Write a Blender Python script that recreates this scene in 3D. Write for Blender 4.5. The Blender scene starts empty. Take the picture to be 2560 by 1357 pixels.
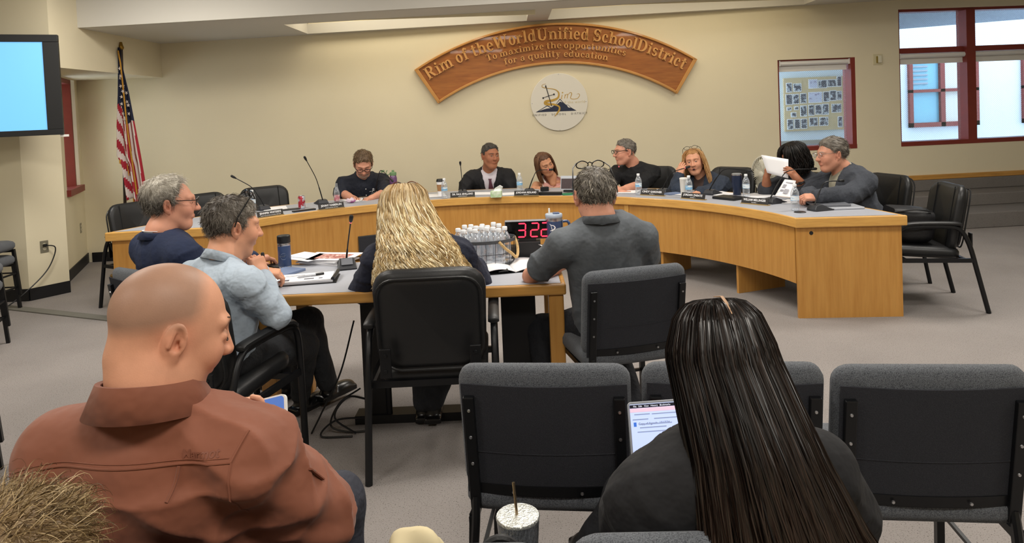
import bpy, bmesh, math, random
import numpy as np
from mathutils import Vector, Matrix
rng = np.random.default_rng(7)
random.seed(7)
SC = bpy.context.scene
COL = SC.collection

# ---------------------------------------------------------------- camera
cam_d = bpy.data.cameras.new('camera'); cam = bpy.data.objects.new('camera', cam_d); COL.objects.link(cam)
cam_d.sensor_width = 36.0; cam_d.lens = 1750 / 2560 * 36.0
cam_d.shift_y = -(678.5 - 338) / 2560
cam_d.clip_start = 0.05; cam_d.clip_end = 200
_p = math.atan(60 / 1750); _r = math.radians(2.4)
_F = Vector((0, math.cos(_p), -math.sin(_p))); _U0 = Vector((0, math.sin(_p), math.cos(_p))); _X = Vector((1, 0, 0))
_U = math.cos(_r) * _U0 + math.sin(_r) * _X; _R = math.cos(_r) * _X - math.sin(_r) * _U0
cam.matrix_world = Matrix((( _R.x, _U.x, -_F.x, 0), (_R.y, _U.y, -_F.y, 0), (_R.z, _U.z, -_F.z, 1.6), (0, 0, 0, 1)))
SC.camera = cam

# ---------------------------------------------------------------- world, lights, exposure
SC.view_settings.view_transform = 'Standard'; SC.view_settings.look = 'None'
SC.view_settings.gamma = 1.0; SC.view_settings.use_curve_mapping = False
SC.view_settings.exposure = 0.15
W = bpy.data.worlds.new('world'); SC.world = W; W.use_nodes = True
W.node_tree.nodes['Background'].inputs[0].default_value = (0.72, 0.85, 1.0, 1)
W.node_tree.nodes['Background'].inputs[1].default_value = 4.4

def area_light(name, loc, size, power, color=(1, 0.95, 0.87), rot=(0, 0, 0)):
    l = bpy.data.lights.new(name, 'AREA'); l.shape = 'RECTANGLE'; l.size, l.size_y = size
    l.energy = power; l.color = color
    o = bpy.data.objects.new(name, l); COL.objects.link(o); o.location = loc; o.rotation_euler = rot
    return o
CEIL = 3.15
FIXTURES = [(-2.9, 0.2), (0.4, 0.2), (3.7, 0.2), (-2.9, 3.2), (0.4, 3.2), (3.7, 3.2), (-2.9, 5.6), (0.4, 5.6), (3.7, 5.6)]
for i, (x, y) in enumerate(FIXTURES):
    area_light('ceiling_lamp_light', (x, y, CEIL - 0.06), (1.25, 0.6), 44)
for x0, x1 in ((-2.42, 0.22), (0.5, 3.6)):
    area_light('cove_light', ((x0 + x1) / 2, 8.1, 3.04), (x1 - x0 - 0.3, 0.3), 14, (1, 0.9, 0.72))

# ---------------------------------------------------------------- node materials
def lin(h):
    if not isinstance(h, str): return tuple(h)
    c = [int(h[i:i + 2], 16) / 255 for i in (0, 2, 4)]
    return tuple(x / 12.92 if x <= 0.04045 else ((x + 0.055) / 1.055) ** 2.4 for x in c)
MATS = {}
def mat(name, color='808080', rough=0.6, metal=0.0, noise=None, bump=None, spec=0.5, coat=0.0, emit=None, estr=1.0,
        trans=0.0, alpha=1.0, sheen=0.0, attr=None, second=None, stretch=(1, 1, 1), ior=1.45, sss=0.0):
    """noise=(scale, amount): value variation; second=(colour, scale, lo, hi): mixed in by noise; bump=(scale, strength)."""
    if name in MATS: return MATS[name]
    m = bpy.data.materials.new(name); m.use_nodes = True; MATS[name] = m
    nt = m.node_tree; N = nt.nodes; L = nt.links; b = N['Principled BSDF']
    c = lin(color) + (1,)
    b.inputs['Base Color'].default_value = c
    b.inputs['Roughness'].default_value = rough; b.inputs['Metallic'].default_value = metal
    b.inputs['Specular IOR Level'].default_value = spec; b.inputs['Coat Weight'].default_value = coat
    b.inputs['Transmission Weight'].default_value = trans; b.inputs['Alpha'].default_value = alpha
    b.inputs['IOR'].default_value = ior
    if sheen: b.inputs['Sheen Weight'].default_value = sheen
    if sss:
        b.inputs['Subsurface Weight'].default_value = sss; b.inputs['Subsurface Radius'].default_value = (0.012, 0.005, 0.003)
        b.inputs['Subsurface Scale'].default_value = 1.0
    if emit is not None:
        b.inputs['Emission Color'].default_value = lin(emit) + (1,); b.inputs['Emission Strength'].default_value = estr
    tc = N.new('ShaderNodeTexCoord'); mp = N.new('ShaderNodeMapping'); mp.inputs['Scale'].default_value = stretch
    L.new(tc.outputs['Object'], mp.inputs['Vector'])
    cur = None
    if attr:
        a = N.new('ShaderNodeAttribute'); a.attribute_name = attr; cur = a.outputs['Color']
    def mixrgb(f, a, bcol, mode='MIX'):
        x = N.new('ShaderNodeMix'); x.data_type = 'RGBA'; x.blend_type = mode
        for s, v in ((x.inputs[0], f), (x.inputs[6], a), (x.inputs[7], bcol)):
            if hasattr(v, 'is_linked') or isinstance(v, bpy.types.NodeSocket): L.new(v, s)
            else: s.default_value = v
        return x.outputs[2]
    if second:
        n = N.new('ShaderNodeTexNoise'); n.inputs['Scale'].default_value = second[1]; n.inputs['Detail'].default_value = 3
        L.new(mp.outputs[0], n.inputs['Vector'])
        r = N.new('ShaderNodeMapRange'); r.inputs[1].default_value = second[2]; r.inputs[2].default_value = second[3]
        L.new(n.outputs['Fac'], r.inputs[0])
        cur = mixrgb(r.outputs[0], cur if cur is not None else c, lin(second[0]) + (1,))
    if noise:
        n = N.new('ShaderNodeTexNoise'); n.inputs['Scale'].default_value = noise[0]; n.inputs['Detail'].default_value = 4
        L.new(mp.outputs[0], n.inputs['Vector'])
        r = N.new('ShaderNodeMapRange'); r.inputs[1].default_value = 0.25; r.inputs[2].default_value = 0.75
        r.inputs[3].default_value = 1 - noise[1]; r.inputs[4].default_value = 1 + noise[1]
        L.new(n.outputs['Fac'], r.inputs[0])
        hs = N.new('ShaderNodeHueSaturation'); L.new(r.outputs[0], hs.inputs['Value'])
        if cur is None: hs.inputs['Color'].default_value = c
        else: L.new(cur, hs.inputs['Color'])
        cur = hs.outputs[0]
    if cur is not None: L.new(cur, b.inputs['Base Color'])
    if bump:
        n = N.new('ShaderNodeTexNoise'); n.inputs['Scale'].default_value = bump[0]; n.inputs['Detail'].default_value = 3
        L.new(mp.outputs[0], n.inputs['Vector'])
        bp = N.new('ShaderNodeBump'); bp.inputs['Strength'].default_value = bump[1]; bp.inputs['Distance'].default_value = bump[2] if len(bump) > 2 else 0.01
        L.new(n.outputs['Fac'], bp.inputs['Height']); L.new(bp.outputs[0], b.inputs['Normal'])
    return m
mat('wall_paint', 'e0d6ba', 0.8, noise=(1.2, 0.03), bump=(220, 0.06))
mat('soffit_paint', 'cfccc4', 0.85, noise=(1.0, 0.03))
mat('cove_paint', 'e6dcbc', 0.85)
mat('carpet', '999390', 0.97, second=('4a4642', 190, 0.57, 0.72), noise=(2.0, 0.08), bump=(420, 0.5), spec=0.1)
mat('step_carpet', '7f7b78', 0.97, second=('55514e', 190, 0.55, 0.75), noise=(2.0, 0.06), bump=(420, 0.5), spec=0.1)
mat('vinyl_base', '17171a', 0.5, noise=(6, 0.1))
mat('oak', 'c08d47', 0.42, second=('b07b38', 4, 0.4, 0.8), noise=(14, 0.05), stretch=(9, 9, 0.6), bump=(18, 0.04), coat=0.15)
mat('oak_edge', 'd6a559', 0.38, second=('c4914a', 4, 0.4, 0.8), noise=(12, 0.07), stretch=(1.2, 1.2, 14), coat=0.25)
mat('oak_flat', 'c08e48', 0.4, second=('a5742f', 4, 0.4, 0.8), noise=(12, 0.08), stretch=(0.7, 9, 9), coat=0.2)
mat('sign_wood', 'a0632a', 0.45, second=('8a4f1c', 3, 0.35, 0.75), noise=(9, 0.14), stretch=(0.8, 4, 7), coat=0.2)
mat('sign_frame', 'c08a48', 0.4, noise=(8, 0.08), coat=0.2)
mat('sign_letter', 'cf9858', 0.5, noise=(9, 0.06))
mat('laminate', 'a6a9b2', 0.45, noise=(80, 0.03), spec=0.4)
mat('leather', '191a1c', 0.42, bump=(160, 0.08), spec=0.5)
mat('black_metal', '141518', 0.38, metal=0.2, noise=(20, 0.1))
mat('black_plastic', '17181a', 0.45)
mat('dark_plastic', '2b2c2f', 0.5)
mat('charcoal_laminate', '0d0d10', 0.6)
mat('grey_fabric', '6a6e74', 0.95, second=('3e4147', 420, 0.40, 0.66), noise=(900, 0.25), bump=(700, 0.5), spec=0.15, sheen=0.15)
mat('black_fabric', '313237', 0.95, second=('3b3c41', 420, 0.45, 0.7), bump=(600, 0.35), spec=0.15)
mat('steel', 'c4c5c8', 0.28, metal=1.0)
mat('white_paper', 'e9e9ec', 0.8)
mat('white_plastic', 'e4e3df', 0.45)
mat('red_frame', '7d2f26', 0.45, noise=(8, 0.08))
mat('navy_metal', '1c2740', 0.35, coat=0.2)

# ---------------------------------------------------------------- mesh helpers
def rotz(a):
    c, s = math.cos(a), math.sin(a); return np.array([[c, -s, 0], [s, c, 0], [0, 0, 1.0]])
def rotx(a):
    c, s = math.cos(a), math.sin(a); return np.array([[1.0, 0, 0], [0, c, -s], [0, s, c]])
def roty(a):
    c, s = math.cos(a), math.sin(a); return np.array([[c, 0, s], [0, 1.0, 0], [-s, 0, c]])
def nrm(v):
    v = np.asarray(v, float); return v / max(1e-9, np.linalg.norm(v))
def frame(x, z):
    """matrix whose columns are x, y, z axes with x exact and z as near as possible"""
    x = nrm(x); y = nrm(np.cross(z, x)); z = np.cross(x, y); return np.stack([x, y, z], 1)
class MB:
    def __init__(s): s.v = []; s.f = []; s.n = 0
    def add(s, V, F, R=None, t=None):
        V = np.asarray(V, float)
        if R is not None: V = V @ np.asarray(R).T
        if t is not None: V = V + np.asarray(t, float)
        s.v.append(V); s.f += [tuple(i + s.n for i in f) for f in F]; s.n += len(V); return s
    def box(s, lo, hi, R=None, t=None):
        x0, y0, z0 = lo; x1, y1, z1 = hi
        V = [(x0, y0, z0), (x1, y0, z0), (x1, y1, z0), (x0, y1, z0), (x0, y0, z1), (x1, y0, z1), (x1, y1, z1), (x0, y1, z1)]
        return s.add(V, [(0, 3, 2, 1), (4, 5, 6, 7), (0, 1, 5, 4), (1, 2, 6, 5), (2, 3, 7, 6), (3, 0, 4, 7)], R, t)
    def cbox(s, c, size, R=None):
        h = np.asarray(size) / 2; return s.box(-h, h, R, c)
    def prism(s, poly, z0, z1, R=None, t=None):
        n = len(poly); V = [(x, y, z0) for x, y in poly] + [(x, y, z1) for x, y in poly]
        F = [tuple(range(n - 1, -1, -1)), tuple(range(n, 2 * n))] + [(i, (i + 1) % n, n + (i + 1) % n, n + i) for i in range(n)]
        return s.add(V, F, R, t)
    def lathe(s, prof, n=20, R=None, t=None, capb=True, capt=True):
        V = []; F = []
        for r, z in prof:
            for i in range(n):
                a = 2 * math.pi * i / n; V.append((r * math.cos(a), r * math.sin(a), z))
        m = len(prof)
        for j in range(m - 1):
            for i in range(n):
                k = (i + 1) % n; F.append((j * n + i, j * n + k, (j + 1) * n + k, (j + 1) * n + i))
        if capb: F.append(tuple(range(n - 1, -1, -1)))
        if capt: F.append(tuple(range((m - 1) * n, m * n)))
        return s.add(V, F, R, t)
    def tube(s, pts, r, n=8, closed=False, caps=True, flat=1.0, up=None):
        P = np.asarray(pts, float); m = len(P); rr = np.broadcast_to(np.asarray(r, float), (m,))
        T = np.zeros_like(P)
        if closed: T = np.roll(P, -1, 0) - np.roll(P, 1, 0)
        else:
            T[1:-1] = P[2:] - P[:-2]; T[0] = P[1] - P[0]; T[-1] = P[-1] - P[-2]
        T /= np.maximum(np.linalg.norm(T, axis=1, keepdims=True), 1e-9)
        u = np.asarray(up, float) if up is not None else np.array([0, 0, 1.0])
        if abs(T[0] @ u) > 0.95: u = np.array([0, 1.0, 0.3])
        V = []; x = nrm(np.cross(T[0], u))
        for i in range(m):
            x = nrm(x - T[i] * (x @ T[i])); y = np.cross(T[i], x)
            for k in range(n):
                a = 2 * math.pi * (k + 0.5) / n
                V.append(P[i] + rr[i] * (math.cos(a) * x + flat * math.sin(a) * y))
        F = []
        for i in range(m if closed else m - 1):
            j = (i + 1) % m
            for k in range(n):
                l = (k + 1) % n; F.append((i * n + k, i * n + l, j * n + l, j * n + k))
        if caps and not closed: F += [tuple(range(n - 1, -1, -1)), tuple(range((m - 1) * n, m * n))]
        return s.add(V, F)
    def bar(s, a, b, w, h=None, up=(0, 0, 1)):
        """rectangular bar from a to b"""
        a = np.asarray(a, float); b = np.asarray(b, float); d = b - a; L = np.linalg.norm(d); h = h or w
        if abs(nrm(d) @ nrm(up)) > 0.97: up = (0, 1, 0)
        R = frame(d, up); return s.box((0, -w / 2, -h / 2), (L, w / 2, h / 2), R, a)
    def sphere(s, c, r, n=12, m=8, R=None):
        r = np.broadcast_to(np.asarray(r, float), (3,)); V = []; F = []
        for j in range(m + 1):
            p = math.pi * j / m
            for i in range(n):
                a = 2 * math.pi * i / n
                V.append((r[0] * math.sin(p) * math.cos(a), r[1] * math.sin(p) * math.sin(a), r[2] * math.cos(p)))
        for j in range(m):
            for i in range(n):
                k = (i + 1) % n; F.append((j * n + i, (j + 1) * n + i, (j + 1) * n + k, j * n + k))
        return s.add(V, F, R, c)
    def grid(s, P):
        """P (a,b,3) open surface"""
        P = np.asarray(P, float); a, b = P.shape[:2]
        F = [(i * b + j, (i + 1) * b + j, (i + 1) * b + j + 1, i * b + j + 1) for i in range(a - 1) for j in range(b - 1)]
        return s.add(P.reshape(-1, 3), F)
    def arrays(s): return np.concatenate(s.v), s.f
def mesh(name, V, F, m, smooth=False, attr=None, mats=None, midx=None, sharp=None):
    me = bpy.data.meshes.new(name)
    V = np.ascontiguousarray(V, dtype=np.float32)
    if isinstance(F, np.ndarray):
        nf, k = F.shape
        me.vertices.add(len(V)); me.vertices.foreach_set('co', V.ravel())
        me.loops.add(nf * k); me.loops.foreach_set('vertex_index', np.ascontiguousarray(F, dtype=np.int32).ravel())
        me.polygons.add(nf); me.polygons.foreach_set('loop_start', np.arange(0, nf * k, k, dtype=np.int32))
        me.update(calc_edges=True)
    else:
        me.from_pydata(V.tolist(), [], F); me.update()
    for x in (mats or [m]):
        me.materials.append(MATS[x] if isinstance(x, str) else x)
    if midx is not None: me.polygons.foreach_set('material_index', np.ascontiguousarray(midx, dtype=np.int32))
    if smooth:
        me.polygons.foreach_set('use_smooth', np.ones(len(me.polygons), dtype=bool))
        if sharp: me.set_sharp_from_angle(angle=math.radians(sharp))
    if attr is not None:
        ca = me.color_attributes.new('tint', 'FLOAT_COLOR', 'POINT')
        A = np.ones((len(V), 4), dtype=np.float32); A[:, :3] = attr; ca.data.foreach_set('color', A.ravel())
    me.validate()
    return me
def link(name, me, parent=None):
    o = bpy.data.objects.new(name, me); COL.objects.link(o)
    if parent is not None: o.parent = parent
    return o
def bevel(o, w, seg=2):
    md = o.modifiers.new('bevel', 'BEVEL'); md.width = w; md.segments = seg; md.limit_method = 'ANGLE'; md.angle_limit = math.radians(40)
    return o
def obj(name, mb, m, parent=None, smooth=False, sharp=40, bev=None, label=None, off=None, kind=None):
    V, F = mb.arrays() if isinstance(mb, MB) else mb
    if off is not None: V = np.asarray(V) - np.asarray(off, float)
    o = link(name, mesh(name, V, F, m, smooth, sharp=sharp if smooth else None), parent)
    if bev: bevel(o, bev)
    if label: o['label'] = label
    if kind: o['kind'] = kind
    return o
def tag(o, label, cat, group=None):
    o['label'] = label; o['category'] = cat
    if group: o['group'] = group
    return o
def thing(name, label, cat, loc=(0, 0, 0), rz=0.0, group=None):
    o = bpy.data.objects.new(name, None); COL.objects.link(o); o.empty_display_size = 0.1
    o.location = loc; o.rotation_euler = (0, 0, rz); return tag(o, label, cat, group)
def struct(name, mb, m, parent=None, **k):
    o = obj(name, mb, m, parent, **k)
    if parent is None: o['kind'] = 'structure'
    return o
def copy_tree(o, parent=None):
    c = o.copy(); COL.objects.link(c); c.parent = parent
    for ch in list(o.children): copy_tree(ch, c)
    return c
def rrect(w, h, r, n=5):
    """rounded rectangle outline, centred"""
    P = []
    for cx, cy, a0 in ((w / 2 - r, h / 2 - r, 0), (-w / 2 + r, h / 2 - r, 90), (-w / 2 + r, -h / 2 + r, 180), (w / 2 - r, -h / 2 + r, 270)):
        for i in range(n + 1):
            a = math.radians(a0 + 90 * i / n); P.append((cx + r * math.cos(a), cy + r * math.sin(a)))
    return P
def bez(P, n=12):
    """Catmull-Rom through points"""
    P = [np.asarray(p, float) for p in P]; Q = [2 * P[0] - P[1]] + P + [2 * P[-1] - P[-2]]; out = []
    for i in range(1, len(Q) - 2):
        for k in range(n):
            t = k / n; a, b, c, d = Q[i - 1], Q[i], Q[i + 1], Q[i + 2]
            out.append(0.5 * (2 * b + (c - a) * t + (2 * a - 5 * b + 4 * c - d) * t * t + (3 * b - a - 3 * c + d) * t ** 3))
    out.append(P[-1]); return np.array(out)
def text_arrays(body, size, extrude=0.0, offset=0.0, align='CENTER', spacing=1.0):
    c = bpy.data.curves.new('lettering', 'FONT'); c.body = body; c.size = size; c.extrude = extrude; c.offset = offset
    c.align_x = align; c.align_y = 'CENTER'; c.space_character = spacing; c.resolution_u = 2
    o = bpy.data.objects.new('lettering', c); COL.objects.link(o)
    me = bpy.data.meshes.new_from_object(o.evaluated_get(bpy.context.evaluated_depsgraph_get()))
    V = np.array([v.co[:] for v in me.vertices]); F = [tuple(p.vertices) for p in me.polygons]
    bpy.data.objects.remove(o); bpy.data.curves.remove(c); bpy.data.meshes.remove(me)
    if len(V) == 0: V = np.zeros((3, 3)); F = [(0, 1, 2)]
    return V, F

# ================================================================ the room
def wy(x): return 8.73 + 0.07 * x                      # the back wall's line on the floor plan
WA = math.atan(0.07); WR = rotz(WA)                      # wall frame: x along the wall, y into it, z up
def wp(x, z, d=0.0):                                     # a point d in front of the back wall's face
    return np.array([x + d * math.sin(WA), wy(x) - d * math.cos(WA), z])
def wbox(mb, x0, x1, z0, z1, d0, d1):                    # a box on the wall, d = distance in front of it
    c = math.cos(WA); o = wp(x0, 0)
    return mb.box((0, -d1, z0), ((x1 - x0) / c, -d0, z1), WR, o)
def sof(x): return 2.711 + 0.026 * (x - 0.66)            # soffit height

fl = MB().box((-6.2, -3.2, -0.1), (9.2, 10.2, 0.0)); struct('floor', fl, 'carpet')
# back wall around two openings
W1 = (3.43, 4.455, 0.935, 2.11); W2 = (5.05, 7.6, 0.93, 2.705)
wb = MB()
for x0, x1, z0, z1 in ((-5.155, W1[0], 0, 3.3), (W1[0], W1[1], 0, W1[2]), (W1[0], W1[1], W1[3], 3.3), (W1[1], W2[0], 0, 3.3),
                       (W2[0], W2[1], 0, W2[2]), (W2[0], W2[1], W2[3], 3.3), (W2[1], 8.8, 0, 3.3)):
    wbox(wb, x0, x1, z0, z1, -0.2, 0)
struct('wall_back', wb, 'wall_paint')
# left side: angled window wall, pilaster, return, side wall
Cc = np.array([-5.155, wy(-5.155)]); Ee = np.array([-4.66, 7.15]); Aa = np.array([-4.42, 6.86]); Bb = np.array([-4.62, 6.57])
def vwall(mb, p, q, z0, z1, th, side=1):
    p = np.asarray(p, float); q = np.asarray(q, float); d = nrm(q - p); n = np.array([-d[1], d[0]]) * th * side
    poly = [tuple(p), tuple(q), tuple(q + n), tuple(p + n)]
    if side > 0: return mb.prism(poly, z0, z1)
    return mb.prism(poly[::-1], z0, z1)
wl = MB(); dEC = nrm(Cc - Ee); LEC = np.linalg.norm(Cc - Ee)
s0, s1 = LEC * 0.30, LEC * 0.86; wz0, wz1 = 0.93, 2.17
vwall(wl, Ee, Ee + dEC * s0, 0, 3.3, 0.25); vwall(wl, Ee + dEC * s1, Cc, 0, 3.3, 0.25)
vwall(wl, Ee + dEC * s0, Ee + dEC * s1, 0, wz0, 0.25); vwall(wl, Ee + dEC * s0, Ee + dEC * s1, wz1, 3.3, 0.25)
wl.prism([tuple(Aa), (Aa[0] - 0.24, Aa[1] + 0.29), (-5.4, 7.2), (-6.2, 7.2), (-6.2, Bb[1]), tuple(Bb)], 0, 3.3)
wl.box((-6.3, -3.2, 0), (-6.1, Bb[1], 3.3))
struct('wall_left', wl, 'wall_paint')
struct('wall_right', MB().box((8.7, -3.2, 0), (8.9, 9.4, 3.3)), 'wall_paint')
struct('wall_front', MB().box((-6.2, -3.3, 0), (8.9, -3.1, 3.3)), 'wall_paint')
bk = MB(); bk.prism([(-4.17, 6.4), (-4.17, wy(-4.17) - 0.001), (-5.3, wy(-5.3) - 0.001), (-6.1, 7.2), (-6.1, 6.4)], 2.18, 3.2)
struct('trim_1', bk, 'wall_paint')
# baseboards
bb = MB(); wbox(bb, -5.1, 3.55, 0, 0.115, 0, 0.012); struct('baseboard_back', bb, 'vinyl_base')
bb = MB(); vwall(bb, Ee, Cc, 0, 0.115, 0.012, -1); vwall(bb, Bb, Aa, 0, 0.115, 0.012, -1); vwall(bb, (-6.1, Bb[1]), Bb, 0, 0.115, 0.012, -1)
struct('baseboard_left', bb, 'vinyl_base')
# soffit along the back wall with two open coves, its face, main ceiling
def soff(mb, x0, x1, y0, y1):                            # piece of the sloping soffit slab between distances y0, y1 from the wall
    P = [(x0, y0), (x1, y0), (x1, y1), (x0, y1)]
    V = [(x, wy(x) - d, sof(x)) for x, d in P] + [(x, wy(x) - d, sof(x) + 0.12) for x, d in P]
    return mb.add(V, [(0, 1, 2, 3), (7, 6, 5, 4), (1, 0, 4, 5), (2, 1, 5, 6), (3, 2, 6, 7), (0, 3, 7, 4)])
so = MB(); COVES = ((-2.40, 0.24), (0.50, 3.75)); SD = 1.58
soff(so, -6.1, 8.8, 0.0, 0.11); soff(so, -6.1, 8.8, 1.0, SD)
for a, b in ((-6.1, COVES[0][0]), (COVES[0][1], COVES[1][0]), (COVES[1][1], 8.8)): soff(so, a, b, 0.11, 1.0)
struct('trim_2', so, 'soffit_paint')
cw = MB()
for a, b in COVES:
    for x0, x1, d0, d1 in ((a - 0.024, a - 0.003, 0.09, 1.02), (b + 0.003, b + 0.024, 0.09, 1.02)):
        cw.prism([(x0, wy(x0) - d1), (x1, wy(x1) - d1), (x1, wy(x1) - d0), (x0, wy(x0) - d0)], sof(x0) + 0.01, 3.12)
    wbox(cw, a, b, sof(a) + 0.02, 3.12, 1.004, 1.024); wbox(cw, a, b, sof(b) + 0.02, 3.12, 0.086, 0.106)
for a, b in COVES: wbox(cw, a - 0.02, b + 0.02, 3.10, 3.12, 0.09, 1.02)
struct('trim_3', cw, 'cove_paint')
ff = MB(); wbox(ff, -6.1, 8.8, 2.56, 3.2, SD - 0.03, SD + 0.02)
V, F = ff.arrays(); V[:, 2] = np.where(V[:, 2] < 2.6, 2.711 + 0.026 * (V[:, 0] - 0.66), V[:, 2]); struct('trim_4', (V, F), 'soffit_paint')
struct('ceiling', MB().box((-6.2, -3.2, 3.15), (8.9, 9.5, 3.3)), 'soffit_paint')
for i, (x, y) in enumerate(FIXTURES):
    t = thing('ceiling_light', '%s recessed fluorescent panel light in the ceiling %s' % (('left', 'centre', 'right')[i % 3], ('behind the photographer', 'above the middle table', 'above the curved dais')[i // 3]),
              'light', (x, y, 3.15), 0, 'ceiling panel lights')
    fr = MB()
    for a in (((-0.66, -0.34, -0.03), (0.66, -0.31, 0)), ((-0.66, 0.31, -0.03), (0.66, 0.34, 0)), ((-0.66, -0.31, -0.03), (-0.63, 0.31, 0)), ((0.63, -0.31, -0.03), (0.66, 0.31, 0))): fr.box(*a)
    obj('frame', fr, 'white_plastic', t)
    obj('diffuser', MB().box((-0.63, -0.31, -0.02), (0.63, 0.31, 0)), mat('diffuser', 'ffffff', 0.5, emit='fff1dc', estr=2.0), t)
# carpeted steps at the right and the wood rail
st = MB()
for x0, d, z0, z1 in ((3.62, 0.95, 0.0, 0.184), (3.62, 0.45, 0.184, 0.335), (3.62, 0.03, 0.335, 0.483)):
    wbox(st, x0, 8.7, z0, z1, 0.0, d)
struct('floor_step', st, 'step_carpet', bev=0.012)
rl = MB(); wbox(rl, 3.62, 8.7, 0.483, 0.545, 0, 0.03); struct('trim_5', rl, 'oak_flat', bev=0.006)
# floor transition strip on the left
ts = MB(); a = np.array((-4.741, 6.371, 0.000)); b = np.array((-3.192, 5.715, 0.000)); ts.bar(a + (0, 0, 0.004), b + (0, 0, 0.004), 0.10, 0.012)
struct('trim_6', ts, mat('strip_grey', '6f6d66', 0.7, noise=(8, 0.08)))

# ---------------------------------------------------------------- windows
def pane_material():
    m = bpy.data.materials.new('wired_glass'); m.use_nodes = True; nt = m.node_tree; N = nt.nodes; L = nt.links
    N.remove(N['Principled BSDF']); out = N['Material Output']
    tr = N.new('ShaderNodeBsdfTransparent'); tr.inputs[0].default_value = (0.93, 0.97, 1, 1)
    gl = N.new('ShaderNodeBsdfGlossy'); gl.inputs['Roughness'].default_value = 0.05
    mx = N.new('ShaderNodeMixShader'); mx.inputs[0].default_value = 0.04
    L.new(tr.outputs[0], mx.inputs[1]); L.new(gl.outputs[0], mx.inputs[2])
    df = N.new('ShaderNodeBsdfDiffuse'); df.inputs[0].default_value = (0.55, 0.6, 0.66, 1)
    tc = N.new('ShaderNodeTexCoord'); outs = []
    for s in (1, -1):
        d = N.new('ShaderNodeVectorMath'); d.operation = 'DOT_PRODUCT'; d.inputs[1].default_value = (38 * s, 0, 38)
        L.new(tc.outputs['Object'], d.inputs[0])
        fr = N.new('ShaderNodeMath'); fr.operation = 'FRACT'; L.new(d.outputs['Value'], fr.inputs[0])
        lt = N.new('ShaderNodeMath'); lt.operation = 'LESS_THAN'; lt.inputs[1].default_value = 0.09; L.new(fr.outputs[0], lt.inputs[0]); outs.append(lt.outputs[0])
    mxm = N.new('ShaderNodeMath'); mxm.operation = 'MAXIMUM'; L.new(outs[0], mxm.inputs[0]); L.new(outs[1], mxm.inputs[1])
    sc = N.new('ShaderNodeMath'); sc.operation = 'MULTIPLY'; sc.inputs[1].default_value = 0.55; L.new(mxm.outputs[0], sc.inputs[0])
    m2 = N.new('ShaderNodeMixShader'); L.new(sc.outputs[0], m2.inputs[0]); L.new(mx.outputs[0], m2.inputs[1]); L.new(df.outputs[0], m2.inputs[2])
    L.new(m2.outputs[0], out.inputs[0]); MATS['wired_glass'] = m
pane_material()
def window(n, x0, x1, z0, z1, muls, trans):
    fr = MB(); fw = 0.055
    wbox(fr, x0, x1, z0, z0 + fw, -0.20, 0.005); wbox(fr, x0, x1, z1 - fw * 0.6, z1, -0.20, -0.04)
    wbox(fr, x0, x0 + 0.03, z0, z1, -0.20, -0.03); wbox(fr, x1 - fw, x1, z0, z1, -0.20, 0.0)
    o = struct('window_%d' % n, fr, 'red_frame'); k = 1 / math.cos(WA)
    xs = [x0 + 0.03] + [m for m in muls] + [x1 - fw]
    for m in muls: struct('mullion', wbox(MB(), m - 0.06, m + 0.06, z0 + fw, z1 - 0.03, -0.19, 0.0), 'red_frame', o)
    zs = [z0 + fw] + list(trans) + [z1 - 0.03]
    for z in trans: struct('transom', wbox(MB(), x0 + 0.03, x1 - fw, z - 0.035, z + 0.035, -0.17, -0.06), 'red_frame', o)
    for i in range(len(xs) - 1):
        for j in range(len(zs) - 1):
            g = MB().box((0, -0.003, 0), ((xs[i + 1] - xs[i]) * k, 0.003, zs[j + 1] - zs[j]))
            p = obj('pane', g, 'wired_glass', o); p.location = wp(xs[i], zs[j], -0.14); p.rotation_euler = (0, 0, WA)
    return o
window(1, W1[0], W1[1], W1[2], W1[3], [], [])
window(2, W2[0], W2[1], W2[2], W2[3], [6.03, 7.0], [2.17])
w3 = MB(); n3 = np.array([-dEC[1], dEC[0]])
def w3box(mb, a, b, z0, z1, d0, d1):
    p = Ee + dEC * a; q = Ee + dEC * b; return mb.prism([tuple(p + n3 * d0), tuple(q + n3 * d0), tuple(q + n3 * d1), tuple(p + n3 * d1)], z0, z1)
w3box(w3, s1 - 0.14, s1 - 0.09, wz0, wz1, 0.02, 0.16); w3box(w3, s0, s0 + 0.06, wz0, wz1, 0.02, 0.16); w3box(w3, s0, s1 - 0.09, wz1 - 0.05, wz1, 0.02, 0.16)
w3box(w3, s0 - 0.02, s1 + 0.03, wz0 - 0.05, wz0 + 0.02, -0.04, 0.2)
o = struct('window_3', w3, 'red_frame')
struct('pane', w3box(MB(), s0 + 0.05, s1 - 0.1, wz0 + 0.02, wz1 - 0.04, 0.10, 0.108), mat('clear_glass', 'ffffff', 0.02, trans=1.0, ior=1.02, spec=0.3), o)
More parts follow.
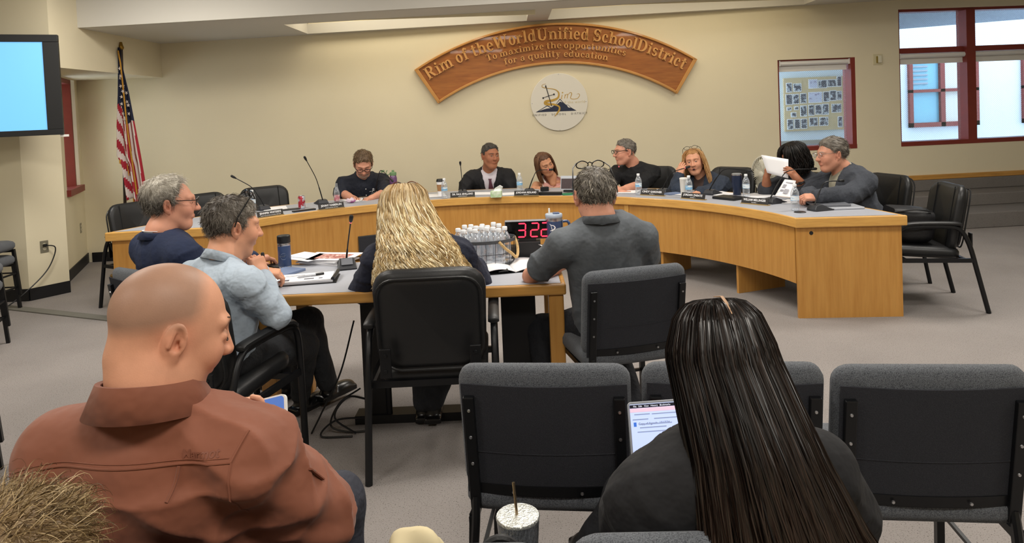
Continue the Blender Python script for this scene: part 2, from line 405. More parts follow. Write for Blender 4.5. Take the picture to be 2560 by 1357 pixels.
# roller blinds in their brackets
def blind(x0, x1, z, lab):
    t = thing('roller_blind', lab, 'blind', wp((x0 + x1) / 2, z, 0), WA, 'rolled-up roller blinds')
    L = (x1 - x0) / math.cos(WA) / 2
    obj('roll', MB().lathe([(0.032, -L), (0.032, L)], 14, roty(math.pi / 2), (0, 0.055, 0)), 'white_plastic', t, True)
    obj('shade_cloth', MB().box((-L + 0.01, 0.083, -0.09), (L - 0.01, 0.087, 0)), 'white_plastic', t)
    obj('hem_bar', MB().box((-L + 0.01, 0.078, -0.105), (L - 0.01, 0.092, -0.088)), 'white_plastic', t)
    for s in (-1, 1): obj('bracket', MB().box((s * L - 0.006, 0.02, -0.035), (s * L + 0.006, 0.09, 0.035)), 'white_plastic', t)
blind(W1[0] + 0.04, W1[1] - 0.06, W1[3] - 0.045, 'white roller blind rolled up at top of the small window')
blind(W2[0] + 0.03, 5.98, 2.10, 'white roller blind rolled up in the left bay of large window')
blind(6.10, 6.93, 2.10, 'white roller blind rolled up in the right bay of large window')

# ---------------------------------------------------------------- outside the windows
mat('outside_wall', 'dfe8ee', 0.8, noise=(3, 0.03)); mat('outside_floor', 'b9bcc0', 0.9); mat('canopy_grey', '9aa4ae', 0.8)
struct('outside_ground', MB().box((-2, 9.6, -0.1), (22, 24, 0.02)), 'outside_floor')
ow = MB().box((1.5, 12.0, 0), (6.55, 12.2, 4.2)); struct('wall_outside', ow, 'outside_wall')
fa = MB()
FZ0, FZ1 = 0.93, 2.5
for x0, x1, z0, z1 in ((6.55, 8.05, 0, 5), (8.05, 9.45, 0, FZ0), (8.05, 9.45, FZ1 - 0.1, 5), (9.45, 10.35, 0, 5), (10.35, 12.6, 0, FZ0), (10.35, 12.6, FZ1 - 0.1, 5), (12.6, 16, 0, 5)):
    fa.box((x0, 14.2, z0), (x1, 14.4, z1))
struct('wall_opposite', fa, 'outside_wall')
struct('wall_passage', MB().box((6.45, 12.0, 0), (6.55, 14.4, 4.2)), 'outside_wall')
cn = MB(); cn.add([(4.2, 9.5, 2.95), (14, 9.9, 3.05), (14, 12.3, 3.02), (4.2, 11.9, 2.62), (4.2, 9.5, 3.1), (14, 9.9, 3.2), (14, 12.3, 3.2), (4.2, 11.9, 2.8)],
       [(0, 3, 2, 1), (4, 5, 6, 7), (0, 1, 5, 4), (1, 2, 6, 5), (2, 3, 7, 6), (3, 0, 4, 7)])
struct('canopy_outside', cn, 'canopy_grey')
def far_window(n, x0, x1, mid, zm, panes, lab):
    f = MB(); y0, y1 = 14.12, 14.26
    for a in ((x0, x1, FZ0, FZ0 + 0.09), (x0, x1, FZ1 - 0.17, FZ1 - 0.05), (x0, x0 + 0.07, FZ0, FZ1 - 0.1), (x1 - 0.07, x1, FZ0, FZ1 - 0.1)): f.box((a[0], y0, a[2]), (a[1], y1, a[3]))
    o = struct('window_%d' % n, f, 'red_frame')
    struct('mullion', MB().box((mid - 0.045, y0, FZ0), (mid + 0.045, y1, FZ1 - 0.1)), 'red_frame', o)
    struct('transom', MB().box((x0, y0, zm - 0.03), (x1, y1, zm + 0.03)), 'red_frame', o)
    k = 0
    for a, b in ((x0 + 0.07, mid - 0.045), (mid + 0.045, x1 - 0.07)):
        for c, d in ((FZ0 + 0.09, zm - 0.03), (zm + 0.03, FZ1 - 0.17)):
            struct('pane', MB().box((a, 14.2, c), (b, 14.22, d)), panes[k], o); k += 1
    return o
mat('pane_teal', '79b6cc', 0.2); mat('pane_cream', 'd6d8cf', 0.25); mat('pane_blue', '4f86b4', 0.15)
w4 = far_window(4, 8.05, 9.45, 8.72, 1.66, ['pane_teal', 'pane_teal', 'pane_cream', 'pane_cream'], '')
for k in range(6): struct('louver_slat', MB().box((8.14, 14.17, 1.80 + 0.085 * k), (8.45, 14.2, 1.83 + 0.085 * k)), 'canopy_grey', w4)
w5 = far_window(5, 10.35, 12.6, 11.2, 1.66, ['pane_cream', 'pane_cream', 'pane_blue', 'pane_blue'], '')
struct('blue_sash', MB().box((10.62, 14.16, 1.15), (11.15, 14.2, 2.2)), 'pane_blue', w5)
# bulletin board seen through the small window
bo = thing('bulletin_board', 'tan bulletin board covered in photographs, seen through the small window', 'board', (0, 0, 0))
p0 = np.array((4.670, 11.980, 1.965)); p1 = np.array((5.790, 11.980, 1.056))
obj('panel', MB().box((p0[0], 11.955, p1[2]), (p1[0], 11.998, p0[2])), mat('cork', 'cdb78e', 0.9, noise=(40, 0.06)), bo)
mat('photo_dark', '3b4150', 0.5, second=('b9bfc6', 22, 0.5, 0.62), noise=(40, 0.3)); mat('photo_light', 'c9cbe0', 0.5, second=('8f86a8', 25, 0.55, 0.65))
PH = [(1963, 204, 1978, 227), (1981, 206, 2002, 226), (2020, 198, 2043, 220, 1), (2044, 200, 2067, 220), (2068, 200, 2091, 218), (2092, 193, 2104, 218),
      (1961, 231, 1978, 256), (1979, 231, 1995, 255), (1998, 230, 2014, 254), (2019, 228, 2054, 254, 1), (2056, 228, 2072, 253), (2073, 226, 2090, 251), (2091, 228, 2104, 250),
      (1963, 261, 1975, 270), (1982, 260, 1993, 269), (1973, 274, 1987, 286), (1997, 259, 2014, 285), (2018, 258, 2033, 284), (2035, 258, 2052, 282), (2053, 257, 2070, 283), (2077, 258, 2102, 279),
      (1963, 290, 1979, 315), (1981, 290, 1996, 314), (1998, 290, 2014, 314), (2019, 288, 2041, 309), (2045, 288, 2068, 309), (2092, 288, 2104, 314)]
sx = (p1[0] - p0[0]) / 167; sz = (p0[2] - p1[2]) / 126
for q in PH:
    x0 = p0[0] + (q[0] - 1958) * sx; x1 = p0[0] + (q[2] - 1958) * sx; zt = p0[2] - (q[1] - 193) * sz; zb = p0[2] - (q[3] - 193) * sz
    b = obj('photo_print', MB().box((x0, 11.945, zb), (x1, 11.957, zt)), 'white_paper', bo)
    obj('picture', MB().box((x0 + 0.012, 11.940, zb + 0.014), (x1 - 0.012, 11.9455, zt - 0.012)), 'photo_light' if len(q) > 4 else 'photo_dark', b)
dk = MB().box((p0[0] - 0.3, 11.5, 0), (p1[0] - 0.15, 11.54, 0.86)); t = thing('outside_railing', 'grey framed railing panel below the bulletin board outside', 'railing')
obj('frame_panel', dk, 'canopy_grey', t); obj('top_rail', MB().box((p0[0] - 0.35, 11.48, 0.86), (p1[0] - 0.1, 11.56, 0.92)), mat('rail_tan', '8f8a80', 0.6), t)

# ---------------------------------------------------------------- wall fittings
def outlet(name, lab, loc, rz, cat='outlet'):
    t = thing(name, lab, cat, loc, rz)
    obj('cover_plate', MB().box((-0.036, -0.006, -0.058), (0.036, 0, 0.058)), mat('plate_steel', '8b8674', 0.4, metal=0.3), t, bev=0.003)
    for s in (-1, 1):
        k = obj('socket', MB().lathe([(0.015, 0), (0.015, 0.004)], 12, rotx(math.pi / 2), (0, -0.006, s * 0.02)), mat('socket_ivory', 'cfc7ad', 0.5), t)
        sl = MB().box((-0.006, -0.0115, s * 0.02 - 0.004), (-0.004, -0.0098, s * 0.02 + 0.005)); sl.box((0.004, -0.0115, s * 0.02 - 0.004), (0.006, -0.0098, s * 0.02 + 0.005)); obj('slot', sl, 'black_plastic', k)
    return t
dAB = nrm(Aa - Bb); aAB = math.atan2(dAB[1], dAB[0])
pO = Bb + (Aa - Bb) * 0.42
outlet('wall_outlet', 'metal wall outlet with a black plug, low on the pilaster', (pO[0], pO[1], 0.49), aAB)
e = MB(); q0 = np.array([pO[0], pO[1], 0.505]); nAB = np.array([dAB[1], -dAB[0], 0])
e.tube(bez([q0 + nAB * 0.02, q0 + nAB * 0.05 + [0.05, 0.05, -0.03], q0 + nAB * 0.05 + [0.03, 0.02, -0.16], q0 + nAB * 0.05 + [-0.02, -0.05, -0.28], q0 + nAB * 0.06 + [-0.12, -0.2, -0.42], q0 + nAB * 0.06 + [-0.2, -0.3, -0.5]], 8), 0.0055, 6)
t = thing('extension_lead', 'black power lead hanging from the outlet on the pilaster', 'cord', (0, 0, 0)); obj('cable', e, 'black_plastic', t, True)
obj('plug', MB().box((-0.014, -0.04, -0.012), (0.014, -0.002, 0.012), rotz(aAB), q0), 'black_plastic', t, bev=0.003)
pD = Ee + dEC * LEC * 0.75
outlet('wall_outlet', 'small metal wall outlet on the angled wall under left window', (pD[0], pD[1], 0.46), math.atan2(dEC[1], dEC[0]))
t = thing('thermostat', 'small beige wall thermostat between the two windows', 'thermostat', wp(4.76, 2.07, 0), WA)
obj('back_plate', MB().box((-0.062, -0.008, -0.068), (0.062, 0, 0.068)), mat('beige_plastic', 'cfc6a4', 0.5), t, bev=0.003)
obj('dial_cover', MB().box((-0.012, -0.035, -0.045), (0.038, -0.008, 0.05)), mat('beige_plastic2', 'd9d4be', 0.45), t, bev=0.006)
obj('side_strip', MB().box((-0.024, -0.03, -0.045), (-0.012, -0.008, 0.04)), mat('brass_dull', '9c8a4c', 0.4, metal=0.5), t)

# ---------------------------------------------------------------- television on the left
tl = np.array((-4.025, 6.300, 2.428)); br = np.array((-4.017, 6.300, 1.488))
TZ0, TZ1 = 1.56, 2.455; TX, TY = -4.03, 6.30; ta = math.radians(24)
tv = thing('television', 'large black wall television showing a plain light blue screen', 'television', (TX, TY, (TZ0 + TZ1) / 2), ta)
TH = (TZ1 - TZ0) / 2; TW = 1.62
bz = MB()
for a in (((-TW, 0.0, -TH), (0, 0.06, -TH + 0.05)), ((-TW, 0, TH - 0.065), (0, 0.06, TH)), ((-0.12, 0, -TH + 0.05), (0, 0.06, TH - 0.065)), ((-TW, 0, -TH + 0.05), (-TW + 0.1, 0.06, TH - 0.065))): bz.box(*a)
obj('bezel', bz, 'black_plastic', tv, bev=0.004)
obj('back_housing', MB().box((-TW + 0.05, 0.055, -TH + 0.04), (-0.05, 0.12, TH - 0.04)), 'black_plastic', tv)
s = obj('screen', MB().box((-TW + 0.1, 0.012, -TH + 0.05), (-0.12, 0.03, TH - 0.065)), mat('screen_blue', '5a9fd8', 0.3, emit='78bff8', estr=0.72), tv)
for dz in (0.0, 0.035): obj('printed_dot', MB().cbox((-0.545, 0.011, 0.075 + dz), (0.014, 0.002, 0.012)), 'black_plastic', s)
obj('wall_mount', MB().box((-1.0, 0.12, -0.2), (-0.6, 0.30, 0.2)), 'black_metal', tv)
mt_ = MB().box((-0.03, 0.02, -0.02), (0.035, 0.05, 0.0), None, (0, 0, -TH)); obj('sensor_clip', mt_, 'white_plastic', tv)

# ================================================================ carved sign and round plaque
def ring(cx, cy, rx, ry, a0, a1, tv=0.19, th=0.09, n=10):
    """arc of an ellipse whose stroke is thick at the sides and thin at top and bottom; (rx, ry) outer radii"""
    P = []; Q = []
    for i in range(n + 1):
        a = math.radians(a0 + (a1 - a0) * i / n); c, s = math.cos(a), math.sin(a)
        P.append((cx + rx * c, cy + ry * s)); Q.append((cx + (rx - tv) * c, cy + (ry - th) * s))
    return [(P[i], P[i + 1], Q[i + 1], Q[i]) for i in range(n)]
SW = 0.19; SH = 0.075
def stem(x, y0, y1, w=SW): return [((x, y0), (x + w, y0), (x + w, y1), (x, y1))]
def srf(x0, x1, y): return [((x0, y), (x1, y), (x1, y + SH), (x0, y + SH))]
def diag(x0, y0, x1, y1, w): return [((x0, y0), (x0 + w, y0), (x1 + w, y1), (x1, y1))]
def foot(x, w=SW, e=0.08): return srf(x - e, x + w + e, 0)
def head(x, y, w=SW, e=0.1): return srf(x - e, x + w, y - SH)
XH = 0.70
def arch(x, w): return ring(x + w / 2, XH - 0.26, w / 2, 0.26, 0, 180, SW, 0.10) + stem(x + w - SW, 0, XH - 0.25) + foot(x + w - SW)
def bowl(x, w=0.62): return ring(x + w / 2, XH / 2 - 0.005, w / 2, XH / 2 + 0.01, 0, 360, 0.19, 0.08, 20)
G = {
 'i': (0.36, stem(.08, 0, XH) + foot(.08) + head(.08, XH) + ring(.175, .88, .105, .105, 0, 360, .1, .1, 10)),
 'l': (0.36, stem(.08, 0, 1) + foot(.08) + head(.08, 1)),
 'o': (0.64, bowl(.0)),
 'e': (0.62, ring(.31, .345, .31, .36, 0, 320, .19, .08, 18) + srf(.12, .6, .33)),
 'c': (0.60, ring(.31, .345, .31, .36, 50, 320, .19, .08, 16) + ring(.46, .5, .095, .095, 0, 360, .095, .095, 8)),
 'n': (0.82, stem(.08, 0, XH) + foot(.08) + head(.08, XH) + arch(.12, .60)),
 'm': (1.22, stem(.08, 0, XH) + foot(.08) + head(.08, XH) + arch(.12, .56) + arch(.53, .56)),
 'u': (0.80, stem(.06, .2, XH) + head(.06, XH) + ring(.36, .25, .30, .26, 180, 360, SW, .1) + stem(.5, 0, XH) + head(.5, XH) + srf(.5, .78, 0)),
 'h': (0.82, stem(.08, 0, 1) + foot(.08) + head(.08, 1) + arch(.12, .60)),
 'r': (0.60, stem(.08, 0, XH) + foot(.08) + head(.08, XH) + ring(.4, .4, .22, .3, 40, 170, .12, .12) + ring(.5, .56, .1, .1, 0, 360, .1, .1, 8)),
 't': (0.50, stem(.12, .1, .92) + srf(0, .46, XH - SH) + ring(.3, .14, .18, .15, 190, 330, .1, .09)),
 'f': (0.50, stem(.12, 0, .8) + foot(.12) + srf(0, .42, XH - SH) + ring(.31, .76, .19, .25, 30, 180, SW, .1) + ring(.44, .86, .09, .09, 0, 360, .09, .09, 8)),
 'd': (0.78, ring(.31, .345, .31, .36, 0, 360, .19, .08, 18) + stem(.46, 0, 1) + head(.46, 1) + srf(.46, .74, 0)),
 'a': (0.68, stem(.4, 0, .5) + srf(.4, .66, 0) + ring(.34, .45, .25, .26, 0, 150, SW, .09) + ring(.26, .2, .25, .21, 60, 330, .17, .08) + ring(.14, .53, .08, .08, 0, 360, .08, .08, 8)),
 'p': (0.78, stem(.08, -.3, XH) + srf(.0, .35, -.3) + head(.08, XH) + ring(.42, .345, .32, .36, 0, 360, .19, .08, 18)),
 'q': (0.78, stem(.46, -.3, XH) + srf(.38, .74, -.3) + ring(.31, .345, .31, .36, 0, 360, .19, .08, 18)),
 's': (0.54, ring(.27, .5, .25, .21, 20, 270, .16, .09) + ring(.27, .2, .25, .21, -160, 95, .16, .09) + diag(.22, .28, .16, .46, .2)),
 'x': (0.72, diag(.42, 0, .02, XH, .22) + diag(.06, 0, .52, XH, .09) + srf(-.02, .26, 0) + srf(.36, .72, 0) + srf(-.04, .3, XH - SH) + srf(.42, .7, XH - SH)),
 'z': (0.60, srf(.04, .54, XH - SH - .02) + srf(.04, .56, .0) + diag(.04, .03, .3, XH - .05, .24) + stem(.04, .5, XH, .07) + stem(.5, 0, .2, .07)),
 'y': (0.72, diag(.28, 0, .06, XH, .2) + diag(.14, -.3, .5, XH, .09) + srf(-.02, .34, XH - SH) + srf(.42, .7, XH - SH) + ring(.13, -.23, .09, .09, 0, 360, .09, .09, 8)),
 'R': (0.98, stem(.1, 0, 1, .21) + foot(.1, .21) + srf(0, .5, 1 - SH) + ring(.46, .745, .36, .26, -90, 90, .22, .09) + srf(.25, .5, .49) + diag(.66, 0, .36, .52, .22) + srf(.62, .98, 0)),
 'W': (1.32, diag(.26, 0, .02, 1, .23) + diag(.3, 0, .6, 1, .1) + diag(.8, 0, .5, 1, .23) + diag(.86, 0, 1.16, 1, .1) + srf(-.06, .36, 1 - SH) + srf(.44, .8, 1 - SH) + srf(1.04, 1.34, 1 - SH)),
 'U': (1.0, stem(.1, .3, 1, .21) + ring(.47, .3, .37, .32, 180, 360, .21, .1) + stem(.74, .3, 1, .1) + srf(0, .42, 1 - SH) + srf(.62, .96, 1 - SH)),
 'S': (0.76, ring(.37, .74, .34, .28, 15, 265, .2, .1) + ring(.37, .27, .36, .28, -165, 90, .2, .1) + diag(.28, .38, .2, .64, .28) + stem(.62, .68, 1, .07) + stem(.04, 0, .32, .07)),
 'D': (0.98, stem(.1, 0, 1, .21) + srf(0, .5, 0) + srf(0, .5, 1 - SH) + ring(.42, .5, .5, .5, -90, 90, .22, .09, 14)),
 'T': (0.84, stem(.31, 0, 1, .21) + srf(.2, .62, 0) + srf(.02, .82, 1 - SH) + stem(.02, .72, 1, .07) + stem(.75, .72, 1, .07)),
}
SGC = (0.60, -0.62); SGA = math.radians(32.2)
def sgp(r, a, d): return wp(SGC[0] + r * math.sin(a), SGC[1] + r * math.cos(a), d)
sign = thing('wooden_sign', 'arched carved wooden school district sign with raised lettering, high on the wall', 'sign', (0, 0, 0))
def arcslab(r0, r1, a0, a1, d0, d1, n=40):
    mb = MB(); V = []; F = []
    for i in range(n + 1):
        a = a0 + (a1 - a0) * i / n
        for r, d in ((r0, d0), (r1, d0), (r1, d1), (r0, d1)): V.append(sgp(r, a, d))
    for i in range(n):
        for k in range(4): F.append((i * 4 + k, i * 4 + (k + 1) % 4, i * 4 + 4 + (k + 1) % 4, i * 4 + 4 + k))
    F += [(3, 2, 1, 0), tuple(n * 4 + k for k in range(4))]
    return mb.add(V, F)
obj('board', arcslab(2.80, 3.28, -SGA, SGA, 0.005, 0.045), 'sign_wood', sign)
e = 0.028 / 3.0
for nm, a in (('frame_moulding', (3.262, 3.29, -SGA, SGA)), ('frame_moulding', (2.785, 2.815, -SGA, SGA)), ('frame_moulding', (2.785, 3.29, -SGA - e / 2, -SGA + e)), ('frame_moulding', (2.785, 3.29, SGA - e, SGA + e / 2))):
    obj(nm, arcslab(*a, 0.0, 0.072, 40 if a[3] - a[2] > 0.2 else 2), 'sign_frame', sign, bev=0.006)
def arc_text(txt, r, size, a0, a1, gap, kern=0.10):
    tot = sum((gap if ch == ' ' else G[ch][0] + kern) for ch in txt) - kern; k = (a1 - a0) * r / (tot * size); x = 0
    for ch in txt:
        if ch == ' ': x += gap; continue
        w, quads = G[ch]; ac = a0 + (x + w / 2) * size * k / r
        mb = MB()
        for q in quads:
            V = []
            for d in (0.04, 0.066):
                for px, py in q:
                    lx = (px - w / 2) * size * min(k, 1.25); rr = r + py * size
                    V.append(wp(SGC[0] + rr * math.sin(ac) + lx * math.cos(ac), SGC[1] + rr * math.cos(ac) - lx * math.sin(ac), d))
            mb.add(V, [(3, 2, 1, 0), (4, 5, 6, 7), (0, 1, 5, 4), (1, 2, 6, 5), (2, 3, 7, 6), (3, 0, 4, 7)])
        obj('letter', mb, 'sign_letter', sign); x += w + kern
D = math.radians
arc_text('Rim of theWorldUnified SchoolDistrict', 3.085, 0.150, D(-31), D(30.8), 0.30, 0.07)
arc_text('To maximize the opportunities', 2.975, 0.080, D(-17), D(16.6), 0.30)
arc_text('for a quality education', 2.868, 0.080, D(-13.2), D(12.6), 0.38)

PLC = (0.607, 1.69)
plaque = thing('wall_plaque', 'round white wall plaque with gold ribbon and mountain logo under the arched sign', 'plaque', wp(PLC[0], PLC[1], 0), WA)
RX = rotx(math.pi / 2)                                    # xy drawing -> xz, thickness towards the room
obj('disc', MB().lathe([(0.352, 0.0), (0.36, 0.004), (0.36, 0.018), (0.355, 0.022)], 64, RX), mat('plaque_white', 'dcd8cd', 0.35), plaque, True, 30)
def pz(x, y):
    dx, dy = (x - 700) * 0.0005625, -(y - 680) * 0.0005625; c, s = math.cos(0.0419), math.sin(0.0419)
    return (dx * c + dy * s, -dx * s + dy * c)
mat('logo_gold', 'b8933c', 0.4); mat('logo_navy', '1f2740', 0.5); mat('logo_black', '14141a', 0.5); mat('logo_pale', 'c8b98e', 0.5)
def flat(name, poly, z0, z1, m, parent):
    P = [pz(*p) for p in poly]
    if sum(P[i][0] * P[(i + 1) % len(P)][1] - P[(i + 1) % len(P)][0] * P[i][1] for i in range(len(P))) < 0: P = P[::-1]
    return obj(name, MB().prism(P, z0, z1, RX), m, parent)
def ribbon_poly(pts, ws):
    P = bez([np.array(p, float) for p in pts], 8); w = np.interp(np.linspace(0, 1, len(P)), np.linspace(0, 1, len(ws)), ws)
    T = np.gradient(P, axis=0); T /= np.linalg.norm(T, axis=1, keepdims=True); Nn = np.stack([-T[:, 1], T[:, 0]], 1)
    return P + Nn * w[:, None] / 2, P - Nn * w[:, None] / 2
def rib(name, pts, ws, z0, z1, m, parent):
    A, B = ribbon_poly(pts, ws); mb = MB(); V = [(*pz(*p), z) for z in (z0, z1) for q in (A, B) for p in q]; n = len(A)
    F = []
    for i in range(n - 1):
        a, b, c, d = i, i + 1, n + i + 1, n + i
        F += [(2 * n + a, 2 * n + b, 2 * n + c, 2 * n + d), (a, b, 2 * n + b, 2 * n + a), (d, c, 2 * n + c, 2 * n + d)]
    return obj(name, mb.add(V, F, RX), m, parent)
flat('mountain', [(170, 910), (430, 755), (520, 800), (610, 740), (712, 605), (790, 690), (850, 740), (900, 745), (960, 800), (1085, 872)], 0.022, 0.0235, 'logo_navy', plaque)
for q in ([(245, 880), (430, 775), (500, 815), (420, 825), (330, 850)], [(625, 735), (712, 630), (770, 690), (715, 670), (660, 720)], [(865, 750), (900, 755), (950, 808), (900, 800)]): flat('snow_cap', q, 0.0235, 0.0245, 'plaque_white', plaque)
rib('ribbon', [(400, 275), (320, 300), (320, 350), (420, 375), (590, 400), (680, 470), (670, 580), (560, 640), (420, 665), (390, 700), (430, 730), (580, 735), (690, 780), (700, 850), (650, 930), (590, 1010)], [4, 8, 14, 12, 16, 30, 40, 50, 60, 80, 60, 40, 34, 40, 30, 4], 0.0245, 0.0255, 'logo_gold', plaque)
flat('sword_blade', [(385, 320), (410, 345), (535, 770), (520, 775)], 0.0255, 0.0265, 'logo_black', plaque)
rib('sword_guard', [(335, 590), (450, 548), (580, 510)], [8, 14, 8], 0.0255, 0.0265, 'logo_black', plaque)
for q in ((338, 592), (578, 510)): obj('guard_knob', MB().lathe([(0.011, 0.0255), (0.011, 0.027)], 10, RX, (pz(*q)[0], 0, pz(*q)[1])), 'logo_black', plaque)
obj('sword_tip', MB().sphere((pz(395, 338)[0], -0.026, pz(395, 338)[1]), (0.008, 0.002, 0.018), 8, 6), 'logo_black', plaque)
rib('letter_stroke', [(765, 520), (745, 600), (765, 610)], [12, 16, 8], 0.022, 0.0235, 'logo_gold', plaque)
obj('letter_dot', MB().lathe([(0.009, 0.022), (0.009, 0.0235)], 8, RX, (pz(770, 472)[0], 0, pz(770, 472)[1])), 'logo_gold', plaque)
rib('letter_stroke', [(830, 510), (815, 600)], [14, 14], 0.022, 0.0235, 'logo_gold', plaque)
rib('letter_stroke', [(825, 540), (870, 505), (885, 520), (870, 600)], [8, 10, 14, 12], 0.022, 0.0235, 'logo_gold', plaque)
rib('letter_stroke', [(880, 530), (930, 475), (960, 470), (975, 500), (950, 590), (1010, 615), (1100, 600), (1150, 540), (1140, 500), (1090, 505)], [8, 10, 14, 16, 14, 12, 12, 12, 10, 5], 0.022, 0.0235, 'logo_gold', plaque)
V, F = text_arrays('of the world', 0.046, 0.0004, 0, 'CENTER', 1.2); obj('lettering', (V @ RX.T + [pz(1025, 680)[0], -0.0228, pz(1025, 680)[1]], F), 'logo_pale', plaque, kind='stuff')
V, F = text_arrays('UNIFIED   SCHOOL   DISTRICT', 0.034, 0.0004, 0, 'CENTER', 1.52); obj('lettering', (V @ RX.T + [pz(712, 952)[0], -0.0228, pz(712, 952)[1]], F), 'logo_black', plaque, kind='stuff')
for q in ((677, 65), (95, 715), (1297, 667), (716, 1300)): obj('screw', MB().lathe([(0.006, 0.022), (0.005, 0.025)], 8, RX, (pz(*q)[0], 0, pz(*q)[1])), 'steel', plaque)

# ================================================================ flag on its pole
fb = np.array((-4.234, 7.550, 0.206)); ft = np.array((-4.153, 7.550, 2.457)); fb = fb + (fb - ft) * (fb[2] / (ft[2] - fb[2])); fb[2] = 0
flag = thing('flag', 'american flag with gold fringe hanging furled on a dark pole in the corner', 'flag', (fb[0], fb[1], 0))
obj('pole', MB().tube([(0, 0, 0.02), ft - fb], 0.016, 10), mat('pole_wood', '2c1f18', 0.4), flag, True)
obj('finial', MB().lathe([(0.02, -0.02), (0.028, 0), (0.018, 0.03), (0.012, 0.06)], 10, None, ft - fb), mat('brass', '8f6f2c', 0.35, metal=0.8), flag, True)
obj('base', MB().lathe([(0.16, 0), (0.16, 0.02), (0.06, 0.05), (0.025, 0.09)], 20), 'brass', flag, True)
top = ft - fb; Hf = 1.62                                   # cloth hangs below the top
nt, ns = 60, 48; P = np.zeros((nt + 1, ns + 1, 3)); k = 7.55 / 1750
lx = np.interp(np.linspace(0, 1, nt + 1), [0, .1, .3, .5, .7, .76, 1], [-3, -4, -8, -14, -17, -6, 3]) * k
rx_ = np.interp(np.linspace(0, 1, nt + 1), [0, .1, .3, .5, .7, 1], [4, 8, 22, 32, 42, 54]) * k
for i in range(nt + 1):
    t = i / nt
    for j in range(ns + 1):
        s = j / ns; amp = 0.012 + 0.05 * t
        P[i, j] = (lx[i] + (rx_[i] - lx[i]) * s, -0.035 - amp * (0.5 + 0.5 * math.sin(s * 4.5 * math.pi + 1.0 + t)) - 0.02 * s, -t * Hf + (0.02 * math.sin(9 * s)))
P += top + np.array([0, 0, -0.02])
mb = MB().grid(P); V, F = mb.arrays(); mi = []
for i in range(nt):
    for j in range(ns):
        t, s = (i + .5) / nt, (j + .5) / ns
        if t < 0.36 + 0.14 * s if s < 0.5 else t < 0.50 - 0.02 * s: mi.append(0)
        elif s < 0.45: mi.append(1 + int((t * 15.5 - s * 5.5 + 20) % 2))
        else: mi.append(1 + int((s * 9.2 + t * 0.8) % 2))
mat('flag_navy', '141a33', 0.8); mat('flag_red', '9a1a2c', 0.75); mat('flag_white', 'cfc3bd', 0.75)
cl = link('cloth', mesh('cloth', V, F, None, True, mats=['flag_navy', 'flag_white', 'flag_red'], midx=mi), flag)
md = cl.modifiers.new('solid', 'SOLIDIFY'); md.thickness = 0.004
mat('gold_fringe', 'b8862e', 0.6, noise=(60, 0.2))
fr = MB(); fr.tube([P[int(nt * t), int(ns * s)] + [0, -0.02, 0] for t, s in ((0, .6), (.1, .8), (.25, .62), (.4, .6), (.55, .6), (.75, .58), (.95, .55))], 0.009, 6, flat=0.5); obj('fringe', fr, 'gold_fringe', flag, True)
fr = MB(); fr.grid(np.stack([P[int(nt * .74), 0:20] + [0, -0.006, 0.01] + np.linspace(0, 1, 20)[:, None] * [0, 0, -0.12], P[int(nt * .74), 0:20] + [0, -0.006, -0.03] + np.linspace(0, 1, 20)[:, None] * [0, 0, -0.13]])); fr.grid(np.stack([P[nt, 8:], P[nt, 8:] + [0, -0.004, -0.045]])); o = obj('fringe', fr, 'gold_fringe', flag); o.modifiers.new('solid', 'SOLIDIFY').thickness = 0.006
star = [(math.cos(math.pi / 2 + k * math.pi / 5) * (1 if k % 2 == 0 else 0.4), math.sin(math.pi / 2 + k * math.pi / 5) * (1 if k % 2 == 0 else 0.4)) for k in range(10)]
me = mesh('star', *MB().prism([(x * 0.022, y * 0.022) for x, y in star], 0, 0.003, RX).arrays(), 'flag_white')
for t, s in ((.17, .5), (.21, .25), (.235, .62), (.26, .3), (.28, .55), (.30, .8), (.33, .35), (.35, .72), (.375, .3), (.39, .85), (.42, .45), (.44, .75), (.46, .5), (.13, .55)):
    o = link('star', me, flag); o.location = P[int(t * nt), int(s * ns)] + [0, -0.012, 0]; o.rotation_euler = (0, random.uniform(-.5, .5), random.uniform(-.4, .4))

# ================================================================ the curved dais
DC = np.array([-0.381, 4.643]); RI, RO, TT = 2.44, 3.19, 0.74
AI0, AI1, AO0, AO1 = D(9.5), D(151.8), D(5.9), D(160.0)
def dp(r, a, z=TT): return np.array([DC[0] + r * math.cos(a), DC[1] + r * math.sin(a), z])
def dlerp(u, v):                                          # u along the arc 0..1 (right to left), v across 0 inner .. 1 outer
    ai, ao = AI0 + (AI1 - AI0) * u, AO0 + (AO1 - AO0) * u; p = dp(RI, ai); q = dp(RO, ao)
    a = ai + (ao - ai) * v; return dp(RI + (RO - RI) * v, a) if True else p + (q - p) * v
dais = thing('curved_dais', 'curved oak meeting dais with grey laminate top, horseshoe of desks', 'desk', (0, 0, 0))
def dslab(v0, v1, u0, u1, z0, z1, n=56):
    V = []; F = []
    for i in range(n + 1):
        u = u0 + (u1 - u0) * i / n
        for v, z in ((v0, z0), (v1, z0), (v1, z1), (v0, z1)):
            p = dlerp(u, v); p[2] = z; V.append(p)
    for i in range(n):
        for k in range(4): F.append((i * 4 + k, i * 4 + 4 + k, i * 4 + 4 + (k + 1) % 4, i * 4 + (k + 1) % 4))
    F += [(0, 1, 2, 3), tuple(n * 4 + k for k in (3, 2, 1, 0))]
    return MB().add(V, F)
obj('tabletop', dslab(0.03, 0.97, 0.006, 0.994, 0.69, TT - 0.001), 'laminate', dais)
EZ = 0.668
obj('edge_band', dslab(0.0, 0.035, 0, 1, EZ, TT), 'oak_edge', dais, bev=0.006)
obj('edge_band', dslab(0.965, 1.0, 0, 1, EZ, TT), 'oak_edge', dais, bev=0.006)
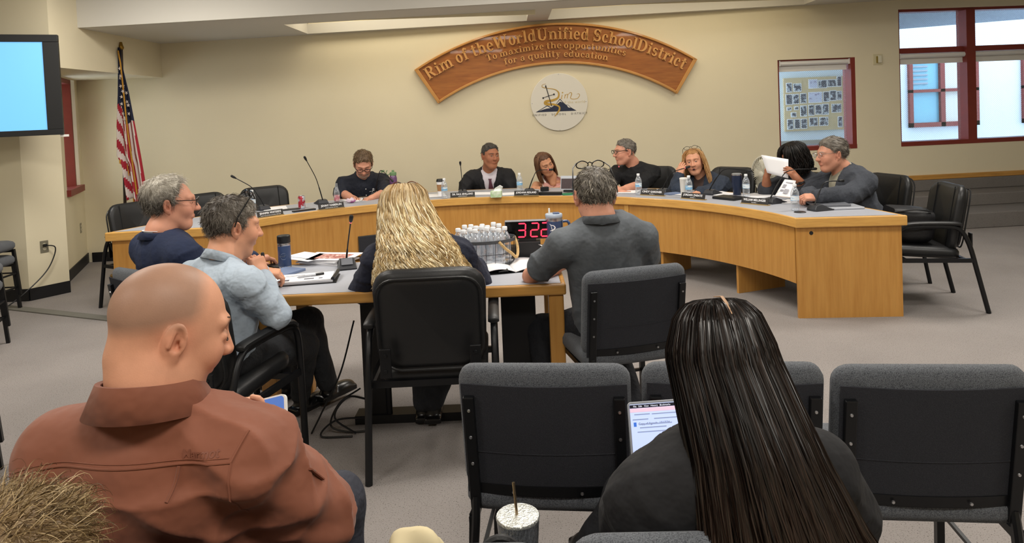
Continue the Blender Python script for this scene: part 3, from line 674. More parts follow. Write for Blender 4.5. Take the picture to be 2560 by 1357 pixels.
for u in (0.0, 1.0):
    p = dlerp(u, 0); q = dlerp(u, 1); d = nrm(q - p); n = np.array([-d[1], d[0], 0]) * (1 if u == 0 else -1)
    mb = MB(); mb.bar(p - d * 0.004 + n * 0.012 + [0, 0, (EZ - TT) / 2], q + d * 0.004 + n * 0.012 + [0, 0, (EZ - TT) / 2], 0.034, TT - EZ + 0.001); obj('edge_band', mb, 'oak_edge', dais, bev=0.008)
seams = [0.012, 0.315, 0.70, 0.988]
for a, b in zip(seams[:-1], seams[1:]): obj('front_panel', dslab(0.045, 0.07, a, b - 0.002, 0.245, EZ, 20), 'oak', dais)
for s in seams[1:-1]: obj('joint_strip', dslab(0.036, 0.045, s - 0.004, s + 0.003, 0.245, EZ, 2), 'oak_edge', dais)
for u, sg in ((0.006, 1), (0.994, -1)):
    p = dlerp(u, 0.03); q = dlerp(u, 0.985); mb = MB(); mb.bar((*p[:2], EZ / 2), (*q[:2], EZ / 2), 0.028, EZ); obj('end_panel', mb, 'oak', dais)
for u in (0.13, 0.26, 0.42, 0.58, 0.74, 0.88):
    p = dlerp(u, 0.09); q = dlerp(u, 0.72); mb = MB(); mb.bar((*p[:2], EZ / 2), (*q[:2], EZ / 2), 0.026, EZ); obj('support_panel', mb, 'oak', dais)
p = np.array((2.131, 5.063, 0.620)); q = dlerp(0.006, 0.03) * .86 + dlerp(0.006, 0.985) * .14; ed = nrm((dlerp(0.006, 1) - dlerp(0.006, 0))[:2]); nn = np.array([ed[1], -ed[0], 0])
obj('cable_hole', MB().lathe([(0.014, 0), (0.014, 0.002)], 14, frame(np.array([ed[0], ed[1], 0]), nn), np.array([q[0], q[1], 0.625]) + nn * 0.0145), 'black_plastic', dais)
gp = np.array((2.168, 5.308, 0.741)); obj('grommet', MB().lathe([(0.045, 0), (0.04, 0.004)], 18, None, gp), 'black_plastic', dais)

# ================================================================ the table in the middle
TX0, TX1, TY0, TY1, TZT = -1.45, 0.235, 3.42, 4.17, 0.74
tb = thing('wooden_table', 'rectangular oak-edged table with grey laminate top in the middle of the floor', 'table', (0, 0, 0))
obj('tabletop', MB().box((TX0 + 0.025, TY0 + 0.025, TZT - 0.04), (TX1 - 0.025, TY1 - 0.025, TZT)), 'laminate', tb)
for a in (((TX0, TY0, TZT - 0.055), (TX1, TY0 + 0.025, TZT)), ((TX0, TY1 - 0.025, TZT - 0.055), (TX1, TY1, TZT)), ((TX0, TY0 + 0.025, TZT - 0.055), (TX0 + 0.025, TY1 - 0.025, TZT)), ((TX1 - 0.025, TY0 + 0.025, TZT - 0.055), (TX1, TY1 - 0.025, TZT))):
    obj('edge_band', MB().box(*a), 'oak_flat', tb, bev=0.008)
obj('apron', MB().box((TX0 + 0.06, TY0 + 0.33, TZT - 0.085), (TX1 - 0.09, TY0 + 0.355, TZT - 0.055)), mat('oak_dark', '7b542a', 0.5, noise=(10, 0.1), stretch=(1, 8, 8)), tb)
for x in (TX0 + 0.19, TX1 - 0.05):
    for y in (TY0 + 0.055, TY1 - 0.10): obj('leg', MB().cbox((x, y, (TZT - 0.055) / 2), (0.075, 0.075, TZT - 0.055)), 'oak', tb, bev=0.008)
for x in (-0.80, -0.005): obj('black_end_panel', MB().box((x - 0.09 if x > -0.5 else x - 0.03, 3.62, 0.03), (x + 0.09 if x > -0.5 else x + 0.09, 3.66, TZT - 0.056)), 'charcoal_laminate', tb)
obj('black_base_rail', MB().box((-0.88, 3.60, 0.0), (0.12, 3.70, 0.045)), 'charcoal_laminate', tb)

# ================================================================ chairs
def cushion(w, h, t, r, crown=0.3, bend=0.0, n=14, m=14):
    """closed pillow-like pad in xz, thickness along y; bend curves it about z (towards +y at the sides)"""
    out = rrect(w, h, r, 5); V = []; F = []; k = len(out)
    levels = [(0.0, -1.0), (0.55, -1.0), (0.86, -0.97), (0.96, -0.72), (1.0, -0.3), (1.0, 0.3), (0.96, 0.72), (0.86, 0.97), (0.55, 1.0), (0.0, 1.0)]
    for sc, yy in levels:
        for x, z in out:
            X = x * sc; V.append((X, yy * t / 2 * (1 - crown * 0.0) + bend * (X / (w / 2)) ** 2, z * sc))
    L = len(levels)
    for j in range(L - 1):
        for i in range(k): F.append((j * k + i, j * k + (i + 1) % k, (j + 1) * k + (i + 1) % k, (j + 1) * k + i))
    return np.array(V), F
def taper(V, z0, z1, s0, s1):
    s = s0 + (s1 - s0) * (V[:, 2] - z0) / (z1 - z0); V = V.copy(); V[:, 0] *= s; return V
def make_guest_chair():
    """black leather guest chair; faces +y, origin on the floor under the seat centre"""
    t = thing('guest_chair', '', 'chair')
    V, F = cushion(0.52, 0.50, 0.075, 0.11, bend=0.045); V = taper(V, -0.25, 0.25, 0.94, 1.0)
    R = rotx(D(-10)); V = V @ rotx(D(10)).T + [0, -0.235, 0.665]
    b = obj('backrest', (V, F), 'leather', t, True, 60)
    V2, F2 = cushion(0.47, 0.43, 0.03, 0.09, bend=0.045); V2 = V2 @ rotx(D(10)).T + [0, -0.278, 0.668]; obj('rear_shell', (V2, F2), 'leather', b, True, 60)
    pp = []
    for x, z in rrect(0.475, 0.435, 0.10, 6): pp.append(np.array([x, -0.018 + 0.045 * (x / 0.25) ** 2, z]) @ rotx(D(10)).T + [0, -0.278, 0.668])
    obj('piping', MB().tube(pp, 0.006, 6, closed=True), 'leather', b, True)
    for s in (-1, 1):
        pts = [np.array([s * 0.15, 0.04 + 0.015, z]) @ rotx(D(10)).T + [0, -0.235, 0.665] for z in np.linspace(-0.22, 0.235, 8)]
        obj('seam', MB().tube(pts, 0.004, 5), 'leather', b, True)
    V, F = cushion(0.50, 0.48, 0.085, 0.07); V = V @ rotx(D(90)).T; V = V @ rotx(D(4)).T + [0, 0.02, 0.435]
    obj('seat', (V, F), 'leather', t, True, 60)
    for s in (-1, 1):
        x = s * 0.285
        fr = MB().tube(bez([(x, 0.26, 0.0), (x, 0.255, 0.3), (x, 0.245, 0.54), (x, 0.20, 0.617), (x, 0.10, 0.633), (x, -0.10, 0.633), (x, -0.19, 0.610), (x, -0.25, 0.50), (x, -0.30, 0.3), (x, -0.37, 0.0)], 4), 0.0165, 8)
        obj('side_frame', fr, 'black_metal', t, True, 50)
        obj('arm_pad', MB().tube(bez([(x, 0.225, 0.613), (x, 0.17, 0.648), (x, 0.05, 0.657), (x, -0.16, 0.653), (x, -0.2, 0.640)], 4), [0.018] + [0.028] * 15 + [0.018], 8, flat=0.6, up=(0, 0, 1)), 'black_plastic', t, True)
        obj('seat_rail', MB().bar((x, 0.25, 0.385), (x, -0.285, 0.385), 0.02, 0.03), 'black_metal', t)
        br = obj('bracket', MB().box((s * 0.20 - 0.025, -0.30, 0.44), (s * 0.20 + 0.025, -0.288, 0.57)), 'black_metal', t, bev=0.003)
        for z in (0.47, 0.54): obj('bolt', MB().lathe([(0.010, 0), (0.008, 0.006)], 8, rotx(math.pi / 2), (s * 0.20, -0.30, z)), 'black_metal', br)
    for y in (0.18, -0.22): obj('cross_rail', MB().bar((-0.285, y, 0.385), (0.285, y, 0.385), 0.02, 0.03), 'black_metal', t)
    return t
def make_stack_chair():
    """grey fabric stacking chair with a black back panel; faces +y"""
    t = thing('stacking_chair', '', 'chair')
    Rb = rotx(D(9)); o3 = np.array([0, -0.225, 0.667])
    def tb_(V): return np.asarray(V) @ Rb.T + o3
    V, F = cushion(0.50, 0.40, 0.06, 0.05, bend=0.02); obj('backrest', (tb_(V), F), 'grey_fabric', t, True, 60)
    g = np.array([[(x, -0.0365 + 0.02 * (x / 0.25) ** 2, z - 0.014) for x in np.linspace(-0.238, 0.238, 12)] for z in np.linspace(-0.18, 0.172, 4)])
    bpo = obj('back_panel', MB().grid(tb_(g.reshape(-1, 3)).reshape(g.shape)), 'black_fabric', t); bpo.modifiers.new('solid', 'SOLIDIFY').thickness = 0.004
    obj('panel_seam', MB().tube(tb_([(x, -0.0405 + 0.02 * (x / 0.25) ** 2, -0.055) for x in np.linspace(-0.2, 0.2, 8)]), 0.002, 4), 'black_fabric', bpo)
    bt = MB(); bt.grid(np.stack([tb_([(x, -0.044 + 0.02 * (x / 0.25) ** 2, z) for x in np.linspace(-0.2, 0.2, 8)]) for z in (-0.158, -0.190)])); o = obj('bottom_strip', bt, 'black_metal', t); o.modifiers.new('solid', 'SOLIDIFY').thickness = 0.006
    for x in (-0.10, 0.10): obj('screw', MB().lathe([(0.0055, 0), (0.004, 0.003)], 8, rotx(math.pi / 2), tb_([(x, -0.047, -0.174)])[0]), 'steel', o)
    for s in (-1, 1):
        x = s * 0.215
        bk = obj('back_bracket', (tb_(MB().box((x - 0.016, -0.044, -0.235), (x + 0.016, -0.026, 0.125)).arrays()[0]), MB().box((0, 0, 0), (1, 1, 1)).f), 'black_metal', t, bev=0.003)
        for z in (-0.085, 0.0, 0.085): obj('screw', MB().lathe([(0.0055, 0), (0.004, 0.003)], 8, rotx(math.pi / 2), tb_([(x, -0.044, z)])[0]), 'steel', bk)
        obj('frame_upright', MB().tube(bez([tb_([(x, -0.035, -0.20)])[0], (x, -0.245, 0.40), (s * 0.225, -0.24, 0.30)], 4), 0.013, 8), 'black_metal', t, True)
        for y0, y1 in ((0.22, 0.25), (-0.22, -0.29)):
            obj('leg', MB().bar((s * 0.225, y0, 0.41), (s * 0.235, y1, 0.0), 0.024, 0.024, (1, 0, 0)), 'black_metal', t)
        obj('side_rail', MB().bar((s * 0.225, -0.24, 0.395), (s * 0.225, 0.23, 0.405), 0.024, 0.024), 'black_metal', t)
        obj('stretcher', MB().bar((s * 0.23, -0.262, 0.2), (s * 0.23, 0.236, 0.2), 0.012), 'black_metal', t)
    for y in (-0.262, 0.236): obj('stretcher', MB().bar((-0.23, y, 0.2), (0.23, y, 0.2), 0.014), 'black_metal', t)
    V, F = cushion(0.50, 0.48, 0.09, 0.06); V = V @ rotx(D(90)).T + [0, 0.01, 0.455]; obj('seat', (V, F), 'grey_fabric', t, True, 60)
    return t
GC = make_guest_chair(); STC = make_stack_chair(); used = {}
def place_chair(proto, loc, ang, label, group, z=0.0):
    """ang: heading of the chair's front in degrees, 90 = +y"""
    c = proto if id(proto) not in used else copy_tree(proto); used[id(proto)] = 1
    c.location = (loc[0], loc[1], z); c.rotation_euler = (0, 0, D(ang - 90)); c['label'] = label; c['group'] = group; return c
def dface(x, y): return math.degrees(math.atan2(DC[1] - y, DC[0] - x))

gb = 'black leather guest chairs'
def back_at(px, py, ang):                                 # chair whose backrest top stands at (px, py)
    a = D(ang); return (px + 0.28 * math.cos(a), py + 0.28 * math.sin(a))
for x, y, lab in ((-3.52, 6.41, 'empty black leather chair behind the left end of dais, nearest the flag'),
                  (-3.14, 6.93, 'empty black leather chair half hidden between two heads at the left'),
                  (-2.68, 7.42, 'empty black leather chair behind the leftmost dais microphone'),
                  (1.62, 7.92, 'black leather chair right of the man in black t-shirt'),
                  (2.35, 7.40, 'black leather chair behind the woman in denim jacket')):
    a = dface(x, y); place_chair(GC, back_at(x, y, a), a, lab, gb)
place_chair(GC, (3.05, 6.05), 194, 'empty black leather chair right of the older man in grey blazer', gb)
place_chair(GC, (3.07, 5.345), 170, 'black leather chair with a black bag at the right end of dais', gb)
place_chair(GC, (-0.41, 3.37), 91.5, 'black leather chair seen from behind, with the blonde woman in it', gb)
place_chair(GC, (-1.413, 3.19), 75, 'black leather chair under the man in light blue shirt', gb)
for x, y, lab in ((-1.80, 8.15, 'black leather chair behind the man in navy polo'), (-0.26, 8.40, 'black leather chair behind the man in dark suit'), (2.80, 6.60, 'black leather chair behind the person reading')):
    a = dface(x, y); place_chair(GC, back_at(x, y, a), a, lab, gb)
gs = 'grey fabric stacking chairs'
for x, y, a, lab in ((0.09, 2.24, 83, 'empty grey fabric chair in front of the silver tumbler'), (0.62, 2.19, 83, 'grey fabric chair hidden behind the long dark hair'),
                     (1.13, 2.11, 83, 'empty grey fabric chair at the far right of the front row'), (0.475, 3.40, 104, 'grey fabric chair under the man in grey polo shirt'),
                     (-1.80, 3.755, 58, 'grey fabric chair under the man in navy blazer'), (-0.75, 1.43, 88, 'grey fabric chair under the bald man, at the bottom edge'),
                     (-0.21, 1.405, 88, 'grey fabric chair with the silver tumbler on its seat'), (0.33, 1.408, 88, 'grey fabric chair under the woman with long dark hair')):
    place_chair(STC, (x, y), a, lab, gs)
for x, y, a, lab in ((-4.76, 6.05, 2, 'farthest pair of stacked grey chairs by the left wall'), (-4.05, 4.97, 20, 'middle pair of stacked grey chairs at the left edge'), (-2.66, 2.98, 20, 'nearest pair of stacked grey chairs at the left edge')):
    place_chair(STC, (x, y), a, 'lower grey chair of the ' + lab, 'stacked grey chairs by the left wall')
    place_chair(STC, (x + 0.01, y), a, 'upper grey chair of the ' + lab, 'stacked grey chairs by the left wall', 0.13)

# ================================================================ things on the dais and tables
def inward(p):                                            # heading (radians) from p to the centre of the dais
    return math.atan2(DC[1] - p[1], DC[0] - p[0])
def nameplate(p, name, role, lab, turn=0.0):
    p = np.array(p); a = inward(p) + D(turn)
    t = thing('nameplate', lab, 'nameplate', (p[0], p[1], TT), a + math.pi / 2, 'nameplates on the dais')
    R = rotx(D(-18))
    obj('plate', MB().box((-0.125, -0.004, 0.004), (0.125, 0.002, 0.056), R), mat('plate_black', '17120f', 0.4), t)
    obj('holder', MB().box((-0.128, -0.010, 0), (0.128, 0.03, 0.006)), mat('holder_gold', 'b99b62', 0.4, metal=0.3), t)
    V, F = text_arrays(name, 0.026, 0.0004, 0.0006); w = np.ptp(V[:, 0]); V = V * [min(1.0, 0.21 / w), 1, 1]
    o = obj('lettering', (V @ rotx(math.pi / 2 - D(18)).T + [0, -0.005 + 0.0115, 0.036], F), 'white_paper', t, kind='stuff')
    V, F = text_arrays(role, 0.011, 0.0003); obj('lettering', (V @ rotx(math.pi / 2 - D(18)).T + [0, 0.0005, 0.015], F), 'white_paper', t, kind='stuff')
    # text sits proud of the tilted plate
    for c in t.children:
        if c.name.startswith('lettering'): c.location = (0, -0.0045, 0)
nameplate((-2.213, 6.313, 0.740), 'JENNIFER WHITESIDE', 'DIRECTOR OF EDUCATIONAL SERVICES', 'black nameplate nearest the left end of dais')
nameplate((-1.753, 6.669, 0.740), 'JENNY HABERLIN', 'CHIEF BUSINESS OFFICIAL', 'black nameplate beside the tall upright microphone and soda can')
nameplate((-0.529, 7.121, 0.740), 'DR. PAUL SEVILLANO', 'SUPERINTENDENT', 'black nameplate in front of the man in dark suit')
nameplate((0.119, 7.032, 0.740), 'JORDANA RIDLAND', 'TRUSTEE  2', 'black nameplate between tissue box and tablet')
nameplate((1.310, 6.652, 0.740), 'CINDY GARDNER', 'TRUSTEE  3', 'black nameplate right of the bottle before the black t-shirt')
nameplate((1.603, 6.281, 0.740), 'JORDAN ZARATE', 'TRUSTEE  4', 'black nameplate in front of the woman in denim jacket')
nameplate((1.994, 5.806, 0.740), 'WILLIAM MELLINGER', 'TRUSTEE  1', 'tilted black nameplate nearest the right end of dais', 12)

mat('mic_base', '303237', 0.45); mat('led_red', '602020', 0.4, emit='ff7a7a', estr=0.8)
def microphone(base, tip, lab, head_a=None, lit=False, bend=0.25, zt=TT, grey=False):
    b = np.array(base); q = np.array(tip); a = head_a if head_a is not None else inward(b) + math.pi
    t = thing('desk_microphone', lab, 'microphone', (b[0], b[1], zt), 0, 'gooseneck desk microphones')
    R = rotz(a)                                           # local +x points to the speaker
    poly = [(-0.085, 0), (0.075, 0), (0.085, 0.008), (0.05, 0.018), (-0.03, 0.048), (-0.07, 0.042), (-0.088, 0.015)]
    V, F = MB().prism(poly, -0.055, 0.055).arrays(); V = np.stack([V[:, 0], V[:, 2] * (1 - 0.25 * (V[:, 1] / 0.048)), V[:, 1]], 1)
    obj('base', (V @ R.T, [f[::-1] for f in F]), 'mic_base', t, bev=0.004)
    obj('control_panel', MB().box((-0.02, -0.032, 0.0), (0.05, 0.032, 0.003), R @ roty(D(20)), R @ np.array([0.0, 0, 0.040])), mat('mic_panel', '6a6d74', 0.35), t)
    s = R @ np.array([-0.055, 0, 0.043]); e = q - b; e[2] = q[2] - zt
    m = s + (e - s) * 0.42 + np.array([0, 0, bend * np.linalg.norm(e - s) * 0.5]); m = s * 0.55 + e * 0.45 + np.array([0, 0, 1]) * bend * np.linalg.norm((e - s)[:2])
    pts = bez([s, s + (m - s) * 0.5 + [0, 0, 0.25 * bend * np.linalg.norm((e - s)[:2])], m, e], 8)
    obj('gooseneck', MB().tube(pts, [0.0058] * (len(pts) // 3) + [0.004] * (len(pts) - len(pts) // 3), 7), 'black_metal', t, True)
    d = nrm(pts[-1] - pts[-3]); 
    obj('mic_head', MB().tube([e - d * 0.012, e, e + d * 0.012, e + d * 0.035, e + d * 0.042], [0.006, 0.0095, 0.0115, 0.0115, 0.006], 10), 'black_plastic', t, True)
    obj('light_ring', MB().tube([e - d * 0.014, e - d * 0.005], 0.0075, 10), 'led_red' if lit else 'black_metal', t, True)
    return t
microphone((-2.477, 6.830, 0.740), (-2.654, 6.650, 1.079), 'gooseneck microphone leaning left at the empty left seats')
microphone((-1.974, 7.116, 0.740), (-2.027, 6.850, 1.211), 'tall straight gooseneck microphone left of the man in navy polo')
microphone((-1.511, 7.525, 0.740), (-1.264, 7.200, 0.948), 'low gooseneck microphone in front of the man in navy polo', bend=0.5)
microphone((-0.550, 7.440, 0.740), (-0.544, 7.200, 1.075), 'upright gooseneck microphone left of the man in dark suit')
microphone((0.164, 7.329, 0.740), (0.373, 7.300, 0.974), 'lit gooseneck microphone at the brown-haired woman', lit=True, bend=0.45)
microphone((0.871, 7.039, 0.740), (1.080, 7.100, 0.994), 'lit gooseneck microphone at the man in black t-shirt', lit=True, bend=0.35)
microphone((1.474, 6.822, 0.740), (1.668, 6.750, 0.985), 'lit gooseneck microphone at the mouth of woman in denim', lit=True, bend=0.3)
microphone((1.871, 6.582, 0.740), (2.111, 6.300, 0.977), 'gooseneck microphone leaning over the navy tumbler', bend=0.3)
microphone((2.183, 5.847, 0.740), (2.525, 5.900, 1.007), 'gooseneck microphone in front of the older man in grey blazer', bend=0.3)
microphone((2.353, 5.368, 0.740), (2.545, 5.450, 0.950), 'thin gooseneck microphone at the right end of dais', bend=0.35)
microphone((-0.983, 4.016, 0.740), (-0.926, 3.920, 1.022), 'gooseneck microphone on the middle table beside paper stack', head_a=D(-75), lit=True, bend=0.05)

def bottle_mat():
    m = bpy.data.materials.new('clear_bottle'); m.use_nodes = True; nt = m.node_tree; N = nt.nodes; L = nt.links
    N.remove(N['Principled BSDF']); tr = N.new('ShaderNodeBsdfTransparent'); tr.inputs[0].default_value = (0.93, 0.95, 0.97, 1)
    gl = N.new('ShaderNodeBsdfGlossy'); gl.inputs['Roughness'].default_value = 0.12; gl.inputs[0].default_value = (0.95, 0.97, 1, 1)
    df = N.new('ShaderNodeBsdfDiffuse'); df.inputs[0].default_value = (0.75, 0.8, 0.86, 1)
    lw = N.new('ShaderNodeLayerWeight'); lw.inputs[0].default_value = 0.45
    m1 = N.new('ShaderNodeMixShader'); m1.inputs[0].default_value = 0.5; L.new(gl.outputs[0], m1.inputs[1]); L.new(df.outputs[0], m1.inputs[2])
    m2 = N.new('ShaderNodeMixShader'); ad = N.new('ShaderNodeMath'); ad.operation = 'MULTIPLY_ADD'; ad.inputs[1].default_value = 0.8; ad.inputs[2].default_value = 0.16
    L.new(lw.outputs['Facing'], ad.inputs[0]); L.new(ad.outputs[0], m2.inputs[0]); L.new(tr.outputs[0], m2.inputs[1]); L.new(m1.outputs[0], m2.inputs[2])
    L.new(m2.outputs[0], N['Material Output'].inputs[0]); MATS['clear_bottle'] = m
bottle_mat(); mat('label_blue', '7fb4dc', 0.5, second=('e6eef4', 18, 0.45, 0.55), stretch=(1, 1, 3)); mat('bottle_cap', 'e9ecef', 0.4)
def make_bottle():
    t = thing('water_bottle', '', 'bottle'); R = 0.0315
    obj('body', MB().lathe([(0.024, 0), (R, 0.006), (R, 0.03), (R - 0.002, 0.035), (R, 0.04), (R, 0.06), (R - 0.002, 0.065), (R, 0.07), (R, 0.125), (0.029, 0.145), (0.018, 0.172), (0.012, 0.182), (0.012, 0.19)], 16), 'clear_bottle', t, True, 80)
    obj('cap', MB().lathe([(0.0145, 0.186), (0.0150, 0.190), (0.0150, 0.203), (0.013, 0.206)], 14), 'bottle_cap', t, True, 40)
    obj('label_wrap', MB().lathe([(R + 0.0006, 0.078), (R + 0.0006, 0.115)], 16, capb=False, capt=False), 'label_blue', t, True)
    return t
BT = make_bottle(); bt_used = []
def BT2():
    c = BT.copy(); COL.objects.link(c)
    for ch in BT.children:
        if not ch.name.startswith('label'): k = ch.copy(); COL.objects.link(k); k.parent = c
    return c
def bottle(p, lab, grp, z=None, tilt=0, nolabel=False):
    o = BT2() if nolabel else (BT if not bt_used else copy_tree(BT)); bt_used.append(1); o.location = (p[0], p[1], TT + 0.001 if z is None else z); o.rotation_euler = (tilt, tilt * 0.5, random.uniform(0, 6)); o['label'] = lab; o['group'] = grp
g = 'water bottles on the dais'
bottle((-2.532, 6.736, 0.740), 'water bottle beside the leftmost nameplate, behind the raised glasses', g)
bottle((-0.712, 7.117, 0.740), 'water bottle in front of the paper coffee cup', g)
bottle((0.059, 7.367, 0.740), 'water bottle right of the man in dark suit', g)
bottle((1.203, 6.753, 0.740), 'water bottle in front of the man in black t-shirt', g)
bottle((1.594, 6.371, 0.740), 'water bottle beside the white cup before the woman in denim', g)
bottle((2.090, 6.291, 0.740), 'water bottle right of the navy tumbler on dais', g)
bottle((2.169, 5.401, 0.740), 'water bottle by the clasped hands at right end', g)
# drinks
p = np.array((-2.074, 6.793, 0.740)); t = thing('soda_can', 'red and silver soda can left of the tall microphone', 'can', (p[0], p[1], TT))
obj('body', MB().lathe([(0.024, 0), (0.033, 0.008), (0.033, 0.11), (0.028, 0.122)], 18), mat('can_print', 'a9303d', 0.3, metal=0.3, second=('c3cbd4', 24, 0.48, 0.56)), t, True, 40)
obj('top_rim', MB().lathe([(0.028, 0.122), (0.0285, 0.125), (0.026, 0.125), (0.025, 0.121)], 18), 'steel', t, True)
p = np.array((-1.822, 7.161, 0.740)); t = thing('glass_bottle', 'clear glass soda bottle with red label beside the navy polo', 'bottle', (p[0], p[1], TT))
obj('body', MB().lathe([(0.026, 0), (0.03, 0.01), (0.03, 0.09), (0.026, 0.115), (0.014, 0.155), (0.011, 0.185), (0.0125, 0.195)], 16), 'clear_bottle', t, True, 60)
obj('label_wrap', MB().lathe([(0.0306, 0.02), (0.0306, 0.08)], 16, capb=False, capt=False), mat('label_red', 'b9727c', 0.5, second=('d8c6c4', 30, 0.45, 0.6)), t, True)
obj('drink', MB().lathe([(0.024, 0.003), (0.0275, 0.012), (0.0275, 0.05)], 14), mat('pink_drink', '8a4b4a', 0.2), t, True)
p = np.array((-1.311, 7.599, 0.740)); t = thing('sport_bottle', 'translucent purple sport bottle with green flip cap', 'bottle', (p[0], p[1], TT))
obj('body', MB().lathe([(0.036, 0), (0.041, 0.006), (0.041, 0.19), (0.034, 0.215), (0.030, 0.22)], 20), mat('purple_plastic', '6c4a74', 0.2, noise=(20, 0.1), coat=0.4), t, True, 40)
c = obj('cap', MB().lathe([(0.036, 0.218), (0.037, 0.222), (0.037, 0.248), (0.03, 0.254)], 18), mat('green_plastic', '6f8f66', 0.5), t, True, 40)
obj('spout', MB().box((-0.012, -0.012, 0.25), (0.012, 0.012, 0.275)), 'green_plastic', c, bev=0.003)
obj('flip_lid', MB().box((-0.09, -0.014, 0.268), (-0.055, 0.014, 0.292), roty(D(-8))), 'green_plastic', c, bev=0.004)
obj('strap_loop', MB().tube(bez([(-0.035, 0, 0.235), (-0.065, 0, 0.225), (-0.075, 0, 0.255), (-0.06, 0, 0.275)], 5), 0.004, 6), 'green_plastic', c, True)
p = np.array((-0.779, 7.378, 0.740)); t = thing('paper_cup', 'white paper coffee cup with black lid and brown sleeve', 'cup', (p[0], p[1], TT))
obj('cup', MB().lathe([(0.028, 0), (0.040, 0.155)], 18), 'white_paper', t, True, 40)
obj('sleeve', MB().lathe([(0.0325, 0.05), (0.0385, 0.12)], 18, capb=False, capt=False), mat('sleeve_brown', 'a0764e', 0.8), t, True)
obj('lid', MB().lathe([(0.043, 0.150), (0.043, 0.16), (0.039, 0.165), (0.036, 0.178), (0.03, 0.178)], 18), 'black_plastic', t, True, 40)
p = np.array((1.564, 6.441, 0.740)); t = thing('white_cup', 'tall white cup left of the bottle before woman in denim', 'cup', (p[0], p[1], TT))
obj('cup', MB().lathe([(0.027, 0), (0.036, 0.165), (0.038, 0.168), (0.036, 0.172)], 18), 'white_plastic', t, True, 40); obj('lid', MB().lathe([(0.038, 0.170), (0.038, 0.178), (0.03, 0.182)], 18), 'white_plastic', t, True, 40)
def tumbler(name, p, lab, h, r0, r1, z=TT, steel_top=True, lid=False, logo=None):
    t = thing(name, lab, 'tumbler', (p[0], p[1], z))
    obj('body', MB().lathe([(r0 * 0.9, 0), (r0, 0.006), (r0, h * 0.25), (r1, h * 0.55), (r1, h * 0.93)], 22), 'navy_metal', t, True, 40)
    obj('steel_rim', MB().lathe([(r1 + 0.0005, h * 0.93), (r1 + 0.0005, h * 0.985), (r1 - 0.004, h * 0.99)], 22), 'steel', t, True, 40)
    obj('steel_foot', MB().lathe([(r0 * 0.9, 0), (r0 + 0.0006, 0.004), (r0 + 0.0006, 0.012)], 22), 'steel', t, True, 40)
    return t
t = tumbler('steel_tumbler', (2.033, 6.370, 0.740), 'navy steel tumbler on the dais between two water bottles', 0.205, 0.036, 0.046)
obj('lid', MB().lathe([(0.042, 0.203), (0.042, 0.207), (0.036, 0.209)], 20), mat('smoke_lid', '8d9298', 0.3), t, True)
p = np.array((-0.187, 7.005, 0.740)); t = thing('tissue_box', 'small green and white tissue box with a tissue pulled up', 'tissue box', (p[0], p[1], TT), inward(p) + math.pi / 2)
obj('carton', MB().box((-0.055, 0, 0), (0.055, 0.11, 0.062)), mat('carton_green', 'a9c79c', 0.7, second=('dfe8dc', 14, 0.4, 0.6)), t, bev=0.003)
obj('tissue', MB().grid(np.array([[(x + 0.02 * z, 0.05 + 0.02 * math.sin(9 * x + 3 * z) * (1 - 0.3 * z), 0.055 + 0.065 * z * (1 - abs(x - 0.02) * 9)) for z in np.linspace(0, 1, 6)] for x in np.linspace(-0.035, 0.05, 9)])), 'white_paper', t, True).modifiers.new('solid', 'SOLIDIFY').thickness = 0.002

def slab(name, p, size, ang, lab, cat, m, z=TT, group=None, bev=None):
    t = MB().cbox((0, 0, size[2] / 2), size); o = obj(name, t, m, None, bev=bev); o.location = (p[0], p[1], z + 0.0005); o.rotation_euler = (0, 0, ang); return tag(o, lab, cat, group)
gpz = 'loose papers on the dais'
def papers(p, n, ang, lab, size=(0.216, 0.279), z=TT):
    for i in range(n):
        slab('paper_sheet', (p[0] + random.uniform(-.02, .02), p[1] + random.uniform(-.02, .02)), (size[0], size[1], 0.0012), ang + random.uniform(-.25, .25), lab if n == 1 else ('top %s' if i == n - 1 else 'bottom %s' if i == 0 else 'middle %s') % lab, 'paper', 'white_paper', z + 0.0016 * i, gpz)
papers((-2.356, 6.878, 0.740), 2, 0.4, 'paper sheet behind the leftmost nameplate')
papers((-0.832, 7.396, 0.740), 2, 0.1, 'paper sheet left of the coffee cup')
papers((-0.366, 7.411, 0.740), 2, 1.4, 'paper sheet before the man in dark suit')
papers((-0.067, 7.304, 0.740), 1, 1.7, 'paper sheet right of the tissue box')
papers((1.103, 7.025, 0.740), 3, 1.2, 'paper sheet under the arms of the man in black t-shirt')
papers((1.600, 6.744, 0.740), 2, 0.7, 'paper sheet under the elbow of the woman in denim')
papers((1.924, 6.595, 0.740), 2, 0.3, 'paper sheet behind the microphone left of navy tumbler')
papers((2.195, 6.344, 0.740), 3, 0.6, 'paper sheet in front of the person reading')
papers((2.385, 5.833, 0.740), 3, 1.0, 'paper sheet under the clasped hands')
p = (-1.660, 7.302, 0.740); papers(p, 1, 0.3, 'paper sheet in front of the man in navy polo')
slab('black_tray', (-1.999, 6.607, 0.740), (0.22, 0.05, 0.012), inward((-1.999, 6.607, 0.740)) + math.pi / 2, 'flat black device left of the second nameplate', 'device', 'black_plastic', bev=0.003)
slab('mobile_phone', (-2.165, 6.737, 0.740), (0.16, 0.08, 0.008), 0.5, 'dark phone lying left of the soda can', 'phone', 'dark_plastic', bev=0.003)
slab('black_device', (1.905, 6.208, 0.740), (0.24, 0.16, 0.022), inward((1.905, 6.208, 0.740)) + math.pi / 2, 'flat black device in front of the navy tumbler', 'device', 'black_plastic', bev=0.004)
slab('black_device', (0.311, 7.066, 0.740), (0.34, 0.07, 0.028), inward((0.311, 7.066, 0.740)) + math.pi / 2, 'flat black box right of the fourth nameplate', 'device', 'black_plastic', bev=0.004)
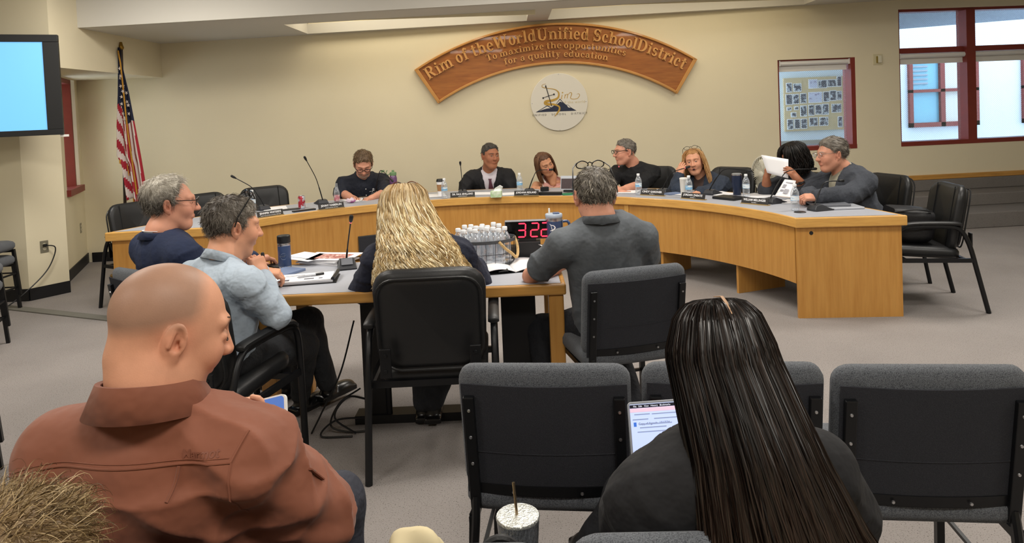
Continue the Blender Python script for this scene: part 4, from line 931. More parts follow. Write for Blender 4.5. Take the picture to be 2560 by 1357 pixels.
slab('power_adapter', (0.310, 7.135, 0.740), (0.08, 0.05, 0.045), 0.2, 'black adapter with a cable loop behind the flat black box', 'adapter', 'black_plastic', z=TT + 0.029, bev=0.004)
slab('green_folder', (0.558, 7.013, 0.740), (0.16, 0.10, 0.01), 0.1, 'green folder under the tablet before brown-haired woman', 'folder', mat('folder_green', '2f7d55', 0.6))
slab('notebook', (1.521, 6.706, 0.740), (0.14, 0.10, 0.012), 0.4, 'blue-edged notebook right of the fifth nameplate', 'notebook', mat('notebook_blue', '6f7f9f', 0.6))
slab('watch_case', (1.360, 6.897, 0.740), (0.09, 0.05, 0.035), -0.1, 'small brown case behind the fifth nameplate', 'case', mat('case_brown', '4d4233', 0.5), bev=0.006)
# tablet on a stand
p = np.array((0.557, 7.152, 0.740)); t = thing('tablet', 'silver tablet on a black stand showing a dark picture', 'tablet', (p[0], p[1], TT + 0.012), inward(p) + math.pi / 2)
R = rotx(D(-12)); obj('housing', MB().box((-0.09, 0, 0.02), (0.09, 0.008, 0.165), R), mat('tablet_silver', 'b8bcc4', 0.35, metal=0.3), t, bev=0.003)
obj('screen', MB().box((-0.082, -0.001, 0.03), (0.082, 0.001, 0.135), R), mat('picture_dark', '3a2b2d', 0.3, second=('8a7a78', 18, 0.55, 0.7), emit='2a2022', estr=0.3), t)
obj('stand', MB().box((-0.05, -0.03, 0), (0.05, 0.06, 0.02)), 'black_plastic', t, bev=0.004)
# laptops at the right end
for i, (u, v, s) in enumerate(((2092, 517, 0.3), (2070, 512, 0.24))):
    p = np.array((2.516, 5.453, 0.740)) + ([0, 0, 0] if i == 0 else [-0.04, 0.06, 0]); z = TT + 0.0175 * i
    slab('laptop', p, (0.33 - 0.06 * i, 0.23, 0.016), D(-3 - 4 * i), ('larger closed silver laptop at the right end of dais', 'smaller closed dark laptop lying on the silver laptop')[i], 'laptop', ('tablet_silver', 'mic_panel')[i], z, bev=0.004)
# round spectacles and crumpled wrapper in front of the man in navy polo
p = np.array((-1.619, 7.191, 0.740)); t = thing('eyeglasses', 'round dark eyeglasses lying on the dais before the man in navy polo', 'eyeglasses', (p[0], p[1], TT), 0.2)
for s in (-1, 1):
    obj('lens_rim', MB().tube([(s * 0.035 + 0.024 * math.cos(a), 0, 0.026 + 0.024 * math.sin(a)) for a in np.linspace(0, 2 * math.pi, 20)[:-1]], 0.002, 5, closed=True), 'black_plastic', t, True)
    obj('temple', MB().tube([(s * 0.059, 0, 0.03), (s * 0.06, 0.06, 0.01), (s * 0.055, 0.12, 0.003)], 0.002, 5), 'black_plastic', t, True)
obj('bridge', MB().tube([(-0.011, 0, 0.032), (0, 0, 0.036), (0.011, 0, 0.032)], 0.002, 5), 'black_plastic', t, True)
p = np.array((-1.659, 7.077, 0.740)); t = thing('crumpled_wrapper', 'crumpled pink and white wrapper on the dais', 'wrapper', (p[0], p[1], TT))
V, F = MB().sphere((0, 0, 0.022), (0.05, 0.035, 0.024), 14, 9).arrays(); V = V * (1 + 0.22 * np.sin(V[:, :1] * 130 + V[:, 1:2] * 90) * np.cos(V[:, 2:] * 150)); V[:, 2] -= V[:, 2].min()
obj('paper', (V, F), mat('wrapper_pink', 'd9c6d4', 0.7, second=('b06aa0', 22, 0.55, 0.6)), t, True, 30)
# white desk fan behind the reading person
p = np.array([2.54, 7.06, 0]); t = thing('desk_fan', 'white round fan standing behind the dais, left of the reading person', 'fan', tuple(p), D(205))
fz = 0.86; RF = rotz(0) @ roty(math.pi / 2) @ rotz(0)
obj('stand', MB().lathe([(0.14, 0), (0.14, 0.02), (0.03, 0.05), (0.02, 0.5), (0.02, 0.80)], 16), 'white_plastic', t, True)
obj('motor_housing', MB().lathe([(0.02, -0.16), (0.06, -0.15), (0.075, -0.06), (0.06, -0.03)], 18, RF, (0, 0, fz)), mat('fan_ivory', 'dcd8c8', 0.45), t, True)
obj('guard_ring', MB().tube([(0.0, 0.18 * math.cos(a), fz + 0.18 * math.sin(a)) for a in np.linspace(0, 2 * math.pi, 40)[:-1]], 0.009, 8, closed=True), 'fan_ivory', t, True)
for k in range(36):
    a = 2 * math.pi * k / 36; c, s = math.cos(a), math.sin(a)
    obj('guard_wire', MB().tube([(0.05, 0.03 * c, fz + 0.03 * s), (0.045, 0.11 * c, fz + 0.11 * s), (0, 0.178 * c, fz + 0.178 * s), (-0.05, 0.11 * c, fz + 0.11 * s), (-0.05, 0.05 * c, fz + 0.05 * s)], 0.0024, 4), 'fan_ivory', t)
obj('rear_shell', MB().lathe([(0.178, -0.004), (0.165, -0.035), (0.11, -0.062), (0.06, -0.068)], 28, RF, (0, 0, fz), capb=False, capt=False), 'fan_ivory', t, True)
obj('hub', MB().lathe([(0.03, 0.045), (0.03, 0.055), (0.02, 0.06)], 14, RF, (0, 0, fz)), 'fan_ivory', t, True)
for k in range(4):
    a = k * math.pi / 2; bl = MB().grid(np.array([[(0.01 + 0.03 * (v - .5), r * math.cos(a + 0.7 * (v - .5)), fz + r * math.sin(a + 0.7 * (v - .5))) for v in np.linspace(0, 1, 5)] for r in np.linspace(0.03, 0.15, 5)]))
    obj('blade', bl, 'fan_ivory', t, True).modifiers.new('solid', 'SOLIDIFY').thickness = 0.003

# ---------------------------------------------------------------- middle table
ZT = TZT
mat('navy_light', '35486e', 0.4, coat=0.2)
def tumbler2():
    p = np.array((-1.365, 4.088, 0.740)); t = thing('travel_tumbler', 'slim navy travel tumbler with black lid on the middle table', 'tumbler', (p[0], p[1], ZT))
    obj('body', MB().lathe([(0.034, 0), (0.037, 0.004), (0.037, 0.125), (0.036, 0.135)], 24), 'navy_light', t, True, 40)
    obj('steel_band', MB().lathe([(0.0365, 0.130), (0.0372, 0.132), (0.0372, 0.144), (0.0365, 0.146)], 24), 'steel', t, True, 40)
    obj('lid', MB().lathe([(0.036, 0.144), (0.038, 0.148), (0.038, 0.186), (0.034, 0.19)], 24), 'black_plastic', t, True, 40)
    obj('steel_foot', MB().lathe([(0.034, 0), (0.0376, 0.002), (0.0376, 0.01)], 24), 'steel', t, True, 40)
    lg = MB(); lg.tube([(0.018 * math.cos(a) + 0.006, -0.0372 + 0.006 * (math.cos(a) + .3) ** 2, 0.07 + 0.018 * math.sin(a)) for a in np.linspace(0, 2 * math.pi, 24)[:-1]], 0.0007, 4, closed=True); obj('logo_ring', lg, mat('logo_grey', '8d98ac', 0.5), t)
    V, F = text_arrays('omP', 0.02, 0.0003); V = V @ RX.T; V = np.stack([V[:, 0] + 0.0, -np.sqrt(np.maximum(0.0376 ** 2 - V[:, 0] ** 2, 1e-6)) - 0.0004, V[:, 2] + 0.072], 1); obj('lettering', (V, F), 'logo_grey', t, kind='stuff')
tumbler2()
def sheet_stack(p, n, ang, lab, th=0.004):
    for i in range(n):
        slab('paper_document', (p[0] + random.uniform(-.015, .015), p[1] + random.uniform(-.015, .015)), (0.216, 0.279, th), ang + random.uniform(-.12, .12), ('bottom of the stapled documents %s', 'second of the stapled documents %s', 'third of the stapled documents %s', 'fourth of the stapled documents %s')[i] % lab, 'document', 'white_paper', ZT + (th + 0.0006) * i, 'documents stacked on the middle table')
p = np.array((-1.148, 4.221, 0.740)); sheet_stack(p, 4, 1.25, 'by the table microphone', 0.007)
o = slab('paper_brochure', (p[0] + 0.05, p[1] - 0.03), (0.216, 0.279, 0.002), 1.35, 'open page with a red group photograph on the paper stack', 'brochure', 'white_paper', ZT + 0.031)
V, F = MB().box((-0.07, -0.1, 0.002), (0.06, 0.1, 0.0026)).arrays(); obj('printed_photo', (V, F), mat('photo_red', 'a3625a', 0.6, second=('d8b8ac', 45, 0.5, 0.58), noise=(60, 0.3)), o)
o = slab('paper_brochure', (p[0] - 0.13, p[1] + 0.0), (0.2, 0.26, 0.002), 1.0, 'white page with a thin blue line on the paper stack', 'brochure', 'white_paper', ZT + 0.031)
obj('printed_line', MB().box((-0.05, -0.09, 0.002), (-0.045, 0.09, 0.0026)), mat('ink_blue', '4a6076', 0.6), o)
# dark portfolio with agenda and pen
p = np.array((-1.134, 3.718, 0.740)); t = thing('portfolio_folder', 'open black portfolio folder near the front edge of middle table', 'folder', (p[0], p[1], ZT), D(8))
obj('cover', MB().box((-0.17, -0.10, 0.0), (0.17, 0.10, 0.006)), 'black_plastic', t, bev=0.003); obj('page_block', MB().box((-0.165, -0.095, 0.006), (0.15, 0.095, 0.016)), mat('page_grey', 'b9b9bf', 0.8), t)
obj('cover_fold', MB().tube([(0.15, -0.09, 0.022), (0.16, 0.0, 0.026), (0.16, 0.095, 0.024)], 0.010, 8), 'black_plastic', t, True)
o = slab('agenda_sheet', (p[0] - 0.01, p[1] + 0.005), (0.30, 0.185, 0.003), D(10), 'printed agenda sheet lying on the black portfolio', 'paper', 'white_paper', ZT + 0.0165)
mat('ink', '4a4a55', 0.7)
for x, y, w, h in ((-0.10, -0.055, 0.06, 0.03), (0.03, -0.05, 0.05, 0.02), (-0.05, 0.05, 0.10, 0.006), (-0.08, 0.03, 0.08, 0.004), (0.06, 0.0, 0.05, 0.004), (0.09, -0.05, 0.02, 0.016)): obj('printed_block', MB().box((x - w / 2, y - h / 2, 0.003), (x + w / 2, y + h / 2, 0.0034)), 'ink', o)
t = thing('ballpoint_pen', 'silver and black pen lying across the agenda sheet', 'pen', (p[0] + 0.02, p[1] + 0.01, ZT + 0.0265), D(30))
obj('barrel', MB().tube([(-0.07, 0, 0), (-0.06, 0, 0), (0.03, 0, 0)], [0.001, 0.005, 0.0055], 8), 'tablet_silver', t, True); obj('grip', MB().tube([(0.03, 0, 0), (0.075, 0, 0)], 0.006, 8), 'black_plastic', t, True); obj('clip', MB().box((0.03, -0.002, 0.005), (0.07, 0.002, 0.008)), 'steel', t)
slab('notebook', (-1.321, 3.918, 0.740), (0.15, 0.20, 0.014), D(-25), 'white-paged blue notebook under the writing hand', 'notebook', 'notebook_blue', bev=0.002)
slab('mobile_phone', (-1.417, 4.119, 0.740), (0.075, 0.15, 0.009), D(60), 'black phone lying beside the slim navy tumbler', 'phone', 'black_plastic', bev=0.003)
# basket of bottles
bp0 = np.array([-0.195, 3.95]); BX, BY, BH = 0.190, 0.145, 0.135
t = thing('wire_basket', 'oval black wire basket with rope handles full of water bottles', 'basket', (bp0[0], bp0[1], ZT))
def oval(k, z, n=40): return [(BX * k * math.cos(a), BY * k * math.sin(a), z) for a in np.linspace(0, 2 * math.pi, n + 1)[:-1]]
obj('bottom_band', MB().add(np.array(oval(0.94, 0.0) + oval(0.95, 0.022) + oval(0.92, 0.022) + oval(0.91, 0.0)), [(i + 40 * k, (i + 1) % 40 + 40 * k, (i + 1) % 40 + 40 * ((k + 1) % 4), i + 40 * ((k + 1) % 4)) for i in range(40) for k in range(4)]), mat('basket_grey', '4a4d52', 0.5), t)
obj('floor_plate', MB().prism([q[:2] for q in oval(0.92, 0)], 0.002, 0.008), mat('basket_wood', 'b08d5c', 0.7), t)
obj('top_band', MB().add(np.array(oval(1.0, BH) + oval(1.005, BH + 0.018) + oval(0.985, BH + 0.018) + oval(0.98, BH)), [(i + 40 * k, (i + 1) % 40 + 40 * k, (i + 1) % 40 + 40 * ((k + 1) % 4), i + 40 * ((k + 1) % 4)) for i in range(40) for k in range(4)]), 'basket_grey', t)
for k in range(22):
    a = 2 * math.pi * k / 22; obj('wire', MB().tube([(BX * 0.945 * math.cos(a), BY * 0.945 * math.sin(a), 0.015), (BX * 0.995 * math.cos(a), BY * 0.995 * math.sin(a), BH + 0.005)], 0.0016, 4), 'black_metal', t)
obj('wire_hoop', MB().tube(oval(0.972, 0.075), 0.0016, 4, closed=True), 'black_metal', t)
mat('rope', 'c8a874', 0.9, noise=(120, 0.25), bump=(90, 0.6))
for s, a0 in ((1, -0.72), (1, 0.25)): pass
hp = bez([(0.10, -0.130, BH + 0.01), (0.135, -0.122, BH - 0.03), (0.165, -0.09, 0.075), (0.19, -0.055, 0.045), (0.2, -0.01, 0.06), (0.198, 0.02, 0.10), (0.184, 0.035, BH + 0.01)], 6)
obj('rope_handle', MB().tube(hp, 0.0085, 8), 'rope', t, True)
obj('rope_handle', MB().tube(hp * [-1, 1, 1], 0.0085, 8), 'rope', t, True)
k = 0; names = []
for r in range(4):
    for cidx in range(6):
        x = (cidx - 2.5) * 0.0655 + (0.033 if r % 2 else 0); y = (r - 1.5) * 0.0572
        if (x / (BX - 0.030)) ** 2 + (y / (BY - 0.030)) ** 2 > 1.03: continue
        bottle((bp0[0] + x, bp0[1] + y), 'unlabelled water bottle standing among the others in the wire basket', 'water bottles in the basket', ZT + 0.0085 + (0.008 if (r + cidx) % 3 == 0 else 0), nolabel=True); k += 1
# LED countdown clock
p = np.array((0.065, 4.060, 0.905)); t = thing('led_clock', 'black countdown clock with red digits standing behind the basket', 'clock', (p[0], p[1], ZT), D(-2)); cz = p[2] - ZT
obj('housing', MB().box((-0.13, 0.0, cz - 0.054), (0.21, 0.05, cz + 0.054)), mat('clock_grey', '7d7f86', 0.4), t, bev=0.003); obj('face', MB().box((-0.126, -0.003, cz - 0.05), (0.206, 0.001, cz + 0.05)), mat('clock_face', '060608', 0.15), t)
obj('base_block', MB().box((-0.075, -0.02, 0.001), (0.075, 0.07, cz - 0.066)), 'black_plastic', t, bev=0.004); obj('neck', MB().box((-0.05, 0.0, cz - 0.07), (0.05, 0.05, cz - 0.05)), 'black_plastic', t)
for s in (-1, 1): obj('foot', MB().box((s * 0.085 - 0.01, -0.02, 0.001), (s * 0.085 + 0.01, 0.07, 0.02)), 'black_plastic', t)
SEG = {'3': 'abgcd', '2': 'abged'}; mat('digit_red', '30060a', 0.4, emit='ff2f4a', estr=2.2)
for ch, x in (('3', -0.032), ('2', 0.044), ('2', 0.105)):
    w, h = 0.024, 0.042
    for sgm in SEG[ch]:
        a, b = {'a': ((-w, h), (w, h)), 'g': ((-w, 0), (w, 0)), 'd': ((-w, -h), (w, -h)), 'b': ((w, h), (w, 0)), 'c': ((w, 0), (w, -h)), 'e': ((-w, 0), (-w, -h)), 'f': ((-w, h), (-w, 0))}[sgm]
        sh = 0.06; A = np.array([x + a[0] * .92 + sh * a[1], -0.0035, cz + a[1] * .93]); B = np.array([x + b[0] * .92 + sh * b[1], -0.0035, cz + b[1] * .93]); d = B - A
        obj('digit_segment', MB().tube([A + d * .06, A + d * .16, A + d * .84, A + d * .94], [0.002, 0.0046, 0.0046, 0.002], 6, flat=0.3, up=(0, 1, 0)), 'digit_red', t)
# handled tumbler
p = np.array((0.224, 4.070, 0.837)); t = thing('handled_tumbler', 'large navy handled tumbler with clear lid and straw beside the clock', 'tumbler', (p[0], p[1], ZT), 0)
obj('body', MB().lathe([(0.034, 0), (0.036, 0.004), (0.037, 0.09), (0.047, 0.105), (0.049, 0.215)], 26), 'navy_light', t, True, 50)
obj('steel_rim', MB().lathe([(0.0495, 0.213), (0.050, 0.216), (0.050, 0.232), (0.048, 0.234)], 26), 'steel', t, True, 40)
l = obj('lid', MB().lathe([(0.049, 0.232), (0.0505, 0.234), (0.0505, 0.25), (0.048, 0.253)], 26), mat('clear_lid', 'a7b4c6', 0.25), t, True, 40); obj('lid_slider', MB().box((-0.005, -0.02, 0.252), (0.032, 0.02, 0.26)), 'navy_light', l, bev=0.002)
obj('handle', MB().tube(bez([(0.046, 0, 0.205), (0.075, 0, 0.206), (0.088, 0, 0.19), (0.09, 0, 0.15), (0.083, 0, 0.09), (0.06, 0, 0.075), (0.036, 0, 0.075)], 5), 0.0085, 8, flat=1.3, up=(0, 1, 0)), 'navy_light', t, True)
obj('straw', MB().tube([(-0.022, 0, 0.02), (-0.026, 0, 0.285)], 0.0055, 8), 'white_plastic', t, True)
def on_cyl(V, r, z): return np.stack([V[:, 0], -np.sqrt(np.maximum(r * r - V[:, 0] ** 2, 1e-6)) - 0.0005 - V[:, 2], V[:, 1] + z], 1)
V, F = text_arrays('im', 0.034, 0.0003); V[:, 0] += 0.012; obj('lettering', (on_cyl(V, 0.0485, 0.165), F), 'white_paper', t, kind='stuff')
def strip(pts, w):
    A, B = ribbon_poly(pts, w); P = np.stack([A, B], 1); n = len(A); V = np.concatenate([A, B]); return np.c_[V, np.zeros(len(V))], [(i, i + 1, n + i + 1, n + i) for i in range(n - 1)]
V, F = strip([(-0.028, 0.035), (-0.020, 0.028), (-0.005, 0.024), (0.002, 0.012), (-0.010, 0.0), (-0.026, -0.006)], [.002, .004, .005, .007, .006, .003]); obj('logo_swirl', (on_cyl(V, 0.0485, 0.165), F), 'white_paper', t)
V, F = strip([(-0.022, 0.03), (-0.012, -0.01)], [.002, .004]); obj('logo_sword', (on_cyl(V, 0.0485, 0.165), F), 'white_paper', t)
V = np.array([(-0.034, -0.03, 0), (-0.012, -0.012, 0), (0, -0.008, 0), (0.012, -0.018, 0), (0.03, -0.03, 0)]); obj('logo_mountain', (on_cyl(V, 0.0485, 0.165), [(0, 1, 2, 3, 4)]), 'white_paper', t)
# open booklet, pen
p = np.array((-0.042, 3.839, 0.740)); t = thing('open_booklet', 'open white booklet with black cover beside the basket', 'booklet', (p[0], p[1], ZT), D(12))
def page(sx, lift): return np.array([[(sx * u * 0.20, v * 0.14, 0.004 + 0.03 * lift * math.sin(u * math.pi) * (1 - u * 0.5)) for v in (-1, -.5, 0, .5, 1)] for u in np.linspace(0, 1, 10)])
for sx, lf in ((-1, 0.9), (1, 0.7)): obj('page', MB().grid(page(sx, lf)), 'white_paper', t, True).modifiers.new('solid', 'SOLIDIFY').thickness = 0.003
obj('cover', MB().box((-0.205, -0.145, 0), (0.205, 0.145, 0.002)), 'black_plastic', t)
obj('curled_cover', MB().tube([(-0.09, -0.14, 0.012), (-0.04, -0.135, 0.016)], [0.004, 0.014], 8, flat=0.7), 'black_plastic', t, True)
t = thing('ballpoint_pen', 'white pen held up beside the handled tumbler', 'pen', (0.129, 3.850, 0.855)); obj('barrel', MB().tube([(0, 0, 0), (0.05, 0.0, -0.02), (0.11, 0.0, -0.04)], [0.002, 0.005, 0.005], 8), 'white_plastic', t, True); obj('tip', MB().tube([(-0.008, 0, 0.003), (0, 0, 0)], [0.001, 0.002], 6), 'steel', t)
# monitor speaker on the dais front, cables under the table
p = np.array((-1.423, 6.860, 0.363)); t = thing('monitor_speaker', 'small black speaker box fixed to the dais front left of blonde hair', 'speaker', (p[0], p[1], p[2] - 0.08), inward((p[0], p[1])) + math.pi / 2)
obj('cabinet', MB().box((-0.13, 0.0, 0), (0.13, 0.10, 0.155)), mat('speaker_grey', '2d2e30', 0.6), t, bev=0.004); obj('grille', MB().box((-0.12, -0.003, 0.008), (0.12, 0.0, 0.147)), 'black_fabric', t)
cb = [[(-0.86, 3.60, 0.55), (-0.93, 3.55, 0.30), (-1.02, 3.50, 0.12), (-1.08, 3.5, 0.01)], [(-0.84, 3.58, 0.2), (-0.93, 3.5, 0.16), (-0.98, 3.5, 0.05), (-0.9, 3.5, 0.012), (-0.8, 3.5, 0.012)], [(-0.82, 3.55, 0.06), (-0.95, 3.48, 0.08), (-1.02, 3.46, 0.012), (-0.86, 3.45, 0.01)], [(-0.80, 3.56, 0.15), (-0.88, 3.47, 0.2), (-0.95, 3.47, 0.1), (-0.85, 3.48, 0.01)]]
for i, c in enumerate(cb):
    o = obj('power_cable', MB().tube(bez([np.array(q) for q in c], 8), 0.005, 6), 'black_plastic', None, True); tag(o, ('long black cable dropping from the middle table to the carpet', 'black cable looping at the foot of black table panel', 'lowest black cable lying on the carpet under table', 'short black cable arching beside the table panel')[i], 'cable', 'cables under the middle table')

def wobn(P): return np.sin(P[:, 0] * 21 + P[:, 2] * 13) * np.cos(P[:, 1] * 17 + P[:, 2] * 9)
# ---------------------------------------------------------------- bag on the right chair, things in the foreground
t = thing('shoulder_bag', 'black shoulder bag with a shiny zip on the right-end chair', 'bag', (3.02, 5.36, 0.478), D(80))
V, F = cushion(0.34, 0.26, 0.28, 0.08); V = V + [0, 0, 0.13]; V[:, 2] = np.maximum(V[:, 2], 0); V = taper(V, 0, 0.26, 1.0, 0.72); V = V + (.012 * wobn(V))[:, None] * [1, 1, .5]; obj('body', (V, F), mat('bag_black', '121215', 0.55, bump=(30, 0.3)), t, True, 60)
obj('flap', (lambda a: (a[0] @ rotx(D(8)).T + [0, 0.0, 0.19], a[1]))(cushion(0.31, 0.13, 0.29, 0.05)), 'bag_black', t, True, 60)
obj('zip', MB().tube([(-0.168, -0.12, 0.135), (-0.172, 0.0, 0.122), (-0.166, 0.12, 0.132)], 0.007, 6, flat=0.5), 'steel', t, True)
obj('strap', MB().tube(bez([(-0.13, -0.12, 0.24), (-0.17, 0.0, 0.262), (-0.13, 0.14, 0.24)], 6), 0.012, 6, flat=0.4), 'bag_black', t, True)
p = np.array((-0.024, 1.620, 0.646)); t = thing('silver_tumbler', 'silver textured tumbler with metal straw on the front row seat', 'tumbler', (p[0], p[1], 0.502)); h = p[2] - 0.502
mat('silver_glitter', 'b9bcc0', 0.25, metal=0.9, noise=(260, 0.5), bump=(240, 1.0, 0.004), stretch=(1, 1, 0.35))
n = 40; prof = [(0.036, 0.0), (0.040, 0.004)] + [(0.040 + 0.011 * z, 0.004 + (h - 0.004) * z) for z in np.linspace(0.1, 1, 8)]
obj('body', MB().lathe(prof, n), 'silver_glitter', t, True, 50); obj('lid', MB().lathe([(0.0515, h - 0.004), (0.052, h), (0.050, h + 0.003), (0.01, h + 0.004)], n), mat('silver_lid', 'd2d4cf', 0.3, metal=0.7, noise=(200, 0.4), bump=(180, 0.8, 0.004)), t, True, 50)
obj('straw', MB().tube([(0.003, -0.01, h - 0.06), (-0.0075, 0.012, h + 0.075)], 0.0036, 10), mat('straw_gold', 'b09a7c', 0.2, metal=0.9), t, True)
# cream cloth bag
p = np.array((-0.252, 1.500, 0.653)); t = thing('cloth_bag', 'crumpled cream cloth bag on the seat at the bottom edge', 'bag', (p[0], p[1], 0.502))
V, F = MB().sphere((0, 0, 0), (0.075, 0.06, 0.13), 36, 22).arrays()
nz = V / np.linalg.norm(V, axis=1, keepdims=True); V = V * (1 + 0.06 * np.sin(nz[:, :1] * 7 + nz[:, 2:] * 5) + 0.05 * np.sin(nz[:, 1:2] * 9 - nz[:, 2:] * 6 + nz[:, :1] * 4)) ; V[:, 2] = np.maximum(V[:, 2], -0.11) + 0.11; V[:, 2] *= (p[2] + 0.045 - 0.502) / V[:, 2].max()
obj('cloth', (V, F), mat('cream_cloth', 'd9cba4', 0.75, noise=(6, 0.06)), t, True)
zt2 = p[2] - 0.502; st_ = MB().tube(bez([(0.03, -0.03, zt2 - 0.01), (0.075, -0.05, zt2 - 0.005), (0.13, -0.06, zt2 - 0.03)], 6), 0.012, 6, flat=0.35); obj('strap', st_, 'bag_black', t, True)
t = thing('hand_bag', 'dark handbag with a round handle on the seat before tumbler', 'bag', (-0.06, 1.40, 0.502), 0)
V, F = cushion(0.20, 0.16, 0.10, 0.05); V[:, 2] += 0.08; obj('body', (V, F), 'bag_black', t, True, 60)
obj('handle', MB().tube([(0.048 * math.cos(a), 0.02, 0.15 + 0.066 * math.sin(a)) for a in np.linspace(0, math.pi, 14)], 0.009, 8), 'bag_black', t, True)

# ================================================================ people: smooth implicit bodies
def sdf_field(prims, h, pad=0.015, base=None):
    """prims: (kind, ...) kinds c (tapered capsule a b ra rb k), e (ellipsoid c r R k), b (rounded box c half R rnd k); a leading '-' carves"""
    lo = np.full(3, 1e9); hi = np.full(3, -1e9); bb = []
    for p in prims:
        k = p[0][-1]
        if k == 'c':
            a, b, ra, rb, kk = p[1:6]; a = np.asarray(a, float); b = np.asarray(b, float); l = np.minimum(a - ra, b - rb); u = np.maximum(a + ra, b + rb)
        elif k == 'e':
            c, r, R, kk = p[1:5]; c = np.asarray(c, float); r = np.asarray(r, float); ex = r if R is None else np.sqrt(((np.asarray(R) * r) ** 2).sum(1)); l, u = c - ex, c + ex
        else:
            c, r, R, rd, kk = p[1:6]; c = np.asarray(c, float); r = np.asarray(r, float) + rd; ex = r if R is None else np.abs(np.asarray(R) * r).sum(1); l, u = c - ex, c + ex
        bb.append((l, u, kk))
        if p[0][0] != '-': lo = np.minimum(lo, l); hi = np.maximum(hi, u)
    lo = lo - pad - 2 * h; hi = hi + pad + 2 * h; n = np.ceil((hi - lo) / h).astype(int) + 1
    ax = [(lo[i] + h * np.arange(n[i])).astype(np.float32) for i in range(3)]
    Fd = np.full(n, 0.25, np.float32)
    for p, (l, u, kk) in zip(prims, bb):
        m = kk + pad + 2 * h
        i0 = np.maximum(np.floor((l - m - lo) / h).astype(int), 0); i1 = np.minimum(np.ceil((u + m - lo) / h).astype(int) + 1, n)
        if np.any(i1 <= i0): continue
        sl = tuple(slice(a, b) for a, b in zip(i0, i1))
        X = ax[0][sl[0]][:, None, None]; Y = ax[1][sl[1]][None, :, None]; Z = ax[2][sl[2]][None, None, :]
        k = p[0][-1]
        if k == 'c':
            a, b, ra, rb = p[1:5]; a = np.asarray(a, float); d = np.asarray(b, float) - a; dd = max(d @ d, 1e-9)
            x, y, z = X - a[0], Y - a[1], Z - a[2]; t = np.clip((x * d[0] + y * d[1] + z * d[2]) / dd, 0, 1)
            D_ = np.sqrt((x - t * d[0]) ** 2 + (y - t * d[1]) ** 2 + (z - t * d[2]) ** 2) - (ra + (rb - ra) * t)
        else:
            c, r, R = p[1:4]; x, y, z = X - c[0], Y - c[1], Z - c[2]
            if R is not None:
                R = np.asarray(R); x, y, z = (R[0, 0] * x + R[1, 0] * y + R[2, 0] * z, R[0, 1] * x + R[1, 1] * y + R[2, 1] * z, R[0, 2] * x + R[1, 2] * y + R[2, 2] * z)
            if k == 'e':
                q = np.sqrt((x / r[0]) ** 2 + (y / r[1]) ** 2 + (z / r[2]) ** 2) + 1e-6; g = np.sqrt((x / r[0] ** 2) ** 2 + (y / r[1] ** 2) ** 2 + (z / r[2] ** 2) ** 2) + 1e-6; D_ = q * (q - 1) / g
            else:
                rd = p[4]; qx, qy, qz = np.abs(x) - r[0], np.abs(y) - r[1], np.abs(z) - r[2]
                D_ = np.sqrt(np.maximum(qx, 0) ** 2 + np.maximum(qy, 0) ** 2 + np.maximum(qz, 0) ** 2) + np.minimum(np.maximum(np.maximum(qx, qy), qz), 0) - rd
        A = Fd[sl]
        if p[0][0] == '-':
            D_ = -D_; hh = np.maximum(kk - np.abs(A - D_), 0) / kk; Fd[sl] = np.maximum(A, D_) + hh * hh * kk * 0.25
        else:
            hh = np.maximum(kk - np.abs(A - D_), 0) / kk; Fd[sl] = np.minimum(A, D_) - hh * hh * kk * 0.25
    return Fd, lo, h, ax
def nets(Fd, lo, h):
    ins = Fd < 0; n = Fd.shape
    cnt = np.zeros(tuple(m - 1 for m in n), np.int8); off = [(i, j, k) for i in (0, 1) for j in (0, 1) for k in (0, 1)]
    for o in off: cnt += ins[o[0]:n[0] - 1 + o[0], o[1]:n[1] - 1 + o[1], o[2]:n[2] - 1 + o[2]]
    I = np.argwhere((cnt > 0) & (cnt < 8))
    if len(I) == 0: return np.zeros((0, 3)), np.zeros((0, 4), int)
    vals = {o: Fd[I[:, 0] + o[0], I[:, 1] + o[1], I[:, 2] + o[2]] for o in off}
    S = np.zeros((len(I), 3)); N = np.zeros(len(I))
    for a in off:
        for ax_ in range(3):
            if a[ax_]: continue
            b = list(a); b[ax_] = 1; fa, fb = vals[a], vals[tuple(b)]; c = (fa < 0) != (fb < 0)
            t = np.where(c, fa / np.where(c, fa - fb, 1), 0); q = np.tile(np.array(a, float), (len(I), 1)); q[:, ax_] = t
            S += q * c[:, None]; N += c
    V = (I + S / N[:, None]) * h + lo
    idx = np.full(cnt.shape, -1, np.int64); idx[I[:, 0], I[:, 1], I[:, 2]] = np.arange(len(I)); Q = []
    for ax_ in range(3):
        s0 = [slice(None)] * 3; s1 = [slice(None)] * 3; s0[ax_] = slice(0, n[ax_] - 1); s1[ax_] = slice(1, n[ax_])
        A, B = ins[tuple(s0)], ins[tuple(s1)]; E = np.argwhere(A != B); u, v = (ax_ + 1) % 3, (ax_ + 2) % 3
        ok = (E[:, u] > 0) & (E[:, v] > 0) & (E[:, u] < n[u] - 1) & (E[:, v] < n[v] - 1); E = E[ok]
        def cell(du, dv):
            c = E.copy(); c[:, u] -= du; c[:, v] -= dv; return idx[c[:, 0], c[:, 1], c[:, 2]]
        q = np.stack([cell(1, 1), cell(0, 1), cell(0, 0), cell(1, 0)], 1); fl = ~A[E[:, 0], E[:, 1], E[:, 2]]; q[fl] = q[fl][:, ::-1]; Q.append(q)
    Q = np.concatenate(Q); return V, Q[(Q >= 0).all(1)]
def blob(prims, h, pad=0.015): Fd, lo, h, ax = sdf_field(prims, h, pad); return nets(Fd, lo, h)
